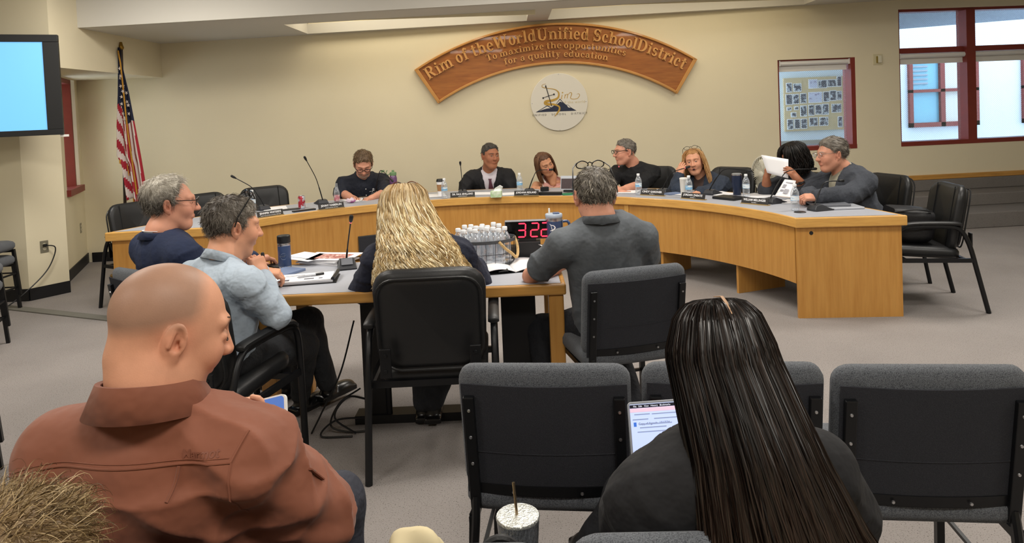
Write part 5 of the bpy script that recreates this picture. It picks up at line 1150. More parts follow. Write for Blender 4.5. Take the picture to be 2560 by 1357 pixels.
def vnormals(V, Q):
    n = np.cross(V[Q[:, 2]] - V[Q[:, 0]], V[Q[:, 3]] - V[Q[:, 1]]); N = np.zeros_like(V)
    for k in range(4): np.add.at(N, Q[:, k], n)
    return N / np.maximum(np.linalg.norm(N, axis=1, keepdims=True), 1e-12)
def smooth_mesh(V, Q, it=2, lam=0.5):
    for _ in range(it):
        S = np.zeros_like(V); c = np.zeros(len(V))
        for k in range(4):
            a, b = Q[:, k], Q[:, (k + 1) % 4]; np.add.at(S, a, V[b]); np.add.at(S, b, V[a]); np.add.at(c, a, 1); np.add.at(c, b, 1)
        V = V + lam * (S / np.maximum(c, 1)[:, None] - V)
    return V
def join(parts):
    Vs, Qs, As, n = [], [], [], 0
    for V, Q, A in parts: Vs.append(V); Qs.append(Q + n); As.append(A); n += len(V)
    return np.concatenate(Vs), np.concatenate(Qs), np.concatenate(As)
def wob(P, seed=0, f=(14, 30), amp=(1, 0.5)):
    """cheap smooth pseudo-noise in about -1..1"""
    r = np.random.default_rng(seed); out = np.zeros(len(P))
    for fr, am in zip(f, amp):
        for _ in range(4): out += am * 0.35 * np.sin(P @ (r.normal(size=3) * fr) + r.uniform(0, 6.28) + 0.7 * np.sin(P @ (r.normal(size=3) * fr * 0.6)))
    return out
def creases(V, seed, f=26, amp=.006, d=None):
    """sharp cloth folds running in a few directions, gathered where a mask allows"""
    r = np.random.default_rng(seed); out = np.zeros(len(V))
    for i in range(3):
        k = r.normal(size=3) if d is None else np.asarray(d[i % len(d)], float) + r.normal(size=3) * .25; k = k / np.linalg.norm(k); q = r.normal(size=3); ph = V @ k * f * r.uniform(.7, 1.2) + 1.3 * np.sin(V @ q * 7 + r.uniform(0, 6)) + r.uniform(0, 6)
        m = np.clip(.5 + 1.1 * np.sin(V @ (r.normal(size=3) * 6) + r.uniform(0, 6)), 0, 1); out += m * ((1 - np.abs(np.sin(ph))) ** 2.2 - .25)
    return amp * out / 1.6
def tubes(P, rad, tint, n=3):
    """P (S,K,3) strands, rad (S,K) -> quads with tint per strand"""
    S, K, _ = P.shape
    if n == 2:                                             # flat ribbons
        T = np.gradient(P, axis=1); T /= np.maximum(np.linalg.norm(T, axis=2, keepdims=True), 1e-9); ph = np.random.default_rng(S).uniform(-.9, .9, (S, 1, 1))
        u = np.cross(T, np.array([1.0, 0.05, 0.1])) ; u /= np.maximum(np.linalg.norm(u, axis=2, keepdims=True), 1e-9); w = np.cross(T, u); e = rad[..., None] * (np.cos(ph) * u + np.sin(ph) * w)
        V = np.stack([P - e, P + e], 2).reshape(-1, 3); b = (np.arange(S)[:, None] * K + np.arange(K - 1)[None, :]) * 2; Q = np.stack([b, b + 1, b + 3, b + 2], 2).reshape(-1, 4)
        return V, Q, (np.repeat(tint, K * 2, axis=0) if tint.ndim == 2 else np.repeat(tint.reshape(-1, 3), 2, axis=0))
    T = np.gradient(P, axis=1); T /= np.maximum(np.linalg.norm(T, axis=2, keepdims=True), 1e-9)
    u = np.cross(T, np.array([0.31, 0.87, 0.38])); u /= np.maximum(np.linalg.norm(u, axis=2, keepdims=True), 1e-9); w = np.cross(T, u)
    R = [P + rad[..., None] * (math.cos(2 * math.pi * k / n) * u + math.sin(2 * math.pi * k / n) * w) for k in range(n)]
    V = np.stack(R, 2).reshape(-1, 3); b = (np.arange(S)[:, None, None] * K + np.arange(K - 1)[None, :, None]) * n; k = np.arange(n)[None, None, :]; k2 = (k + 1) % n
    Q = np.stack([b + k, b + k2, b + n + k2, b + n + k], 3).reshape(-1, 4)
    A = np.repeat(tint, K * n, axis=0) if tint.ndim == 2 else np.repeat(tint.reshape(-1, 3), n, axis=0); return V, Q, A
mat('skin', 'c9987c', 0.5, attr='tint', spec=0.35, noise=(35, 0.05), sss=0.0, bump=(300, 0.05))
mat('hair', '444444', 0.5, attr='tint', spec=0.4)
mat('hair_gloss', '444444', 0.32, attr='tint', spec=0.5)
SK = {'fair': lin('d39a7c'), 'tan': lin('c48d6c'), 'ruddy': lin('cf957c'), 'brown': lin('a36c50'), 'pale': lin('dba78c')}

def head_prims(s=1.0, big=False, jowl=0.0):
    """head-local: +x face, +y the person's left, +z up"""
    P = [('e', (-.014, 0, .034), (.100, .078, .089), None, .01), ('e', (.028, 0, -.032), (.066, .061 + jowl, .086), None, .04),
         ('e', (.060, 0, -.098), (.024, .026, .02), None, .03)]
    for y in (-1, 1):
        P += [('c', (.0, y * .053, -.05), (.055, y * .02, -.095), .02 + jowl, .018, .03), ('e', (.066, y * .036, -.022), (.024, .026, .026), None, .03),
              ('c', (.090, y * .010, .036), (.074, y * .046, .036), .009, .008, .016)]
    P += [('c', (.092, 0, .022), (.115, 0, -.020), .0075, .0125, .014), ('e', (.106, .013, -.022), (.011, .008, .009), None, .008), ('e', (.106, -.013, -.022), (.011, .008, .009), None, .008)]
    for y in (-1, 1): P += [('-e', (.098, y * .032, .014), (.018, .017, .012), None, .014), ('e', (.080, y * .032, .013), (.0135, .015, .0125), None, .004)]
    P += [('c', (.086, -.019, -.056), (.086, .019, -.056), .0075, .0075, .008), ('c', (.094, -.008, -.053), (.094, .008, -.053), .005, .005, .006), ('c', (.092, -.009, -.062), (.092, .009, -.062), .0055, .0055, .006),
          ('-c', (.103, -.022, -.0575), (.103, .022, -.0575), .003, .003, .004)]
    for y in (-1, 1):
        Re = rotz(y * D(24)) @ rotx(-y * D(8))
        ec = np.array([-.012, y * .086, .002])
        P += [('c', (-.006, y * .072, .0), ec, .016, .012, .008), ('e', ec, (.021, .0085, .034), Re, .006), ('-e', ec + [.002, y * .010, .004], (.0135, .0085, .0235), Re, .004), ('-e', ec + [.006, y * .004, -.006], (.006, .010, .009), Re, .004),
              ('e', (-.004, y * .083, -.027), (.009, .0065, .011), Re, .005), ('e', ec + [.012, y * .003, -.001], (.0045, .005, .008), Re, .003), ('c', ec + [-.006, y * .004, .016], ec + [-.008, y * .004, -.010], .0035, .0035, .003)]
    return [sc_prim(p, s) for p in P]
def sc_prim(p, s):
    k = p[0][-1]
    if k == 'c': return (p[0], np.array(p[1]) * s, np.array(p[2]) * s, p[3] * s, p[4] * s, p[5] * s)
    return (p[0], np.array(p[1]) * s, np.array(p[2]) * s, p[3], p[4] * s)
def face_tint(L, s, base, stubble=0.0, lips=0.5, scalp=0.0, brow=None, beard=None):
    """skin colour by place on the head (L: head-local positions)"""
    x, y, z = (L / s).T; C = np.tile(np.array(base), (len(L), 1)); ay = np.abs(y)
    def g(cx, cy, cz, r): return np.exp(-(((x - cx) ** 2 + (ay - cy) ** 2 + (z - cz) ** 2) / r ** 2))
    red = 0.55 * g(.11, 0, -.02, .02) + 0.4 * g(.075, .045, -.02, .03) + 0.55 * g(-.01, .085, 0, .035)
    C *= 1 - red[:, None] * np.array([0.02, 0.22, 0.22])
    lp = np.exp(-((ay / .022) ** 4)) * np.exp(-((z + .0575) / .0085) ** 2) * (x > .075); C = C * (1 - lips * lp[:, None] * np.array([0.18, 0.5, 0.48]))
    if stubble:
        m = ((z < -.035) & (x > -.01)) * np.clip((-.035 - z) / .02, 0, 1) * (1 - lp); C = C * (1 - stubble * m[:, None] * np.array([.45, .42, .38]))
    if beard is not None:
        m = np.clip((-.040 - z) / .012, 0, 1) * (x > .02) * (1 - lp) * np.clip((z + .135) / .01, 0, 1); m = np.maximum(m, np.clip((-.028 - z) / .006, 0, 1) * np.exp(-((ay / .03) ** 4)) * (x > .085) * (z > -.055)); C = C * (1 - m[:, None] * .75) + np.array(beard) * m[:, None] * .75
    if scalp:
        m = np.clip((z - (.02 + .45 * np.maximum(x, -.1) + .0)) / .03, 0, 1) * np.clip((.035 - x) / .03, 0, 1); C = C * (1 - scalp * m[:, None] * np.array([.45, .36, .30]))
    if brow is not None:
        m = np.exp(-((z - .036 + .12 * np.maximum(ay - .03, 0)) / .0055) ** 2) * np.exp(-(((ay - .03) / .021) ** 4)) * (x > .06); C = C * (1 - .8 * m[:, None]) + np.array(brow) * .8 * m[:, None]
    e = np.exp(-((z - .019) / .004) ** 2) * np.exp(-(((ay - .032) / .015) ** 4)) * (x > .07); C = C * (1 - .6 * e[:, None])
    return C
def hair_cap(prims, s, line, t, h, seed=0, rough=0.004, top=0.0, back=0.0, cut=None):
    """hair volume around the skull; line: hairline height by x, [(x, z)...] in head units"""
    Fd, lo, h, ax = sdf_field(prims[:2], h, 0.05); X = ax[0][:, None, None] / s; Y = ax[1][None, :, None] / s; Z = ax[2][None, None, :] / s
    th = t + top * np.clip(Z / .1, 0, 1) + back * np.clip(-X / .1, 0, 1)
    lx, lz = zip(*line); reg = (np.interp(X, lx, lz) - Z) * s + 0 * Y
    th = th * np.clip((Z - np.interp(X, lx, lz)) / .035 + .12, .12, 1)
    D_ = np.maximum(Fd - th, reg.astype(np.float32))
    if cut is not None: D_ = np.maximum(D_, cut(X, Y, Z).astype(np.float32) * s)
    V, Q = nets(D_.astype(np.float32), lo, h)
    if len(V): N = vnormals(V, Q); V = V + N * (rough * wob(V / s, seed, (60, 130), (1, .6)))[:, None]
    return V, Q
def short_strands(V, Q, s, n, length, rad, cols, seed, lift=0.25, flow=None, jit=0.35, K=6):
    r = np.random.default_rng(seed); N = vnormals(V, Q); sel = np.nonzero(N @ np.array([0.05, 0, 0.2]) > -0.9)[0]; i = r.choice(sel, n); P0 = V[i]; Nn = N[i]
    cr = np.array([-.055, 0, .10]) * s; d = P0 - cr if flow is None else flow(P0 / s); d = d / np.maximum(np.linalg.norm(d, axis=1, keepdims=True), 1e-6) + r.normal(size=d.shape) * jit
    d = d - Nn * (d * Nn).sum(1, keepdims=True); d /= np.maximum(np.linalg.norm(d, axis=1, keepdims=True), 1e-6)
    L = length * r.uniform(.5, 1.2, n)[:, None, None]; u = np.linspace(0, 1, K)[None, :, None]
    P = P0[:, None] - Nn[:, None] * .002 + d[:, None] * L * u + Nn[:, None] * L * lift * np.sin(u * 2.0) * r.uniform(.2, 1.2, n)[:, None, None] + np.array([0, 0, -1.0]) * L * .15 * u ** 2
    c = np.array([lin(x) for x in cols])[r.integers(0, len(cols), n)] * r.uniform(.75, 1.2, n)[:, None]
    return tubes(P, rad * 1.15 * (1 - .75 * np.linspace(0, 1, K))[None] * np.ones((n, 1)), c, 2)
def sheet_hair(n, K, amax, RL, RD, ZP, seed, wave=(0.0, 0), jit=0.01, rad=0.0016, cols=('444444',), bias=0.0, endvar=0.06, base=True, shift=None, az0=0.0, tips=None, nr=3, clump=False):
    """long hair as strands falling from the parting: lateral/depth radii and height by t, axes x forward, y left, z up"""
    r = np.random.default_rng(seed); t = np.linspace(0, 1, K)[None, :]
    def prof(p, tt): q = np.array(p); return np.interp(tt, q[:, 0], q[:, 1])
    def place(az, tt, dr): # az 0 = straight back
        lat = np.sin(az) * (prof(RL, tt) + dr); dep = -np.cos(az) * (prof(RD, tt) + dr); z = prof(ZP, tt); return lat, dep, z
    az = az0 + amax * np.clip(r.uniform(-1, 1, n)[:, None] + bias, -1, 1); dr = jit * (r.uniform(-.6, 1, n)[:, None]); te = t * (1 - endvar * r.uniform(0, 1, n)[:, None])
    aw = az + 0.10 * np.sin(t * 5 + r.uniform(0, 6, n)[:, None]) * t
    lat, dep, z = place(aw, te, dr)
    ph = (r.uniform(0, 6.28, n) if not clump else np.sin(np.arange(7)[None] * 2.3 + np.arange(1, 8)[None] * az * 2.7).sum(1) * 1.6 + r.uniform(-.7, .7, n))[:, None]; fq = wave[1] * r.uniform(.8 if not clump else .96, 1.2 if not clump else 1.04, n)[:, None]; am = wave[0] * np.clip(t * 1.6 - .15, 0, 1)
    lat = lat + am * np.sin(fq * t + ph); dep = dep + am * np.cos(fq * t + ph * 1.7)
    if shift is not None: q = np.array(shift); dep = dep + np.interp(te, q[:, 0], q[:, 1]); lat = lat + np.interp(te, q[:, 0], q[:, 2])
    P = np.stack([dep, lat, z + 0 * lat], 2); c = np.array([lin(x) for x in cols])[r.integers(0, len(cols), n)] * r.uniform(.8, 1.15, n)[:, None]
    if tips is not None: C = c[:, None] + (np.array(lin(tips)) - c[:, None]) * np.clip(t * 1.6 - .75, 0, 1)[..., None] * r.uniform(0, 1, n)[:, None, None]
    else: C = np.repeat(c[:, None], K, 1)
    out = [tubes(P, rad * np.interp(t, [0, .1, .85, 1], [.6, 1, 1, .3]) * np.ones((n, 1)), C, nr)]
    if base:
        a = az0 + np.linspace(-amax, amax, 40)[None, :]; tt = np.linspace(0.0, .97, 36)[:, None]; lat, dep, z = place(a + 0 * tt, tt + 0 * a, -.004)
        if shift is not None: q = np.array(shift); dep = dep + np.interp(tt, q[:, 0], q[:, 1]); lat = lat + np.interp(tt, q[:, 0], q[:, 2])
        V = np.stack([dep, lat, z + 0 * a], 2).reshape(-1, 3); i = np.arange(35)[:, None] * 40 + np.arange(39)[None, :]
        Q = np.stack([i, i + 1, i + 41, i + 40], 2).reshape(-1, 4); out.append((V, Q, np.tile(np.array(lin(cols[0])) * .6, (len(V), 1))))
    return join(out)
def hand_prims(Wp, x, z, right=True, curl=0.5, s=1.0, spread=0.0, thumb=0.0):
    """x: towards the fingers, z: out of the back of the hand"""
    R = frame(x, z); sg = 1 if right else -1
    def T(p): return np.asarray(Wp) + R @ (np.array([p[0], sg * p[1], p[2]]) * s)
    P = [('b', T((.046, 0, -.002)), np.array([.034, .028, .006]) * s, R, .010 * s, .012 * s), ('c', T((-.02, 0, 0)), T((.02, 0, 0)), .026 * s, .026 * s, .02 * s), ('e', T((.03, .022, -.012)), np.array([.026, .015, .014]) * s, R, .012 * s)]
    cl = curl if hasattr(curl, '__len__') else [curl * .85, curl, curl * 1.05, curl * 1.12]
    for i, (y, L) in enumerate(((.029, .070), (.0095, .079), (-.010, .073), (-.029, .057))):
        a = 0; p = np.array([.082 - .004 * abs(i - 1), y, 0]); sp = spread * (1.5 - i) * .12
        for j, (fr, bd) in enumerate(((.45, .75), (.31, 1.0), (.24, .7))):
            a += cl[i] * bd; q = p + L * fr * np.array([math.cos(a), math.sin(sp) * math.cos(a), -math.sin(a)]); r0 = (.0094, .0085, .0076, .0066)[j] * s; r1 = (.0094, .0085, .0076, .0066)[j + 1] * s
            P.append(('c', T(p), T(q), r0, r1, .004 * s)); p = q
    b = np.array([.014, .030, -.010]); q = b + np.array([.034, .024 - thumb * .02, -.012 - thumb * .02]); e = q + np.array([.026, .006 - thumb * .02, -.004 - thumb * .012])
    P += [('c', T(b), T(q), .0125 * s, .0105 * s, .008 * s), ('c', T(q), T(e), .0105 * s, .008 * s, .004 * s)]
    return P
def arm_skin(E, Wr, hand, s=1.0, r=(.045, .030), h=0.0045, upper=None, chain=None):
    P = [('c', E, Wr, r[0] * s, r[1] * s, .02), ('c', np.asarray(E) * .75 + np.asarray(Wr) * .25, np.asarray(E) * .4 + np.asarray(Wr) * .6, r[0] * 1.04 * s, r[1] * 1.1 * s, .03)]
    if upper is not None: P.append(('c', upper, E, r[0] * 1.15 * s, r[0] * s, .02))
    if chain is not None: P += [('c', chain[0], chain[1], .030, .026, .02), ('c', chain[1], chain[2], .034, .030, .02)]
    if hand is not None: P += hand_prims(Wr, hand[0], hand[1], hand[2], hand[3] if len(hand) > 3 else .5, s * (hand[4] if len(hand) > 4 else 1.0), hand[5] if len(hand) > 5 else 0.3, hand[6] if len(hand) > 6 else 0.0)
    return blob(P, h)
mat('glasses_black', '101012', 0.3); mat('glasses_tortoise', '6a3b22', 0.3, second=('2b160d', 60, 0.5, 0.6)); mat('lens_clear', 'e8eef2', 0.05, trans=0.9, alpha=0.25, spec=0.6)
def glasses(root, off, Hc, R, s, m='glasses_black', up=False, tilt=0.0, w=0.026, hgt=0.019, rr=0.0018, wide=1.0):
    """worn on the nose, or pushed up onto the top of the head"""
    if up: B = np.array([.050, 0, .140]) * s; T = roty(D(-30 + tilt))
    else: B = np.array([.116, 0, .016]) * s; T = roty(D(4 + tilt))
    def tr(p): return (np.asarray(p) * s @ T.T + B) @ R.T + Hc - off
    fr = MB(); grp = None; g = None
    for y in (-1, 1):
        loop = [(-.006 * abs(math.cos(a)), y * .034 * wide + w * math.cos(a) * (1 if abs(math.sin(a)) < .8 else .95), hgt * math.sin(a) * (1.0 if math.sin(a) < 0 else .85)) for a in np.linspace(0, 2 * math.pi, 22)[:-1]]
        if g is None: g = obj('glasses', MB().tube(tr(loop), rr * s, 6, closed=True), m, root, True)
        else: obj('lens_rim', MB().tube(tr(loop), rr * s, 6, closed=True), m, g, True)
        n = len(loop); obj('lens', (tr([(p[0] + .0005, p[1] * .98 + y * .0005, p[2] * .96) for p in loop]), [tuple(range(n))]), 'lens_clear', g)
        obj('temple', MB().tube(tr([(-.004, y * (.034 * wide + w), .008), (-.03, y * .079 * wide, .008 if not up else .0), (-.10, y * (.082 if not up else .092) * wide, .004 if not up else -.045), (-.125, y * (.080 if not up else .092) * wide, -.012 if not up else -.075)]), rr * 1.1 * s, 6), m, g, True)
    obj('bridge', MB().tube(tr([(-.001, -.010, .004), (.003, 0, .008), (-.001, .010, .004)]), rr * s, 6), m, g, True)
    return g

def person(name_label, pelvis, yaw, H, hd, hs=1.05, N=None, sh=.195, girth=1.0, skin='fair', top=None, topmat='navy_cloth', sleeve='long', arms=(), legs=None, trouser='dark_cloth', shoes=True,
           hres=.005, tres=.011, face={}, infl=.010, inner=None, jowl=0.0, neckr=.056, folds=.004, topname='shirt', sleeve_r=1.0, chest=1.0, seat_z=.53, vcut=None, innermat=None, foldf=(14, 30), foldfn=None, lift=.02, crease=.013, creasef=34, sdrop=.102, rtilt=0.0, ares=.0055, extra=(), trapr=.044, upc=1.0):
    """a seated person. pelvis (x, y), yaw = heading of the trunk in degrees, H = centre of the head, hd = (heading, pitch down, roll) of the face"""
    f = np.array([math.cos(D(yaw)), math.sin(D(yaw)), 0]); r = np.array([f[1], -f[0], 0]); H = np.asarray(H, float)
    P0 = np.array([pelvis[0], pelvis[1], seat_z]); N = H - np.array([0, 0, .165 * hs]) - f * .045 if N is None else np.asarray(N, float)
    u = nrm(N - P0); L = np.linalg.norm(N - P0); k = L / .52; fu = nrm(f - u * (f @ u)); B = np.stack([r, fu, u], 1)
    root = thing('person', name_label, 'person', (pelvis[0], pelvis[1], 0)); off = np.array([pelvis[0], pelvis[1], 0])
    Rh = rotz(D(hd[0])) @ roty(D(hd[1])) @ rotx(D(hd[2])); hp = head_prims(hs, jowl=jowl)
    # head and neck in head space
    nb = (N - H) @ Rh; nk = [('c', np.array([-.028, 0, -.05]) * hs, nb * .9 + np.array([0, 0, 0]), neckr * hs, (neckr + .004) * hs, .03), ('c', nb * .85, nb + ((np.array([0, 0, -.06]) + f * .03) @ Rh), (neckr + .002) * hs, (neckr - .012) * hs, .03)]
    Vh, Qh = blob(hp + nk + [sc_prim(q, hs) for q in extra], hres); Ah = face_tint(Vh, hs, SK[skin], **face); parts = [(Vh @ Rh.T + H, Qh, Ah)]
    S = {}
    for sd, sg in (('R', 1), ('L', -1)): S[sd] = N - u * sdrop + (r * math.cos(D(rtilt)) + u * math.sin(D(rtilt))) * sg * sh - fu * .005
    tp = [('e', P0 + u * .02, (.175 * girth, .125 * girth, .12), B, .06), ('e', P0 + u * (.17 * k) + fu * (.02 + .10 * (girth - 1)), (.158 * girth, .122 * girth, .15 * k), B, .09),
          ('e', P0 + u * (.335 * k) + fu * .008, (.168 * chest, .118 * chest, .165 * k * (.55 + .45 * upc)), B, .09), ('e', N - u * (.085 + .05 * (1 - upc)) - fu * .004, (.155 * chest, .092 * chest * upc, .085 * upc), B, .08)]
    for sd in 'RL': tp += [('c', N - u * .035, S[sd] + u * .012, trapr, .055 * chest, .05)]
    armp = []; cuffs = []
    for a in arms:
        sd = a['side']; E = np.asarray(a['e'], float); Wr = np.asarray(a['w'], float)
        if sleeve == 'long':
            armp += [('c', S[sd], E, .060 * sleeve_r, .050 * sleeve_r, .035), ('c', E, E + (Wr - E) * .93, .050 * sleeve_r, .037 * sleeve_r, .02)]
        elif sleeve == 'elbow': armp += [('c', S[sd], E, .060 * sleeve_r, .056 * sleeve_r, .035), ('c', E, E + (Wr - E) * .12, .056 * sleeve_r, .054 * sleeve_r, .02)]
        elif sleeve == 'short': armp += [('c', S[sd], S[sd] + (E - S[sd]) * a.get('sl', .72), .060 * sleeve_r, .060 * sleeve_r, .035)]
        if a.get('hand') is not None or sleeve in ('short', 'none', 'elbow'):
            Va, Qa = arm_skin(E if sleeve != 'long' else E * .25 + Wr * .75, Wr, a.get('hand'), 1.0, (.041, .029) if sleeve != 'long' else (.031, .028), ares, S[sd] if sleeve in ('short', 'none') else None, (E, S[sd], N - u * .06) if sleeve in ('short', 'none') else (E * .25 + Wr * .75, E, E))
            if sleeve in ('long', 'elbow'):
                Vc, Qc = blob([('c', E, S[sd], .028, .034, .02), ('c', S[sd], N - u * .06, .034, .04, .02), ('c', E, E * .2 + Wr * .8, .026, .024, .02)], .009); parts.append((Vc, Qc, np.tile(np.array(SK[skin]), (len(Vc), 1))))
            C = np.tile(np.array(SK[skin]), (len(Va), 1)) * (1 + .06 * wob(Va, 3, (30, 60)))[:, None]; parts.append((Va, Qa, C))
    V, Q, A = join(parts); bo = link('body', mesh('body', V - off, Q, 'skin', True, attr=A), root)
    # clothing on the trunk
    def inflate(pr, d):
        o = []
        for p in pr:
            if p[0] == 'c': o.append(('c', p[1], p[2], p[3] + d, p[4] + d, p[5]))
            else: o.append(('e', p[1], np.array(p[2]) + d, p[3], p[4]))
        return o
    Fd, lo, hh, ax = sdf_field(inflate(tp + armp, infl), tres, .03)
    X = ax[0][:, None, None] - N[0]; Y = ax[1][None, :, None] - N[1]; Z = ax[2][None, None, :] - N[2]
    lu = X * u[0] + Y * u[1] + Z * u[2]; lf = X * fu[0] + Y * fu[1] + Z * fu[2]; lr = X * r[0] + Y * r[1] + Z * r[2]
    nd = np.sqrt(lr ** 2 + (lf - .0) ** 2)
    Fd = np.maximum(Fd, np.minimum(lu - .012 + .75 * np.maximum(lf, 0), (neckr * hs + .010) - nd))  if top != 'tank' else np.maximum(Fd, np.minimum(lu + .05, .10 - nd))
    Fd = np.maximum(Fd, np.where(nd < .13, lu - .03, -1.0))
    if sleeve == 'none':
        for sd, sg in (('R', 1), ('L', -1)): Fd = np.maximum(Fd, sg * lr - (sh - .045) - .0 * lu)
    if vcut is not None:                                   # open front: half width by height below the collar
        w0, dep = vcut; half = np.clip((lu + dep) / dep, 0, 1.2) * w0; Fd = np.maximum(Fd, np.minimum(half - np.abs(lr), np.minimum(lf - .02, lu + dep)))
    V, Q = nets(Fd.astype(np.float32), lo, hh); V = smooth_mesh(V, Q, 2)
    if folds: V = V + vnormals(V, Q) * (folds * wob(V, 11, foldf))[:, None]
    if crease: V = V + vnormals(V, Q) * creases(V, int(abs(pelvis[0]) * 997), creasef, crease)[:, None]
    if foldfn is not None: V = V + vnormals(V, Q) * foldfn(V)[:, None]
    sh_o = link(topname, mesh(topname, V - off, Q, topmat, True), root)
    if inner is not None:                                  # what shows in the open front
        V2, Q2 = blob(inflate(tp, infl * .35), .012); o = link(inner, mesh(inner, smooth_mesh(V2, Q2, 1) - off, Q2, innermat, True), root)
    # legs
    if legs is not None:
        lp = [('e', P0, (.18 * girth, .14 * girth, .115), B, .05)]
        for sd, (Kn, An) in zip('RL', legs):
            sg = 1 if sd == 'R' else -1; hip = P0 + r * sg * .095 + f * .03; Kn = np.asarray(Kn, float); An = np.asarray(An, float)
            lp += [('c', hip, Kn, .098 * girth ** .5, .072, .05), ('c', Kn, An, .070, .055, .03)]
        V, Q = blob(lp, .012); V = smooth_mesh(V, Q, 1); V = V + vnormals(V, Q) * (.004 * wob(V, 5, (18, 34)))[:, None]; link('trousers', mesh('trousers', V - off, Q, trouser, True), root)
        if shoes:
            for sd, (Kn, An) in zip('RL', legs):
                A_ = np.asarray(An, float); g2 = A_ - np.asarray(Kn, float); g2[2] = 0; d = f if np.linalg.norm(g2) < .25 else nrm(f * .6 + nrm(g2) * .4); Rr = frame(d, (0, 0, 1)); z0 = max(A_[2] - .09, .012)
                A2 = np.array([A_[0], A_[1], z0]); V, Q = blob([('b', A2 + d * .06 + [0, 0, .012], (.115, .036, .008), Rr, .008, .01), ('e', A2 + d * .10 + [0, 0, .03], (.085, .042, .032), Rr, .02), ('c', A2 + d * .0 + [0, 0, .035], A_ + d * .01, .042, .045, .02)], .006)
                link('shoe', mesh('shoe', V - off, Q, 'shoe_black', True), root)
    return dict(root=root, off=off, H=H, R=Rh, hp=hp, hs=hs, N=N, u=u, r=r, fu=fu, S=S, shirt=sh_o, B=B, body=bo)
def add_hair(pn, pieces, name='hair', m='hair'):
    """pieces in head space"""
    V, Q, A = join(pieces); o = link(name, mesh(name, V @ pn['R'].T + pn['H'] - pn['off'], Q, m, True, attr=A), pn['root']); o['kind'] = 'stuff'; return o
def cap(pn, line, t, col, h=.006, seed=0, **k):
    V, Q = hair_cap(pn['hp'], pn['hs'], line, t, h, seed, **k); c = lin(col); return V, Q, np.tile(np.array(c), (len(V), 1)) * (1 + .18 * wob(V, seed + 5, (70, 150)))[:, None]
def eyes(pn, iris='3a2a20', lid=0.0):
    s = pn['hs']
    for y in (-1, 1):
        V, F = MB().sphere((0, 0, 0), (1, 1, 1), 16, 12, roty(math.pi / 2)).arrays(); d = np.hypot(V[:, 1] * .0125, V[:, 2] * .0052)
        A = np.where((d < .0052)[:, None], np.array(lin(iris)), np.array(lin('b5a79e'))); A = np.where((d < .0022)[:, None], np.array(lin('0a0808')), A)
        V = (V * [.0035, .0125, .0052] + [.0905, y * .0325, .0115]) * s; V[:, 0] -= 9.0 * np.maximum(np.abs(V[:, 1]) - .034 * s, 0) ** 1.5; link('eye', mesh('eye', V @ pn['R'].T + pn['H'] - pn['off'], F, 'skin_eye', True, attr=A), pn['root'])
mat('skin_eye', 'ffffff', 0.15, attr='tint', spec=0.6)
mat('navy_cloth', '1c2436', 0.85, noise=(40, 0.12), bump=(14, 0.55, 0.03)); mat('dark_cloth', '22242a', 0.85, noise=(20, 0.15), bump=(16, 0.66, 0.03)); mat('shoe_black', '0c0c0e', 0.3, spec=0.6)
mat('grey_trouser', '2d2f33', 0.85, noise=(20, 0.12), bump=(16, 0.66, 0.03))
MALE = [(-.14, -.062), (-.09, -.058), (-.05, -.035), (-.03, -.01), (-.012, .03), (.004, .03), (.006, .012), (.022, .015), (.024, .045), (.05, .062), (.075, .09), (.14, .097)]

# ================================================================ clothing details
from mathutils.bvhtree import BVHTree
def bvh_of(o):
    V = np.empty(len(o.data.vertices) * 3, np.float32); o.data.vertices.foreach_get('co', V); V = V.reshape(-1, 3); P = [tuple(p.vertices) for p in o.data.polygons]; return BVHTree.FromPolygons(V.tolist(), P)
def cast(bv, p, d, lift=.004, dist=.6, far=1.2):
    """drop the point p onto the surface along -d (d points out of the cloth); local coordinates"""
    h = bv.ray_cast(Vector(np.asarray(p) + np.asarray(d) * dist), -Vector(d), far); return np.array(h[0]) + np.asarray(d) * lift if h[0] is not None else None
def strip_on(name, pn, bv, A, B, d, m, lift=.005, th=.004, n=10):
    """cloth strip whose two long edges A, B (polylines, world) are dropped on the garment along d"""
    A = bez([np.asarray(a, float) for a in A], 6); B = bez([np.asarray(b, float) for b in B], 6); n = min(len(A), len(B)); rows = []
    for i in range(n):
        row = [cast(bv, A[i] + (B[i] - A[i]) * t - pn['off'], d, lift) for t in (0, .33, .66, 1)]
        if all(q is not None for q in row): rows.append(row)
    o = obj(name, MB().grid(np.array(rows)), m, pn['root'], True); md = o.modifiers.new('solid', 'SOLIDIFY'); md.thickness = th; md.offset = 0; return o
def text_on(pn, bv, body, size, c, ax, up, d, m, lift=.003, name='lettering'):
    V, F = text_arrays(body, size, 0, .0004); W_ = [cast(bv, np.asarray(c) + v[0] * np.asarray(ax) + v[1] * np.asarray(up) - pn['off'], d, lift) for v in V]; W_ = [w if w is not None else np.asarray(c) - pn['off'] for w in W_]; o = obj(name, (np.array(W_), F), m, pn['root'], kind='stuff'); return o
def collar(pn, m, h=.036, r=.066, flare=.014, gap=28, drop=.004, leaf=True, name='collar', lift=.022):
    N, u, rr, fu = pn['N'], pn['u'], pn['r'], pn['fu']; ang = np.radians(np.linspace(90 + gap, 450 - gap, 40)); rows = []
    for a in ang:
        d = rr * math.cos(a) + fu * math.sin(a) * 1.05; bk = .5 - .5 * math.sin(a); base = N + u * (lift - .012 - .045 * (1 - bk)) + d * (r + .004); top = base + u * (h * (.75 + .25 * bk)) - d * .004
        row = [base, top, top + d * .006 + u * .002]
        if leaf: row += [base + d * (flare + .004) + u * drop - u * (.012 * (1 - bk))]
        rows.append(row)
    o = obj(name, MB().grid(np.array(rows) - pn['off']), m, pn['root'], True, 60); md = o.modifiers.new('solid', 'SOLIDIFY'); md.thickness = .003; return o
def tagp(o, label): o['label'] = label; return o
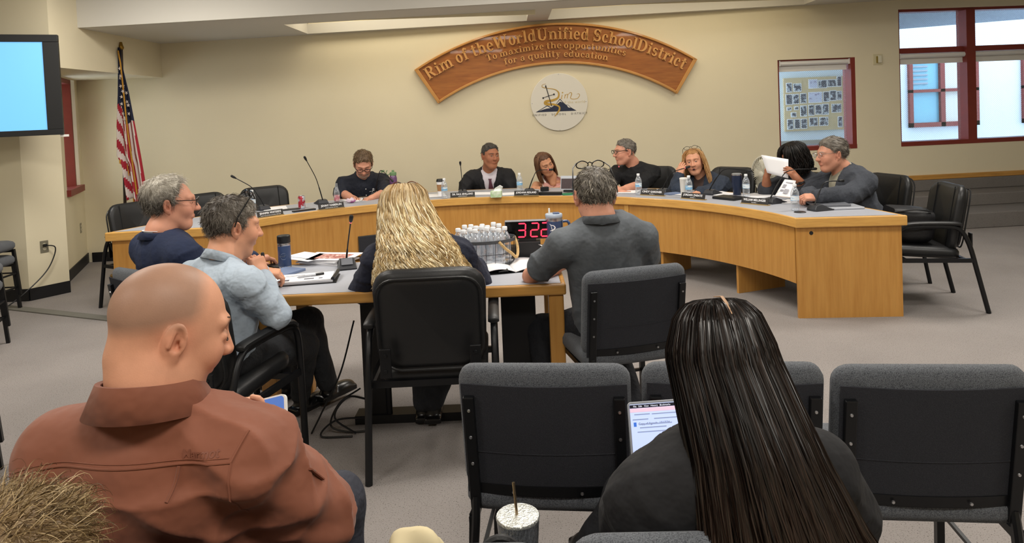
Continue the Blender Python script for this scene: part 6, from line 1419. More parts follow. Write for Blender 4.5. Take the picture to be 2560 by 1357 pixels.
FEM = [(-.14, -.07), (-.03, -.06), (.0, -.02), (.03, .035), (.055, .075), (.08, .092), (.14, .10)]
GREY_HAIR = ('3d3935', '55504a', '6e6860', '8d877d', '4a443d')

# ================================================================ the people
# ---- man in grey polo shirt, seen from behind
mat('polo_grey', '565b61', 0.8, noise=(60, 0.06), bump=(9, 0.77, 0.03))
pn = person('man in grey polo shirt seen from behind, glasses pushed up on his hair', (0.465, 3.43), 103, (0.386, 3.360, 1.171), (97, 8, 0), 1.10, (0.400, 3.300, 1.072), sh=.20, sdrop=.118, skin='ruddy', topmat='polo_grey', topname='polo_shirt', sleeve='short', sleeve_r=1.08, chest=1.04, girth=1.08, neckr=.060,
            arms=[dict(side='L', e=(0.067, 3.500, 0.767), w=(0.27, 3.70, 0.785), hand=((.8, .6, 0), (0, 0, 1), False, .6), sl=.70), dict(side='R', e=(0.66, 3.52, 0.80), w=(0.50, 3.76, 0.785), hand=((-.7, .7, 0), (0, 0, 1), True, .6), sl=.7)],
            legs=[((.46, 3.80, .50), (.56, 3.52, .10)), ((0.109, 3.660, 0.446), (0.12, 3.52, .10))], hres=.0045, tres=.009, folds=.004, trouser='dark_cloth', ares=.004)
c = cap(pn, MALE, .008, '57514a', .0045, 3, top=.004); add_hair(pn, [c, short_strands(c[0], c[1], pn['hs'], 5200, .026, .0010, ('2f2b27', '4a443c', '6b6459', '8f887c', 'b0a99c', '3d3832'), 4, .22)])
collar(pn, 'polo_grey', h=.034, r=.070, flare=.018, leaf=True); glasses(pn['root'], pn['off'], pn['H'], pn['R'], pn['hs'] * 1.06, up=True, rr=.0024)
# ---- woman with long wavy blonde hair
mat('navy_knit', '161b2e', 0.8, noise=(50, 0.1), bump=(12, 0.66, 0.03))
pn = person('woman with long wavy blonde hair and navy top, seen from behind', (-0.41, 3.42), 92, (-0.549, 3.470, 1.125), (96, 20, 0), 1.04, (-0.501, 3.410, 1.002), sh=.195, skin='fair', topmat='navy_knit', topname='navy_top', sleeve='long', sleeve_r=1.18, girth=1.12, chest=1.06,
            arms=[dict(side='R', e=(-0.202, 3.520, 0.737), w=(-0.22, 3.72, 0.785), hand=((-.4, .9, 0), (0, 0, 1), True, .5)), dict(side='L', e=(-0.786, 3.520, 0.725), w=(-0.60, 3.72, 0.785), hand=((.4, .9, 0), (0, 0, 1), False, .5))],
            legs=[((-.32, 3.72, .49), (-0.469, 3.589, 0.110)), ((-.54, 3.72, .49), (-.52, 3.62, .10))], hres=.006, folds=.003)
HB = ('eddcb4', 'dcc594', 'f6ead0', 'c8ab78', 'e4d0a4', 'ad9064', 'f0e0ba')
Rw = pn['R']; hpos = pn['H']
Vb = sheet_hair(7000, 34, 2.2, [(0, .004), (.06, .045), (.14, .078), (.26, .098), (.42, .122), (.6, .155), (.8, .190), (1, .215)], [(0, .004), (.06, .05), (.14, .088), (.26, .112), (.42, .130), (.6, .160), (.8, .180), (1, .18)],
                [(0, .134), (.06, .130), (.14, .096), (.26, .025), (.42, -.08), (.6, -.18), (.8, -.28), (1, -.37)], 21, (.013, 34), .036, .0019, HB, endvar=.12, shift=[(0, 0, 0), (.25, 0, 0), (.45, -.03, -.03), (.6, -.06, -.06), (1, -.05, -.09)], nr=2, clump=True)
yawR = rotz(D(96)) @ roty(D(12)); V, Q, A = Vb; top_m = np.clip(V[:, 2:3] / .09, 0, 1); A = A * (1 - .42 * top_m * np.array([.7, .85, 1.0])); V = V @ yawR.T + hpos
c = cap(pn, FEM, .002, '7d6642', .006, 22, rough=.001); V, Q, A = join([(V, Q, A), (c[0] @ pn['R'].T + pn['H'], c[1], c[2])])
o = link('hair', mesh('hair', V - pn['off'], Q, 'hair', True, attr=A), pn['root']); o['kind'] = 'stuff'
glasses(pn['root'], pn['off'], pn['H'], pn['R'], 1.06, 'glasses_tortoise', up=True, tilt=-4, rr=.0026)
# ---- man in light blue shirt
mat('blue_shirt', 'aebccb', 0.75, noise=(30, 0.04), bump=(10, 0.99, 0.03))
pn = person('man in light blue shirt resting chin on hand, glasses pushed up', (-1.42, 3.20), 56, (-1.336, 3.300, 1.103), (36, 10, 0), 1.12, (-1.367, 3.230, 0.970), sh=.205, skin='fair', topmat='blue_shirt', topname='dress_shirt', sleeve='long', sleeve_r=1.06, girth=1.08, chest=1.02, face=dict(stubble=.3), neckr=.060,
            arms=[dict(side='R', e=(-1.112, 3.180, 0.708), w=(-1.236, 3.360, 0.855), hand=(nrm((-.30, .12, .95)), nrm((.80, -.55, .10)), True, (1.0, 1.15, 1.2, 1.2), 1.05, .2, -.3)), dict(side='L', e=(-1.42, 3.50, .80), w=(-1.316, 3.580, 0.827), hand=(nrm((.9, .2, -.15)), nrm((0, -.2, 1)), False, .9))],
            legs=[((-1.141, 3.660, 0.400), (-1.216, 3.789, 0.100)), ((-1.15, 3.80, .50), (-1.091, 3.869, 0.130))], trouser='grey_trouser', hres=.0045, tres=.009, folds=.005, foldf=(16, 36), ares=.004)
c = cap(pn, MALE, .010, '4b4540', .0045, 8, top=.006, back=.003); ss = short_strands(c[0], c[1], pn['hs'], 5200, .034, .0011, ('38322d', '4a433c', '5d554d', '736b62', '8f887f'), 9, .2)
def grey_sides(p):
    V, Q, A = p; s = np.clip((V[:, 0] - .0) / .05, 0, 1) * .8 + np.clip((np.abs(V[:, 1]) - .06) / .03, 0, 1) * .3; s = np.clip(s, 0, .9)[:, None]; return V, Q, A * (1 - s) + np.array(lin('a39c92')) * s
add_hair(pn, [grey_sides(c), grey_sides(ss)]); collar(pn, 'blue_shirt', h=.040, r=.067, flare=.018, gap=30); glasses(pn['root'], pn['off'], pn['H'], pn['R'], pn['hs'] * 1.06, up=True, rr=.0024)
t = thing('marker_pen', 'black marker pen held upright by the man in light blue shirt', 'marker', (-1.311, 3.600, 0.847)); obj('barrel', MB().tube([(0, 0, -.03), (0, 0, .025)], .0075, 10), 'white_plastic', t, True); obj('cap', MB().tube([(0, 0, .022), (-.002, 0, .03), (-.004, 0, .072), (-.004, 0, .078)], [.008, .0092, .0092, .006], 10), 'black_plastic', t, True)
# ---- man in navy blazer with grey hair
mat('navy_blazer', '1d2844', 0.85, noise=(50, 0.1), bump=(10, 0.55, 0.03))
pn = person('man with white-grey hair and glasses in navy blazer, turned right', (-1.78, 3.76), 52, (-1.837, 3.740, 1.175), (20, 2, 0), 1.12, (-1.884, 3.680, 1.028), sh=.20, skin='ruddy', topmat='navy_blazer', topname='blazer', sleeve='long', sleeve_r=1.25, girth=1.08, chest=1.06, infl=.016, neckr=.058,
            arms=[dict(side='R', e=(-1.796, 3.780, 0.779), w=(-1.54, 3.98, .79), hand=((.15, .95, 0), (0, 0, 1), True, .6)), dict(side='L', e=(-1.85, 4.05, .80), w=(-1.56, 4.12, .79), hand=((.6, .3, 0), (0, 0, 1), False, .6))],
            legs=[((-1.46, 4.00, .50), (-1.36, 4.0, .10)), ((-1.62, 4.12, .50), (-1.55, 4.2, .10))], hres=.0045, folds=.003)
c = cap(pn, [(-.14, -.066), (-.09, -.062), (-.05, -.05), (-.03, -.01), (-.012, .03), (.004, .03), (.006, .014), (.018, .016), (.022, .05), (.034, .075), (.045, .105), (.14, .14)], .012, '8c877e', .0045, 12, top=.010, back=.006)
ss = short_strands(c[0], c[1], pn['hs'], 5200, .045, .0011, ('6d675f', '8b857b', 'a8a298', '5b554e', 'c0bab0'), 13, .18, K=7)
def white_top(p):
    V, Q, A = p; s = np.clip((V[:, 2] - .01) / .09, 0, 1)[:, None]; return V, Q, A * (.55 + .35 * s) * (1 - s * .6) + np.array(lin('d6d0c4')) * s * .6
add_hair(pn, [white_top(c), white_top(ss)]); collar(pn, 'navy_blazer', h=.030, r=.070, flare=.020, gap=40); collar(pn, 'white_paper', h=.036, r=.062, flare=.004, gap=30, leaf=False, name='shirt_collar'); glasses(pn['root'], pn['off'], pn['H'], pn['R'], pn['hs']); eyes(pn)

# ---- far side of the dais
SHORT = ('5a4634', '6f5a45', '86705a', '4b3a2b')
# man in navy polo looking down
mat('navy_polo', '141a28', 0.8, noise=(40, 0.12), bump=(12, 0.66, 0.03))
pn = person('bearded man in navy polo and glasses reading with head bowed', (-1.71, 7.90), -69, (-1.626, 7.580, 1.091), (-76, 36, 0), 1.12, (-1.662, 7.720, 0.967), sh=.215, skin='ruddy', topmat='navy_polo', topname='polo_shirt', sleeve='elbow', sleeve_r=1.3, girth=1.15, chest=1.12, face=dict(beard=lin('8d8278'), brow=lin('5b4636')),
            arms=[dict(side='R', e=(-1.890, 7.620, 0.788), w=(-1.698, 7.360, 0.751), hand=(nrm((.6, -.7, -.1)), (0, 0, 1), True, .6)), dict(side='L', e=(-1.383, 7.550, 0.784), w=(-1.491, 7.300, 0.758), hand=(nrm((-.6, -.7, -.1)), (0, 0, 1), False, .6))], hres=.006, legs=None)
c = cap(pn, MALE, .005, '5f4b38', .005, 31, top=.014); add_hair(pn, [c, short_strands(c[0], c[1], pn['hs'], 1500, .03, .0018, ('6b553f', '846b50', '9a8465', '57442f'), 32, .35)]); glasses(pn['root'], pn['off'], pn['H'], pn['R'], pn['hs'], rr=.003); collar(pn, 'navy_polo', h=.034, r=.072, flare=.022, gap=22); eyes(pn)
bv = bvh_of(pn['shirt']); fd = nrm(pn['fu'] * .96 + np.array([0, 0, .25])); text_on(pn, bv, '~Rim~', .055, pn['N'] - pn['r'] * .11 - pn['u'] * .12, -pn['r'] * .98 + pn['u'] * .15, pn['u'], pn['fu'], 'white_paper', name='embroidery')
b = MB()
for k in (.10, .17): q = cast(bv, pn['N'] - pn['u'] * k - pn['off'], pn['fu'], .003); obj('button', MB().sphere(q, .006, 8, 6), 'white_plastic', pn['root'])
# man in dark suit
mat('suit_black', '16161a', 0.8, noise=(40, 0.12), bump=(12, 0.44, 0.03)); mat('shirt_lilac', 'c9c2cb', 0.7, noise=(20, 0.03)); mat('tie_maroon', '5a3040', 0.5, second=('45222f', 120, 0.45, 0.6))
pn = person('man in dark suit with pink shirt and maroon tie looking right', (-0.26, 8.12), -87, (-0.253, 7.880, 1.101), (-62, 2, -3), 1.12, (-0.281, 7.980, 0.945), sh=.205, skin='brown', topmat='suit_black', topname='suit_jacket', sleeve='long', sleeve_r=1.25, girth=1.08, chest=1.08, infl=.018, vcut=(.085, .36), inner='dress_shirt', innermat='shirt_lilac', face=dict(brow=lin('2a2320')),
            arms=[dict(side='R', e=(-0.545, 7.980, 0.781), w=(-0.597, 7.900, 0.610), hand=((0, -.5, -.8), (-.9, 0, 0), True, .5)), dict(side='L', e=(-0.042, 7.980, 0.760), w=(-0.036, 7.900, 0.586), hand=((0, -.5, -.8), (.9, 0, 0), False, .5))], hres=.006)
c = cap(pn, MALE, .004, '3a3632', .005, 41, top=.010); add_hair(pn, [c, short_strands(c[0], c[1], pn['hs'], 1300, .035, .0018, ('2c2a28', '45423f', '5f5b56'), 42, .12, flow=lambda p: np.tile([-1.0, 0, .1], (len(p), 1)), jit=.12)]); eyes(pn)
inn = [o for o in pn['root'].children if o.name.startswith('dress_shirt')][0]; bi = bvh_of(inn); bj = bvh_of(pn['shirt']); N, u, r, fu = pn['N'], pn['u'], pn['r'], pn['fu']
collar(pn, 'shirt_lilac', h=.040, r=.062, flare=.022, gap=16, name='shirt_collar'); collar(pn, 'suit_black', h=.030, r=.074, flare=.022, gap=50)
strip_on('tie', pn, bi, [N - u * .055 - r * .020, N - u * .085 - r * .014, N - u * .20 - r * .032, N - u * .40 - r * .042], [N - u * .055 + r * .020, N - u * .085 + r * .014, N - u * .20 + r * .032, N - u * .40 + r * .042], fu, 'tie_maroon', .012)
for s in (-1, 1): strip_on('lapel', pn, bj, [N - u * .01 + r * s * .075, N - u * .12 + r * s * .064, N - u * .24 + r * s * .036, N - u * .36 + r * s * .006], [N - u * .02 + r * s * .085, N - u * .12 + r * s * .135, N - u * .24 + r * s * .085, N - u * .36 + r * s * .010], fu, 'suit_black', .010)
# woman in flag-print tank top
mat('tank_stripe', 'd9cfc8', 0.8); mat('tank_pink', 'cf9a90', 0.8); mat('tank_grey', '5d5a60', 0.85, noise=(40, 0.1))
pn = person('brown-haired woman in striped sleeveless top, head tilted beside tablet', (0.36, 8.05), -84, (0.347, 7.780, 0.997), (-62, 16, 24), 1.06, (0.434, 7.860, 0.830), sh=.165, skin='tan', top='tank', topmat='tank_stripe', topname='tank_top', sleeve='none', chest=.92, neckr=.047, face=dict(lips=.6, brow=lin('5a4030')),
            arms=[dict(side='R', e=(0.222, 7.720, 0.723), w=(0.452, 7.450, 0.701), hand=(nrm((1, -.3, 0)), (0, 0, 1), True, .5)), dict(side='L', e=(0.632, 7.750, 0.703), w=(0.481, 7.500, 0.702), hand=(nrm((-.8, -.5, 0)), (0, 0, 1), False, .5))], hres=.006)
me = pn['shirt'].data; me.materials.append(MATS['tank_pink']); me.materials.append(MATS['tank_grey']); co = np.empty(len(me.polygons) * 3); me.polygons.foreach_get('center', co); co = co.reshape(-1, 3) + pn['off'] - pn['N']; lu = co @ pn['u']; lr = co @ pn['r']
idx = np.where(((lu + 2) / .036 % 2) < 1, 1, 0); idx = np.where((lr > -.005) & (lu < -.10), 2, idx); me.polygons.foreach_set('material_index', idx.astype(np.int32))
HBR = ('5a3c2a', '6b4a35', '4a3022', '7a563c'); sk = sheet_hair(900, 18, 2.0, [(0, .004), (.08, .05), (.2, .085), (.4, .098), (.7, .105), (1, .10)], [(0, .004), (.08, .055), (.2, .10), (.4, .112), (.7, .10), (1, .09)], [(0, .125), (.08, .122), (.2, .08), (.4, .01), (.7, -.10), (1, -.20)], 51, (.003, 8), .012, .0028, HBR, tips='8a6544'); add_hair(pn, [sk, cap(pn, FEM, .007, '5a3c2a', .006, 55)]); eyes(pn)
# man in black t-shirt
mat('tee_black', '121316', 0.85, noise=(40, 0.1), bump=(12, 0.66, 0.03))
pn = person('man in black t-shirt and glasses turned left, arms on the dais', (1.38, 7.62), -122, (1.195, 7.460, 1.110), (196, 3, 0), 1.10, (1.291, 7.520, 0.977), sh=.205, skin='ruddy', topmat='tee_black', topname='t_shirt', sleeve='short', sleeve_r=1.25, chest=1.08, girth=1.05, neckr=.058, face=dict(stubble=.2, brow=lin('6b5a48')),
            arms=[dict(side='L', e=(1.316, 7.300, 0.771), w=(1.047, 7.050, 0.756), hand=(nrm((-1, .1, 0)), (0, 0, 1), False, .6), sl=.78), dict(side='R', e=(0.998, 7.360, 0.782), w=(1.086, 7.020, 0.733), hand=(nrm((1, -.1, 0)), (0, 0, 1), True, .6), sl=.75)], hres=.006)
c = cap(pn, MALE, .003, '6d675f', .005, 61, top=.008); add_hair(pn, [c, short_strands(c[0], c[1], pn['hs'], 1400, .022, .0017, ('6a645c', '86807a', '565049', 'a09a92'), 62, .3)]); glasses(pn['root'], pn['off'], pn['H'], pn['R'], pn['hs'], rr=.0026); eyes(pn)
bv = bvh_of(pn['shirt']); obj('printed_mark', MB().sphere(cast(bv, pn['N'] - pn['r'] * .09 - pn['u'] * .13 - pn['off'], pn['fu'], .002), (.012, .004, .012), 8, 6), 'white_paper', pn['root'])
# woman in denim jacket
mat('denim', '2b3443', 0.85, noise=(60, 0.15), bump=(14, 0.77, 0.03)); mat('brown_top', '4a3a36', 0.8)
pn = person('woman with red-blonde hair in denim jacket speaking, cheek on hand', (2.02, 7.18), -124, (1.817, 7.020, 1.017), (-112, 4, 8), 1.05, (1.896, 7.080, 0.863), sh=.185, skin='fair', topmat='denim', topname='denim_jacket', sleeve='long', sleeve_r=1.3, infl=.014, vcut=(.05, .3), inner='top', innermat='brown_top', neckr=.047, face=dict(lips=.8, brow=lin('8a6040')),
            arms=[dict(side='R', e=(1.589, 6.860, 0.754), w=(1.635, 6.900, 0.891), hand=(nrm((.28, .1, .95)), nrm((-.7, -.7, .2)), True, .35)), dict(side='L', e=(1.966, 6.860, 0.731), w=(1.763, 6.660, 0.747), hand=(nrm((-.8, -.5, 0)), (0, 0, 1), False, .5))], hres=.006)
HRB = ('b0814f', 'c29560', '96683c', 'd2ab78'); sk = sheet_hair(1100, 20, 2.0, [(0, .004), (.08, .05), (.2, .088), (.4, .105), (.7, .12), (1, .13)], [(0, .004), (.08, .055), (.2, .10), (.4, .115), (.7, .11), (1, .10)], [(0, .126), (.08, .124), (.2, .085), (.4, .01), (.7, -.11), (1, -.24)], 71, (.006, 12), .014, .0028, HRB, tips='d0a478'); add_hair(pn, [sk]); eyes(pn)
c = cap(pn, FEM, .006, 'a87a4a', .006, 75); add_hair(pn, [c], 'fringe'); glasses(pn['root'], pn['off'], pn['H'], pn['R'], pn['hs'] * 1.04, 'glasses_black', up=True)
obj('open_mouth', MB().sphere((np.array([.096, 0, -.060]) * pn['hs']) @ pn['R'].T + pn['H'] - pn['off'], np.array([.008, .014, .009]), 10, 8, pn['R']), mat('mouth_dark', '3a1418', 0.5), pn['root'])
# person with black hair reading
mat('charcoal_top', '3a3d44', 0.9, noise=(50, 0.1), bump=(12, 0.66, 0.03))
pn = person('person with black shoulder-length hair holding up a white paper', (2.63, 6.42), 206, (2.525, 6.280, 1.084), (196, 20, 0), 1.06, (2.618, 6.330, 0.939), sh=.18, skin='brown', topmat='charcoal_top', topname='sweater', sleeve='elbow', sleeve_r=1.25,
            arms=[dict(side='R', e=(2.322, 6.420, 0.766), w=(2.293, 6.340, 0.893), hand=(nrm((.10, .1, .95)), nrm((-.75, .5, .2)), True, .55)), dict(side='L', e=(2.506, 6.020, 0.818), w=(2.430, 5.980, 0.915), hand=(nrm((-.55, .1, .75)), nrm((.5, -.8, .2)), False, .5))], hres=.006)
sk = sheet_hair(1000, 18, 2.9, [(0, .004), (.08, .06), (.2, .095), (.4, .11), (.7, .118), (1, .11)], [(0, .004), (.08, .06), (.2, .105), (.4, .12), (.7, .115), (1, .10)], [(0, .13), (.08, .128), (.2, .09), (.4, .02), (.7, -.07), (1, -.15)], 81, (.010, 14), .02, .003, ('15110f', '201a17', '0d0b0a')); add_hair(pn, [sk]); c = cap(pn, [(-.14, .1), (.02, .1), (.06, .055), (.14, .05)], .010, '15110f', .006, 85); add_hair(pn, [c], 'fringe')
def quad_sheet(name, lab, pts, m='white_paper', ink=None):
    P = np.array(pts, float); c = P.mean(0); c[2] = P[:, 2].min(); o = thing(name, lab, 'paper', tuple(c))
    rows = [[P[0] + (P[1] - P[0]) * a + (P[3] - P[0] + (P[2] - P[1] - P[3] + P[0]) * a) * b + np.array([0, .01, 0]) * math.sin(a * 3) for b in np.linspace(0, 1, 6)] for a in np.linspace(0, 1, 6)]
    s = obj('sheet', MB().grid(np.array(rows) - c), m, o, True); s.modifiers.new('solid', 'SOLIDIFY').thickness = .0012
    if ink:
        n = nrm(np.cross(P[1] - P[0], P[3] - P[0])); n = n if n[1] < 0 else -n
        for (a0, a1, b0, b1) in ink:
            q = [P[0] + (P[1] - P[0]) * a + (P[3] - P[0]) * b + n * .003 + np.array([0, .01, 0]) * math.sin(a * 3) - c for a, b in ((a0, b0), (a1, b0), (a1, b1), (a0, b1))]; obj('printed_line', (np.array(q), [(0, 1, 2, 3)]), mat('ink_grey', '9a9aa2', 0.8), s)
    return o
quad_sheet('paper_sheet', 'white sheet held up in front of the black-haired person', [(2.203, 6.200, 1.121), (2.384, 6.050, 1.084), (2.359, 6.000, 0.923), (2.233, 6.150, 0.964)], ink=[(.3, .75, .42, .45), (.35, .7, .50, .52), (.4, .8, .58, .6)])
quad_sheet('paper_sheet', 'printed newsletter sheet propped up on the dais by the reading person', [(2.320, 5.980, 0.920), (2.384, 5.900, 0.912), (2.268, 5.720, 0.796), (2.163, 5.800, 0.804)], ink=[(.3, .9, .15, .2), (.2, .5, .3, .5), (.55, .9, .55, .8), (.2, .5, .6, .7)])
t = thing('smart_watch', 'black wristwatch on the raised wrist of the reading person', 'watch', (2.444, 5.975, 0.884)); obj('strap', MB().tube([(.034 * math.cos(a), .034 * math.sin(a), .01 * math.cos(a)) for a in np.linspace(0, 2 * math.pi, 20)[:-1]], .009, 6, closed=True), 'black_plastic', t, True); obj('watch_case', MB().cbox((-.01, -.036, 0), (.03, .01, .026)), 'black_plastic', t, bev=.003)
# older man in grey blazer
mat('grey_blazer', '3c4048', 0.9, noise=(70, 0.15), bump=(14, 0.55, 0.03)); mat('check_shirt', 'a3a08f', 0.8, noise=(60, 0.08))
pn = person('older man in grey blazer and glasses at right end, hands clasped', (2.93, 5.84), 192, (2.687, 5.900, 1.116), (186, 5, 0), 1.12, (2.788, 5.920, 0.988), sh=.215, skin='ruddy', topmat='grey_blazer', topname='blazer', sleeve='long', sleeve_r=1.35, girth=1.15, chest=1.12, infl=.016, vcut=(.075, .34), inner='dress_shirt', innermat='check_shirt', neckr=.062, jowl=.006, face=dict(brow=lin('9a9288')),
            arms=[dict(side='L', e=(2.712, 5.620, 0.816), w=(2.385, 5.520, 0.822), hand=(nrm((-1, .12, 0)), nrm((0, -.5, .8)), False, .8)), dict(side='R', e=(2.586, 6.020, 0.829), w=(2.376, 5.680, 0.809), hand=(nrm((-.7, -.6, 0)), nrm((-.1, .3, .9)), True, .8))], hres=.0055)
c = cap(pn, MALE, .006, '6a645c', .005, 91, top=.014, back=.008); add_hair(pn, [c, short_strands(c[0], c[1], pn['hs'], 1800, .045, .0017, ('5f5a53', '7d776f', '938d84', '4b4640', 'a8a299'), 92, .12, flow=lambda p: np.stack([-np.ones(len(p)), 0 * p[:, 0], -.5 + 0 * p[:, 0]], 1), jit=.2)]); glasses(pn['root'], pn['off'], pn['H'], pn['R'], pn['hs'], 'steel', rr=.0014); eyes(pn)
N, u, r, fu = pn['N'], pn['u'], pn['r'], pn['fu']; bj = bvh_of(pn['shirt']); collar(pn, 'check_shirt', h=.040, r=.070, flare=.022, gap=16, name='shirt_collar'); collar(pn, 'grey_blazer', h=.030, r=.080, flare=.024, gap=48)
for s in (-1, 1): strip_on('lapel', pn, bj, [N - u * .01 + r * s * .085, N - u * .12 + r * s * .062, N - u * .23 + r * s * .034, N - u * .34 + r * s * .006], [N - u * .02 + r * s * .095, N - u * .12 + r * s * .135, N - u * .23 + r * s * .08, N - u * .34 + r * s * .010], fu, 'grey_blazer', .010)
obj('shirt_cuff', MB().tube([np.array((2.436, 5.535, 0.821)) - pn['off'], np.array((2.400, 5.525, 0.821)) - pn['off']], .040, 14), 'white_paper', pn['root'], True)
t = thing('ballpoint_pen', 'black pen in the clasped hands of the older man', 'pen', (2.232, 5.580, 0.847)); obj('barrel', MB().tube([(0, 0, .03), (.06, 0, -.02)], .004, 8), 'black_plastic', t, True); obj('tip', MB().tube([(-.008, 0, .037), (0, 0, .03)], [.001, .003], 6), 'steel', t)

# ================================================================ people in the foreground
# ---- bald man in brown shirt
mat('brown_shirt', '84503c', 0.7, noise=(12, 0.05), bump=(8, 0.55, 0.03), spec=0.35, sheen=0.1)
def folds5(V):
    x, z = V[:, 0] + .72, V[:, 2]; low = np.clip((.965 - z) / .05, 0, 1)
    a = np.sin(z * 46 - x * 24 + 2.2 * np.sin(x * 9) ) * np.clip(x + .30, 0, .4) * 2.0; b = np.sin(z * 30 + x * 26 + 1.5 * np.sin(x * 7 + z * 6))
    arm = np.clip((x - .20) / .08, 0, 1); c = np.sin(z * 58 + x * 30 + 2 * np.sin(z * 17))
    return low * (.0055 * a + .004 * b) * (1 - arm) + arm * .0045 * c * np.clip((1.02 - z) / .1, 0, 1)
pn = person('bald man in brown shirt turned right, looking down at his phone', (-0.735, 1.43), 84, (-0.732, 1.450, 1.172), (39, 20, 3), 1.12, (-0.755, 1.405, 1.057), sh=.20, skin='fair', topmat='brown_shirt', topname='brown_shirt', sleeve='long', sleeve_r=1.30, girth=1.30, chest=1.14, infl=.014, neckr=.068, jowl=.008,
            arms=[dict(side='R', e=(-0.452, 1.470, 0.751), w=(-0.64, 1.72, 0.78), hand=(nrm((-.3, .5, .75)), nrm((.5, .6, -.3)), True, .6)), dict(side='L', e=(-1.00, 1.45, 0.80), w=(-0.72, 1.76, 0.72), hand=(nrm((.8, .4, .2)), nrm((0, .2, 1)), False, .6))],
            legs=[((-0.53, 1.93, .53), (-.50, 1.90, .10)), ((-.95, 1.93, .53), (-.97, 1.90, .10))], trouser=mat('slate_trouser', '33353f', 0.85, noise=(20, 0.1), bump=(16, 0.66, 0.03)), hres=.0028, tres=.0065, folds=.002, foldf=(9, 18), crease=.016, creasef=22, sdrop=.132, trapr=.038, upc=.64, ares=.004, extra=[('-c', (-.112, -.03, -.052), (-.105, .03, -.052), .004, .004, .008), ('-c', (-.085, -.055, -.058), (-.108, -.03, -.053), .003, .004, .008), ('c', (.084, -.045, .011), (.094, -.022, .011), .0065, .0065, .006), ('c', (.084, .045, .011), (.094, .022, .011), .0065, .0065, .006)], foldfn=folds5, face=dict(stubble=.12, scalp=1.0, lips=.45, brow=lin('4a352a')))
N, u, r, fu = pn['N'], pn['u'], pn['r'], pn['fu']
# collar: stand and leaf
collar(pn, 'brown_shirt', h=.030, r=.086, flare=.027, gap=20, drop=-.026, lift=.034)
bv = bvh_of(pn['shirt']); bd = -fu                          # the back of the shirt faces -fu
def seam(name, pts, rad=.0016, n=10):
    P = bez([np.asarray(p, float) for p in pts], n); Q = [q for q in (cast(bv, p - pn['off'], nrm(bd), .0008) for p in P) if q is not None]; return obj(name, MB().tube(Q, rad, 5), 'brown_shirt', pn['root'], True)
def bp(x, z): return np.array([x, 1.3, z])
zy = 0.957
seam('yoke_seam', [bp(-1.02, zy - .035), bp(-.95, zy - .012), bp(-.85, zy), bp(-.70, zy + .004), bp(-.555, zy + .004)], .0022)
seam('yoke_stitch', [bp(-1.02, zy - .028), bp(-.95, zy - .005), bp(-.85, zy + .007), bp(-.70, zy + .011), bp(-.56, zy + .011)], .0010)
seam('shoulder_seam', [bp(-.555, zy + .004), bp(-.535, zy + .045), bp(-.51, zy + .085), bp(-.49, zy + .105)], .0022)
seam('shoulder_seam', [bp(-.555, zy + .004), bp(-.553, zy - .06), bp(-.55, zy - .12)], .0018)
seam('back_pleat', [bp(-.655, zy), bp(-.66, zy - .025), bp(-.668, zy - .055)], .0036)
text_on(pn, bv, 'Marmot', .022, bp(-.615, zy + .020), np.array([1., 0, 0]), np.array([0, 0, 1.]), nrm(bd), mat('brown_emboss', '7c4a38', 0.6), .0012, 'embossed_lettering')
tabp = np.array((-0.413, 1.380, 0.886)); q = cast(bv, tabp - pn['off'], nrm(np.array([.55, -.8, .2])), .003); obj('sleeve_button', MB().sphere(q, (.005, .004, .005), 10, 8), mat('button_grey', '5d5148', 0.3, metal=.3), pn['root'])
qa = cast(bv, tabp + [-.015, 0, .012] - pn['off'], nrm(np.array([.55, -.8, .2])), .002); qb = cast(bv, tabp + [.022, 0, -.018] - pn['off'], nrm(np.array([.55, -.8, .2])), .002); obj('sleeve_tab', MB().tube([qa, q * .5 + (qa + qb) * .25, qb], .007, 6, flat=.35), 'brown_shirt', pn['root'], True)
# brows and scar on the near side of the face
b = MB()
for s_ in (1, -1): b.tube([((np.array([.094 - .028 * t ** 2, s_ * (.012 + .038 * t), .0375 + .008 * math.sin(t * 2.6)]) * pn['hs']) @ pn['R'].T + pn['H'] - pn['off']) for t in np.linspace(0, 1, 6)], [.0015, .0026, .003, .003, .0024, .001], 6, flat=.6)
obj('eyebrow', b, mat('brow_brown', '5a4032', 0.8), pn['root'], True)
ls = MB()
for s_ in (1, -1): ls.tube([((np.array([.1005 - .010 * t ** 2, s_ * (.020 + .027 * t), .0065 - .003 * math.sin(t * 3.1)]) * pn['hs']) @ pn['R'].T + pn['H'] - pn['off']) for t in np.linspace(0, 1, 6)], [.0008, .0016, .0018, .0018, .0014, .0006], 5)
obj('eyelashes', ls, mat('lash_dark', '2a1c16', 0.7), pn['root'], True)
t = thing('smartphone', 'phone in a white case held in front of the bald man', 'phone', (-0.612, 1.720, 0.882)); Rp = rotz(D(-8)) @ roty(D(-14)) @ rotx(D(-28))
obj('case', MB().prism(rrect(.074, .150, .012), -.005, .005, Rp @ rotx(D(90)), (-.012, 0, -.045)), 'white_plastic', t); obj('screen', MB().prism(rrect(.066, .142, .009), .005, .0056, Rp @ rotx(D(90)), (-.012, 0, -.045)), mat('phone_screen', '20304a', .1, emit='6f95e8', estr=.55), t)

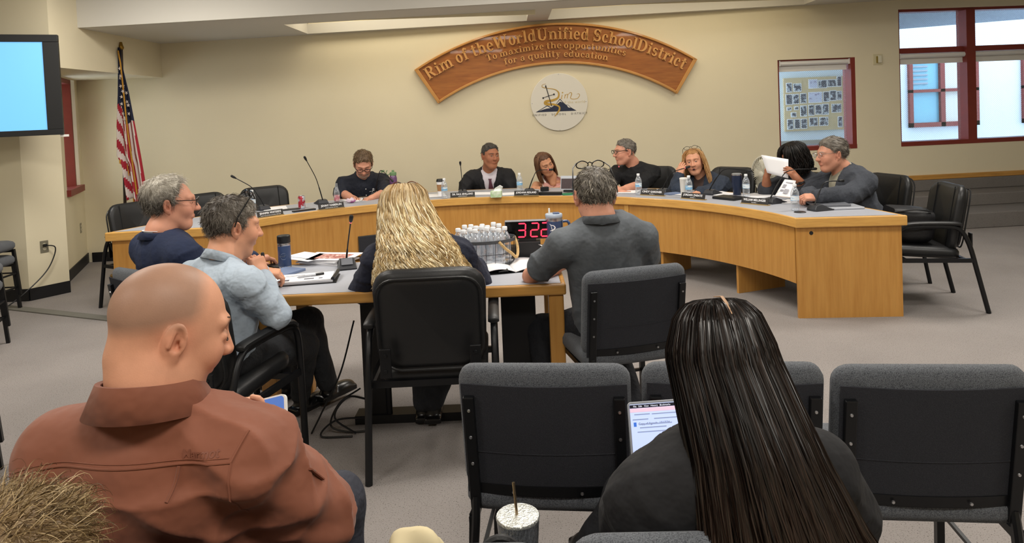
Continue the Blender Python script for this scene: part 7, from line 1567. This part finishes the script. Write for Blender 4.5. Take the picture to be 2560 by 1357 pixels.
# ---- woman with long dark hair and black blazer
mat('black_blazer', '141417', 0.85, noise=(60, 0.12), bump=(14, 0.44, 0.03))
pn = person('woman with long straight dark hair in black blazer, seen from behind', (0.385, 1.43), 92, (0.387, 1.330, 1.086), (99, 22, 0), 1.0, (0.387, 1.275, 0.966), sh=.158, skin='fair', topmat='black_blazer', topname='blazer', sleeve='long', sleeve_r=1.12, girth=.98, chest=.96, infl=.012, neckr=.046,
            arms=[dict(side='L', e=(0.216, 1.400, 0.765), w=(0.28, 1.66, 0.66), hand=(nrm((.2, .9, -.1)), (0, 0, 1), False, .5)), dict(side='R', e=(0.618, 1.360, 0.784), w=(0.46, 1.66, 0.66), hand=(nrm((-.2, .9, -.1)), (0, 0, 1), True, .5))],
            legs=[((.50, 1.85, .54), (.52, 1.72, .10)), ((.28, 1.85, .54), (.17, 1.93, .35))], hres=.005, tres=.007, folds=.003, foldf=(12, 26), shoes=True, rtilt=9, crease=.008)
HD = ('191412', '120e0d', '221a16', '0e0b0a', '2a201b')
Vb = sheet_hair(9000, 30, 2.35, [(0, .003), (.05, .042), (.12, .070), (.22, .090), (.36, .098), (.52, .108), (.7, .130), (.85, .165), (1, .195)], [(0, .003), (.05, .046), (.12, .078), (.22, .102), (.36, .110), (.52, .118), (.7, .125), (.85, .13), (1, .13)],
                [(0, .134), (.05, .131), (.12, .105), (.22, .045), (.36, -.045), (.52, -.145), (.7, -.255), (.85, -.34), (1, -.42)], 101, (.0035, 7),   .012, .0013, HD, endvar=.10, shift=[(0, 0, 0), (.25, 0, 0), (.5, -.045, -.018), (.7, -.065, -.035), (1, -.075, -.065)], tips='3a281f', nr=2)
HSR = rotz(D(97)) @ roty(D(14)); V, Q, A = Vb; V = V @ HSR.T + pn['H']
c = cap(pn, FEM, .001, '0c0a09', .005, 102, rough=.001); V, Q, A = join([(V, Q, A), (c[0] @ pn['R'].T + pn['H'], c[1], c[2])])
o = link('hair', mesh('hair', V - pn['off'], Q, 'hair_gloss', True, attr=A), pn['root']); o['kind'] = 'stuff'
pt = [(np.array([x, .004 * math.sin(x * 60), z]) @ HSR.T + pn['H'] - pn['off']) for x, z in ((.0, .138), (-.03, .138), (-.06, .128), (-.085, .108))]
obj('hair_parting', MB().tube(pt, [.0015, .0034, .0034, .0012], 6, flat=.5), mat('scalp_tan', '9c7a5c', .6), pn['root'], True)
# laptop on her lap
p = np.array((0.387, 1.760, 0.770)); t = thing('open_laptop', 'open silver laptop with a document on screen, beside dark hair', 'laptop', (p[0] + .035, 1.70, .625), D(4))
Rs = rotx(D(-12)); SWd, SHt = .155, .215
obj('keyboard_base', MB().box((-SWd, -.20, 0), (SWd, .02, .012)), 'tablet_silver', t, bev=.004)
lid = obj('screen_lid', MB().prism(rrect(2 * SWd, SHt, .010), -.003, .003, Rs @ rotx(D(90)), (0, .018 + .022, .012 + SHt / 2)), 'tablet_silver', t)
def onscr(x0, x1, z0, z1, d): return MB().box((x0, -d, z0 - SHt / 2), (x1, -d + .0006, z1 - SHt / 2), Rs, (0, .018 + .022, .012 + SHt / 2))
obj('screen', onscr(-SWd + .005, SWd - .005, .006, SHt - .005, .0040), mat('laptop_screen', 'b9c8ee', .25, emit='c2d2fb', estr=.62), lid)
mat('ui_dark', '2a2a33', .4, emit='23232c', estr=.3); mat('ui_pink', 'd9bcd0', .4, emit='e0c2d6', estr=.6); mat('ui_grey', '8f9bbb', .4, emit='8d9aba', estr=.5); mat('ui_blue', '3f6fc8', .4, emit='3f70d0', estr=.6); mat('ui_white', 'e6ecfb', .4, emit='e3eafc', estr=.66)
obj('menu_bar', onscr(-SWd + .005, SWd - .005, SHt - .014, SHt - .006, .0046), 'ui_dark', lid); obj('tab_strip', onscr(-SWd + .005, SWd - .005, SHt - .024, SHt - .0145, .0046), 'ui_pink', lid)
obj('document_icon', onscr(-SWd + .012, -SWd + .019, SHt - .058, SHt - .048, .0046), 'ui_blue', lid); obj('document_page', onscr(-.085, .10, .008, SHt - .082, .0046), 'ui_white', lid)
for k, (x0, x1, z) in enumerate(((-.14, -.10, .028), (-.095, .02, .0285), (-.145, -.105, .040), (-.09, -.02, .040), (-.128, -.045, .052), (-.128, -.06, .060), (-.135, -.03, .070), (-.08, -.02, .095), (-.08, .05, .11), (-.08, .04, .12), (-.08, .03, .13), (-.08, .05, .145), (-.08, .0, .16), (-.08, .03, .17))): obj('text_line', onscr(x0, x1, SHt - z - .0022, SHt - z, .0052), 'ui_grey', lid)
V, F = text_arrays('File   Edit   View   History   Bookmarks', .006, .0001, 0, 'LEFT'); obj('lettering', ((V @ rotx(D(90)).T + [-SWd + .014, -.0050, SHt / 2 - .010]) @ Rs.T + [0, .040, .012 + SHt / 2], F), 'ui_white', lid, kind='stuff')
V, F = text_arrays('Copy of Agenda  10/17/24', .0075, .0001, 0, 'LEFT'); obj('lettering', ((V @ rotx(D(90)).T + [-SWd + .024, -.0050, SHt / 2 - .052]) @ Rs.T + [0, .040, .012 + SHt / 2], F), 'ui_dark', lid, kind='stuff')

# ---- person whose hair shows at the lower left corner
pn = person('person at the lower left corner, only tousled light brown hair showing', (-.66, .72), 90, (-0.683, 0.900, 0.980), (90, 8, 0), 1.0, None, sh=.17, skin='fair', topmat='dark_cloth', topname='shirt', sleeve='none', chest=.9, hres=.007, tres=.014, arms=[], seat_z=.42)
c = cap(pn, FEM, .016, '7a6448', .006, 111, rough=.006); add_hair(pn, [c, short_strands(c[0], c[1], 1.0, 7000, .034, .0006, ('8a7350', '6b5638', 'a48d66', '54432c', 'b8a27c'), 112, .9, jit=.5, K=7)])
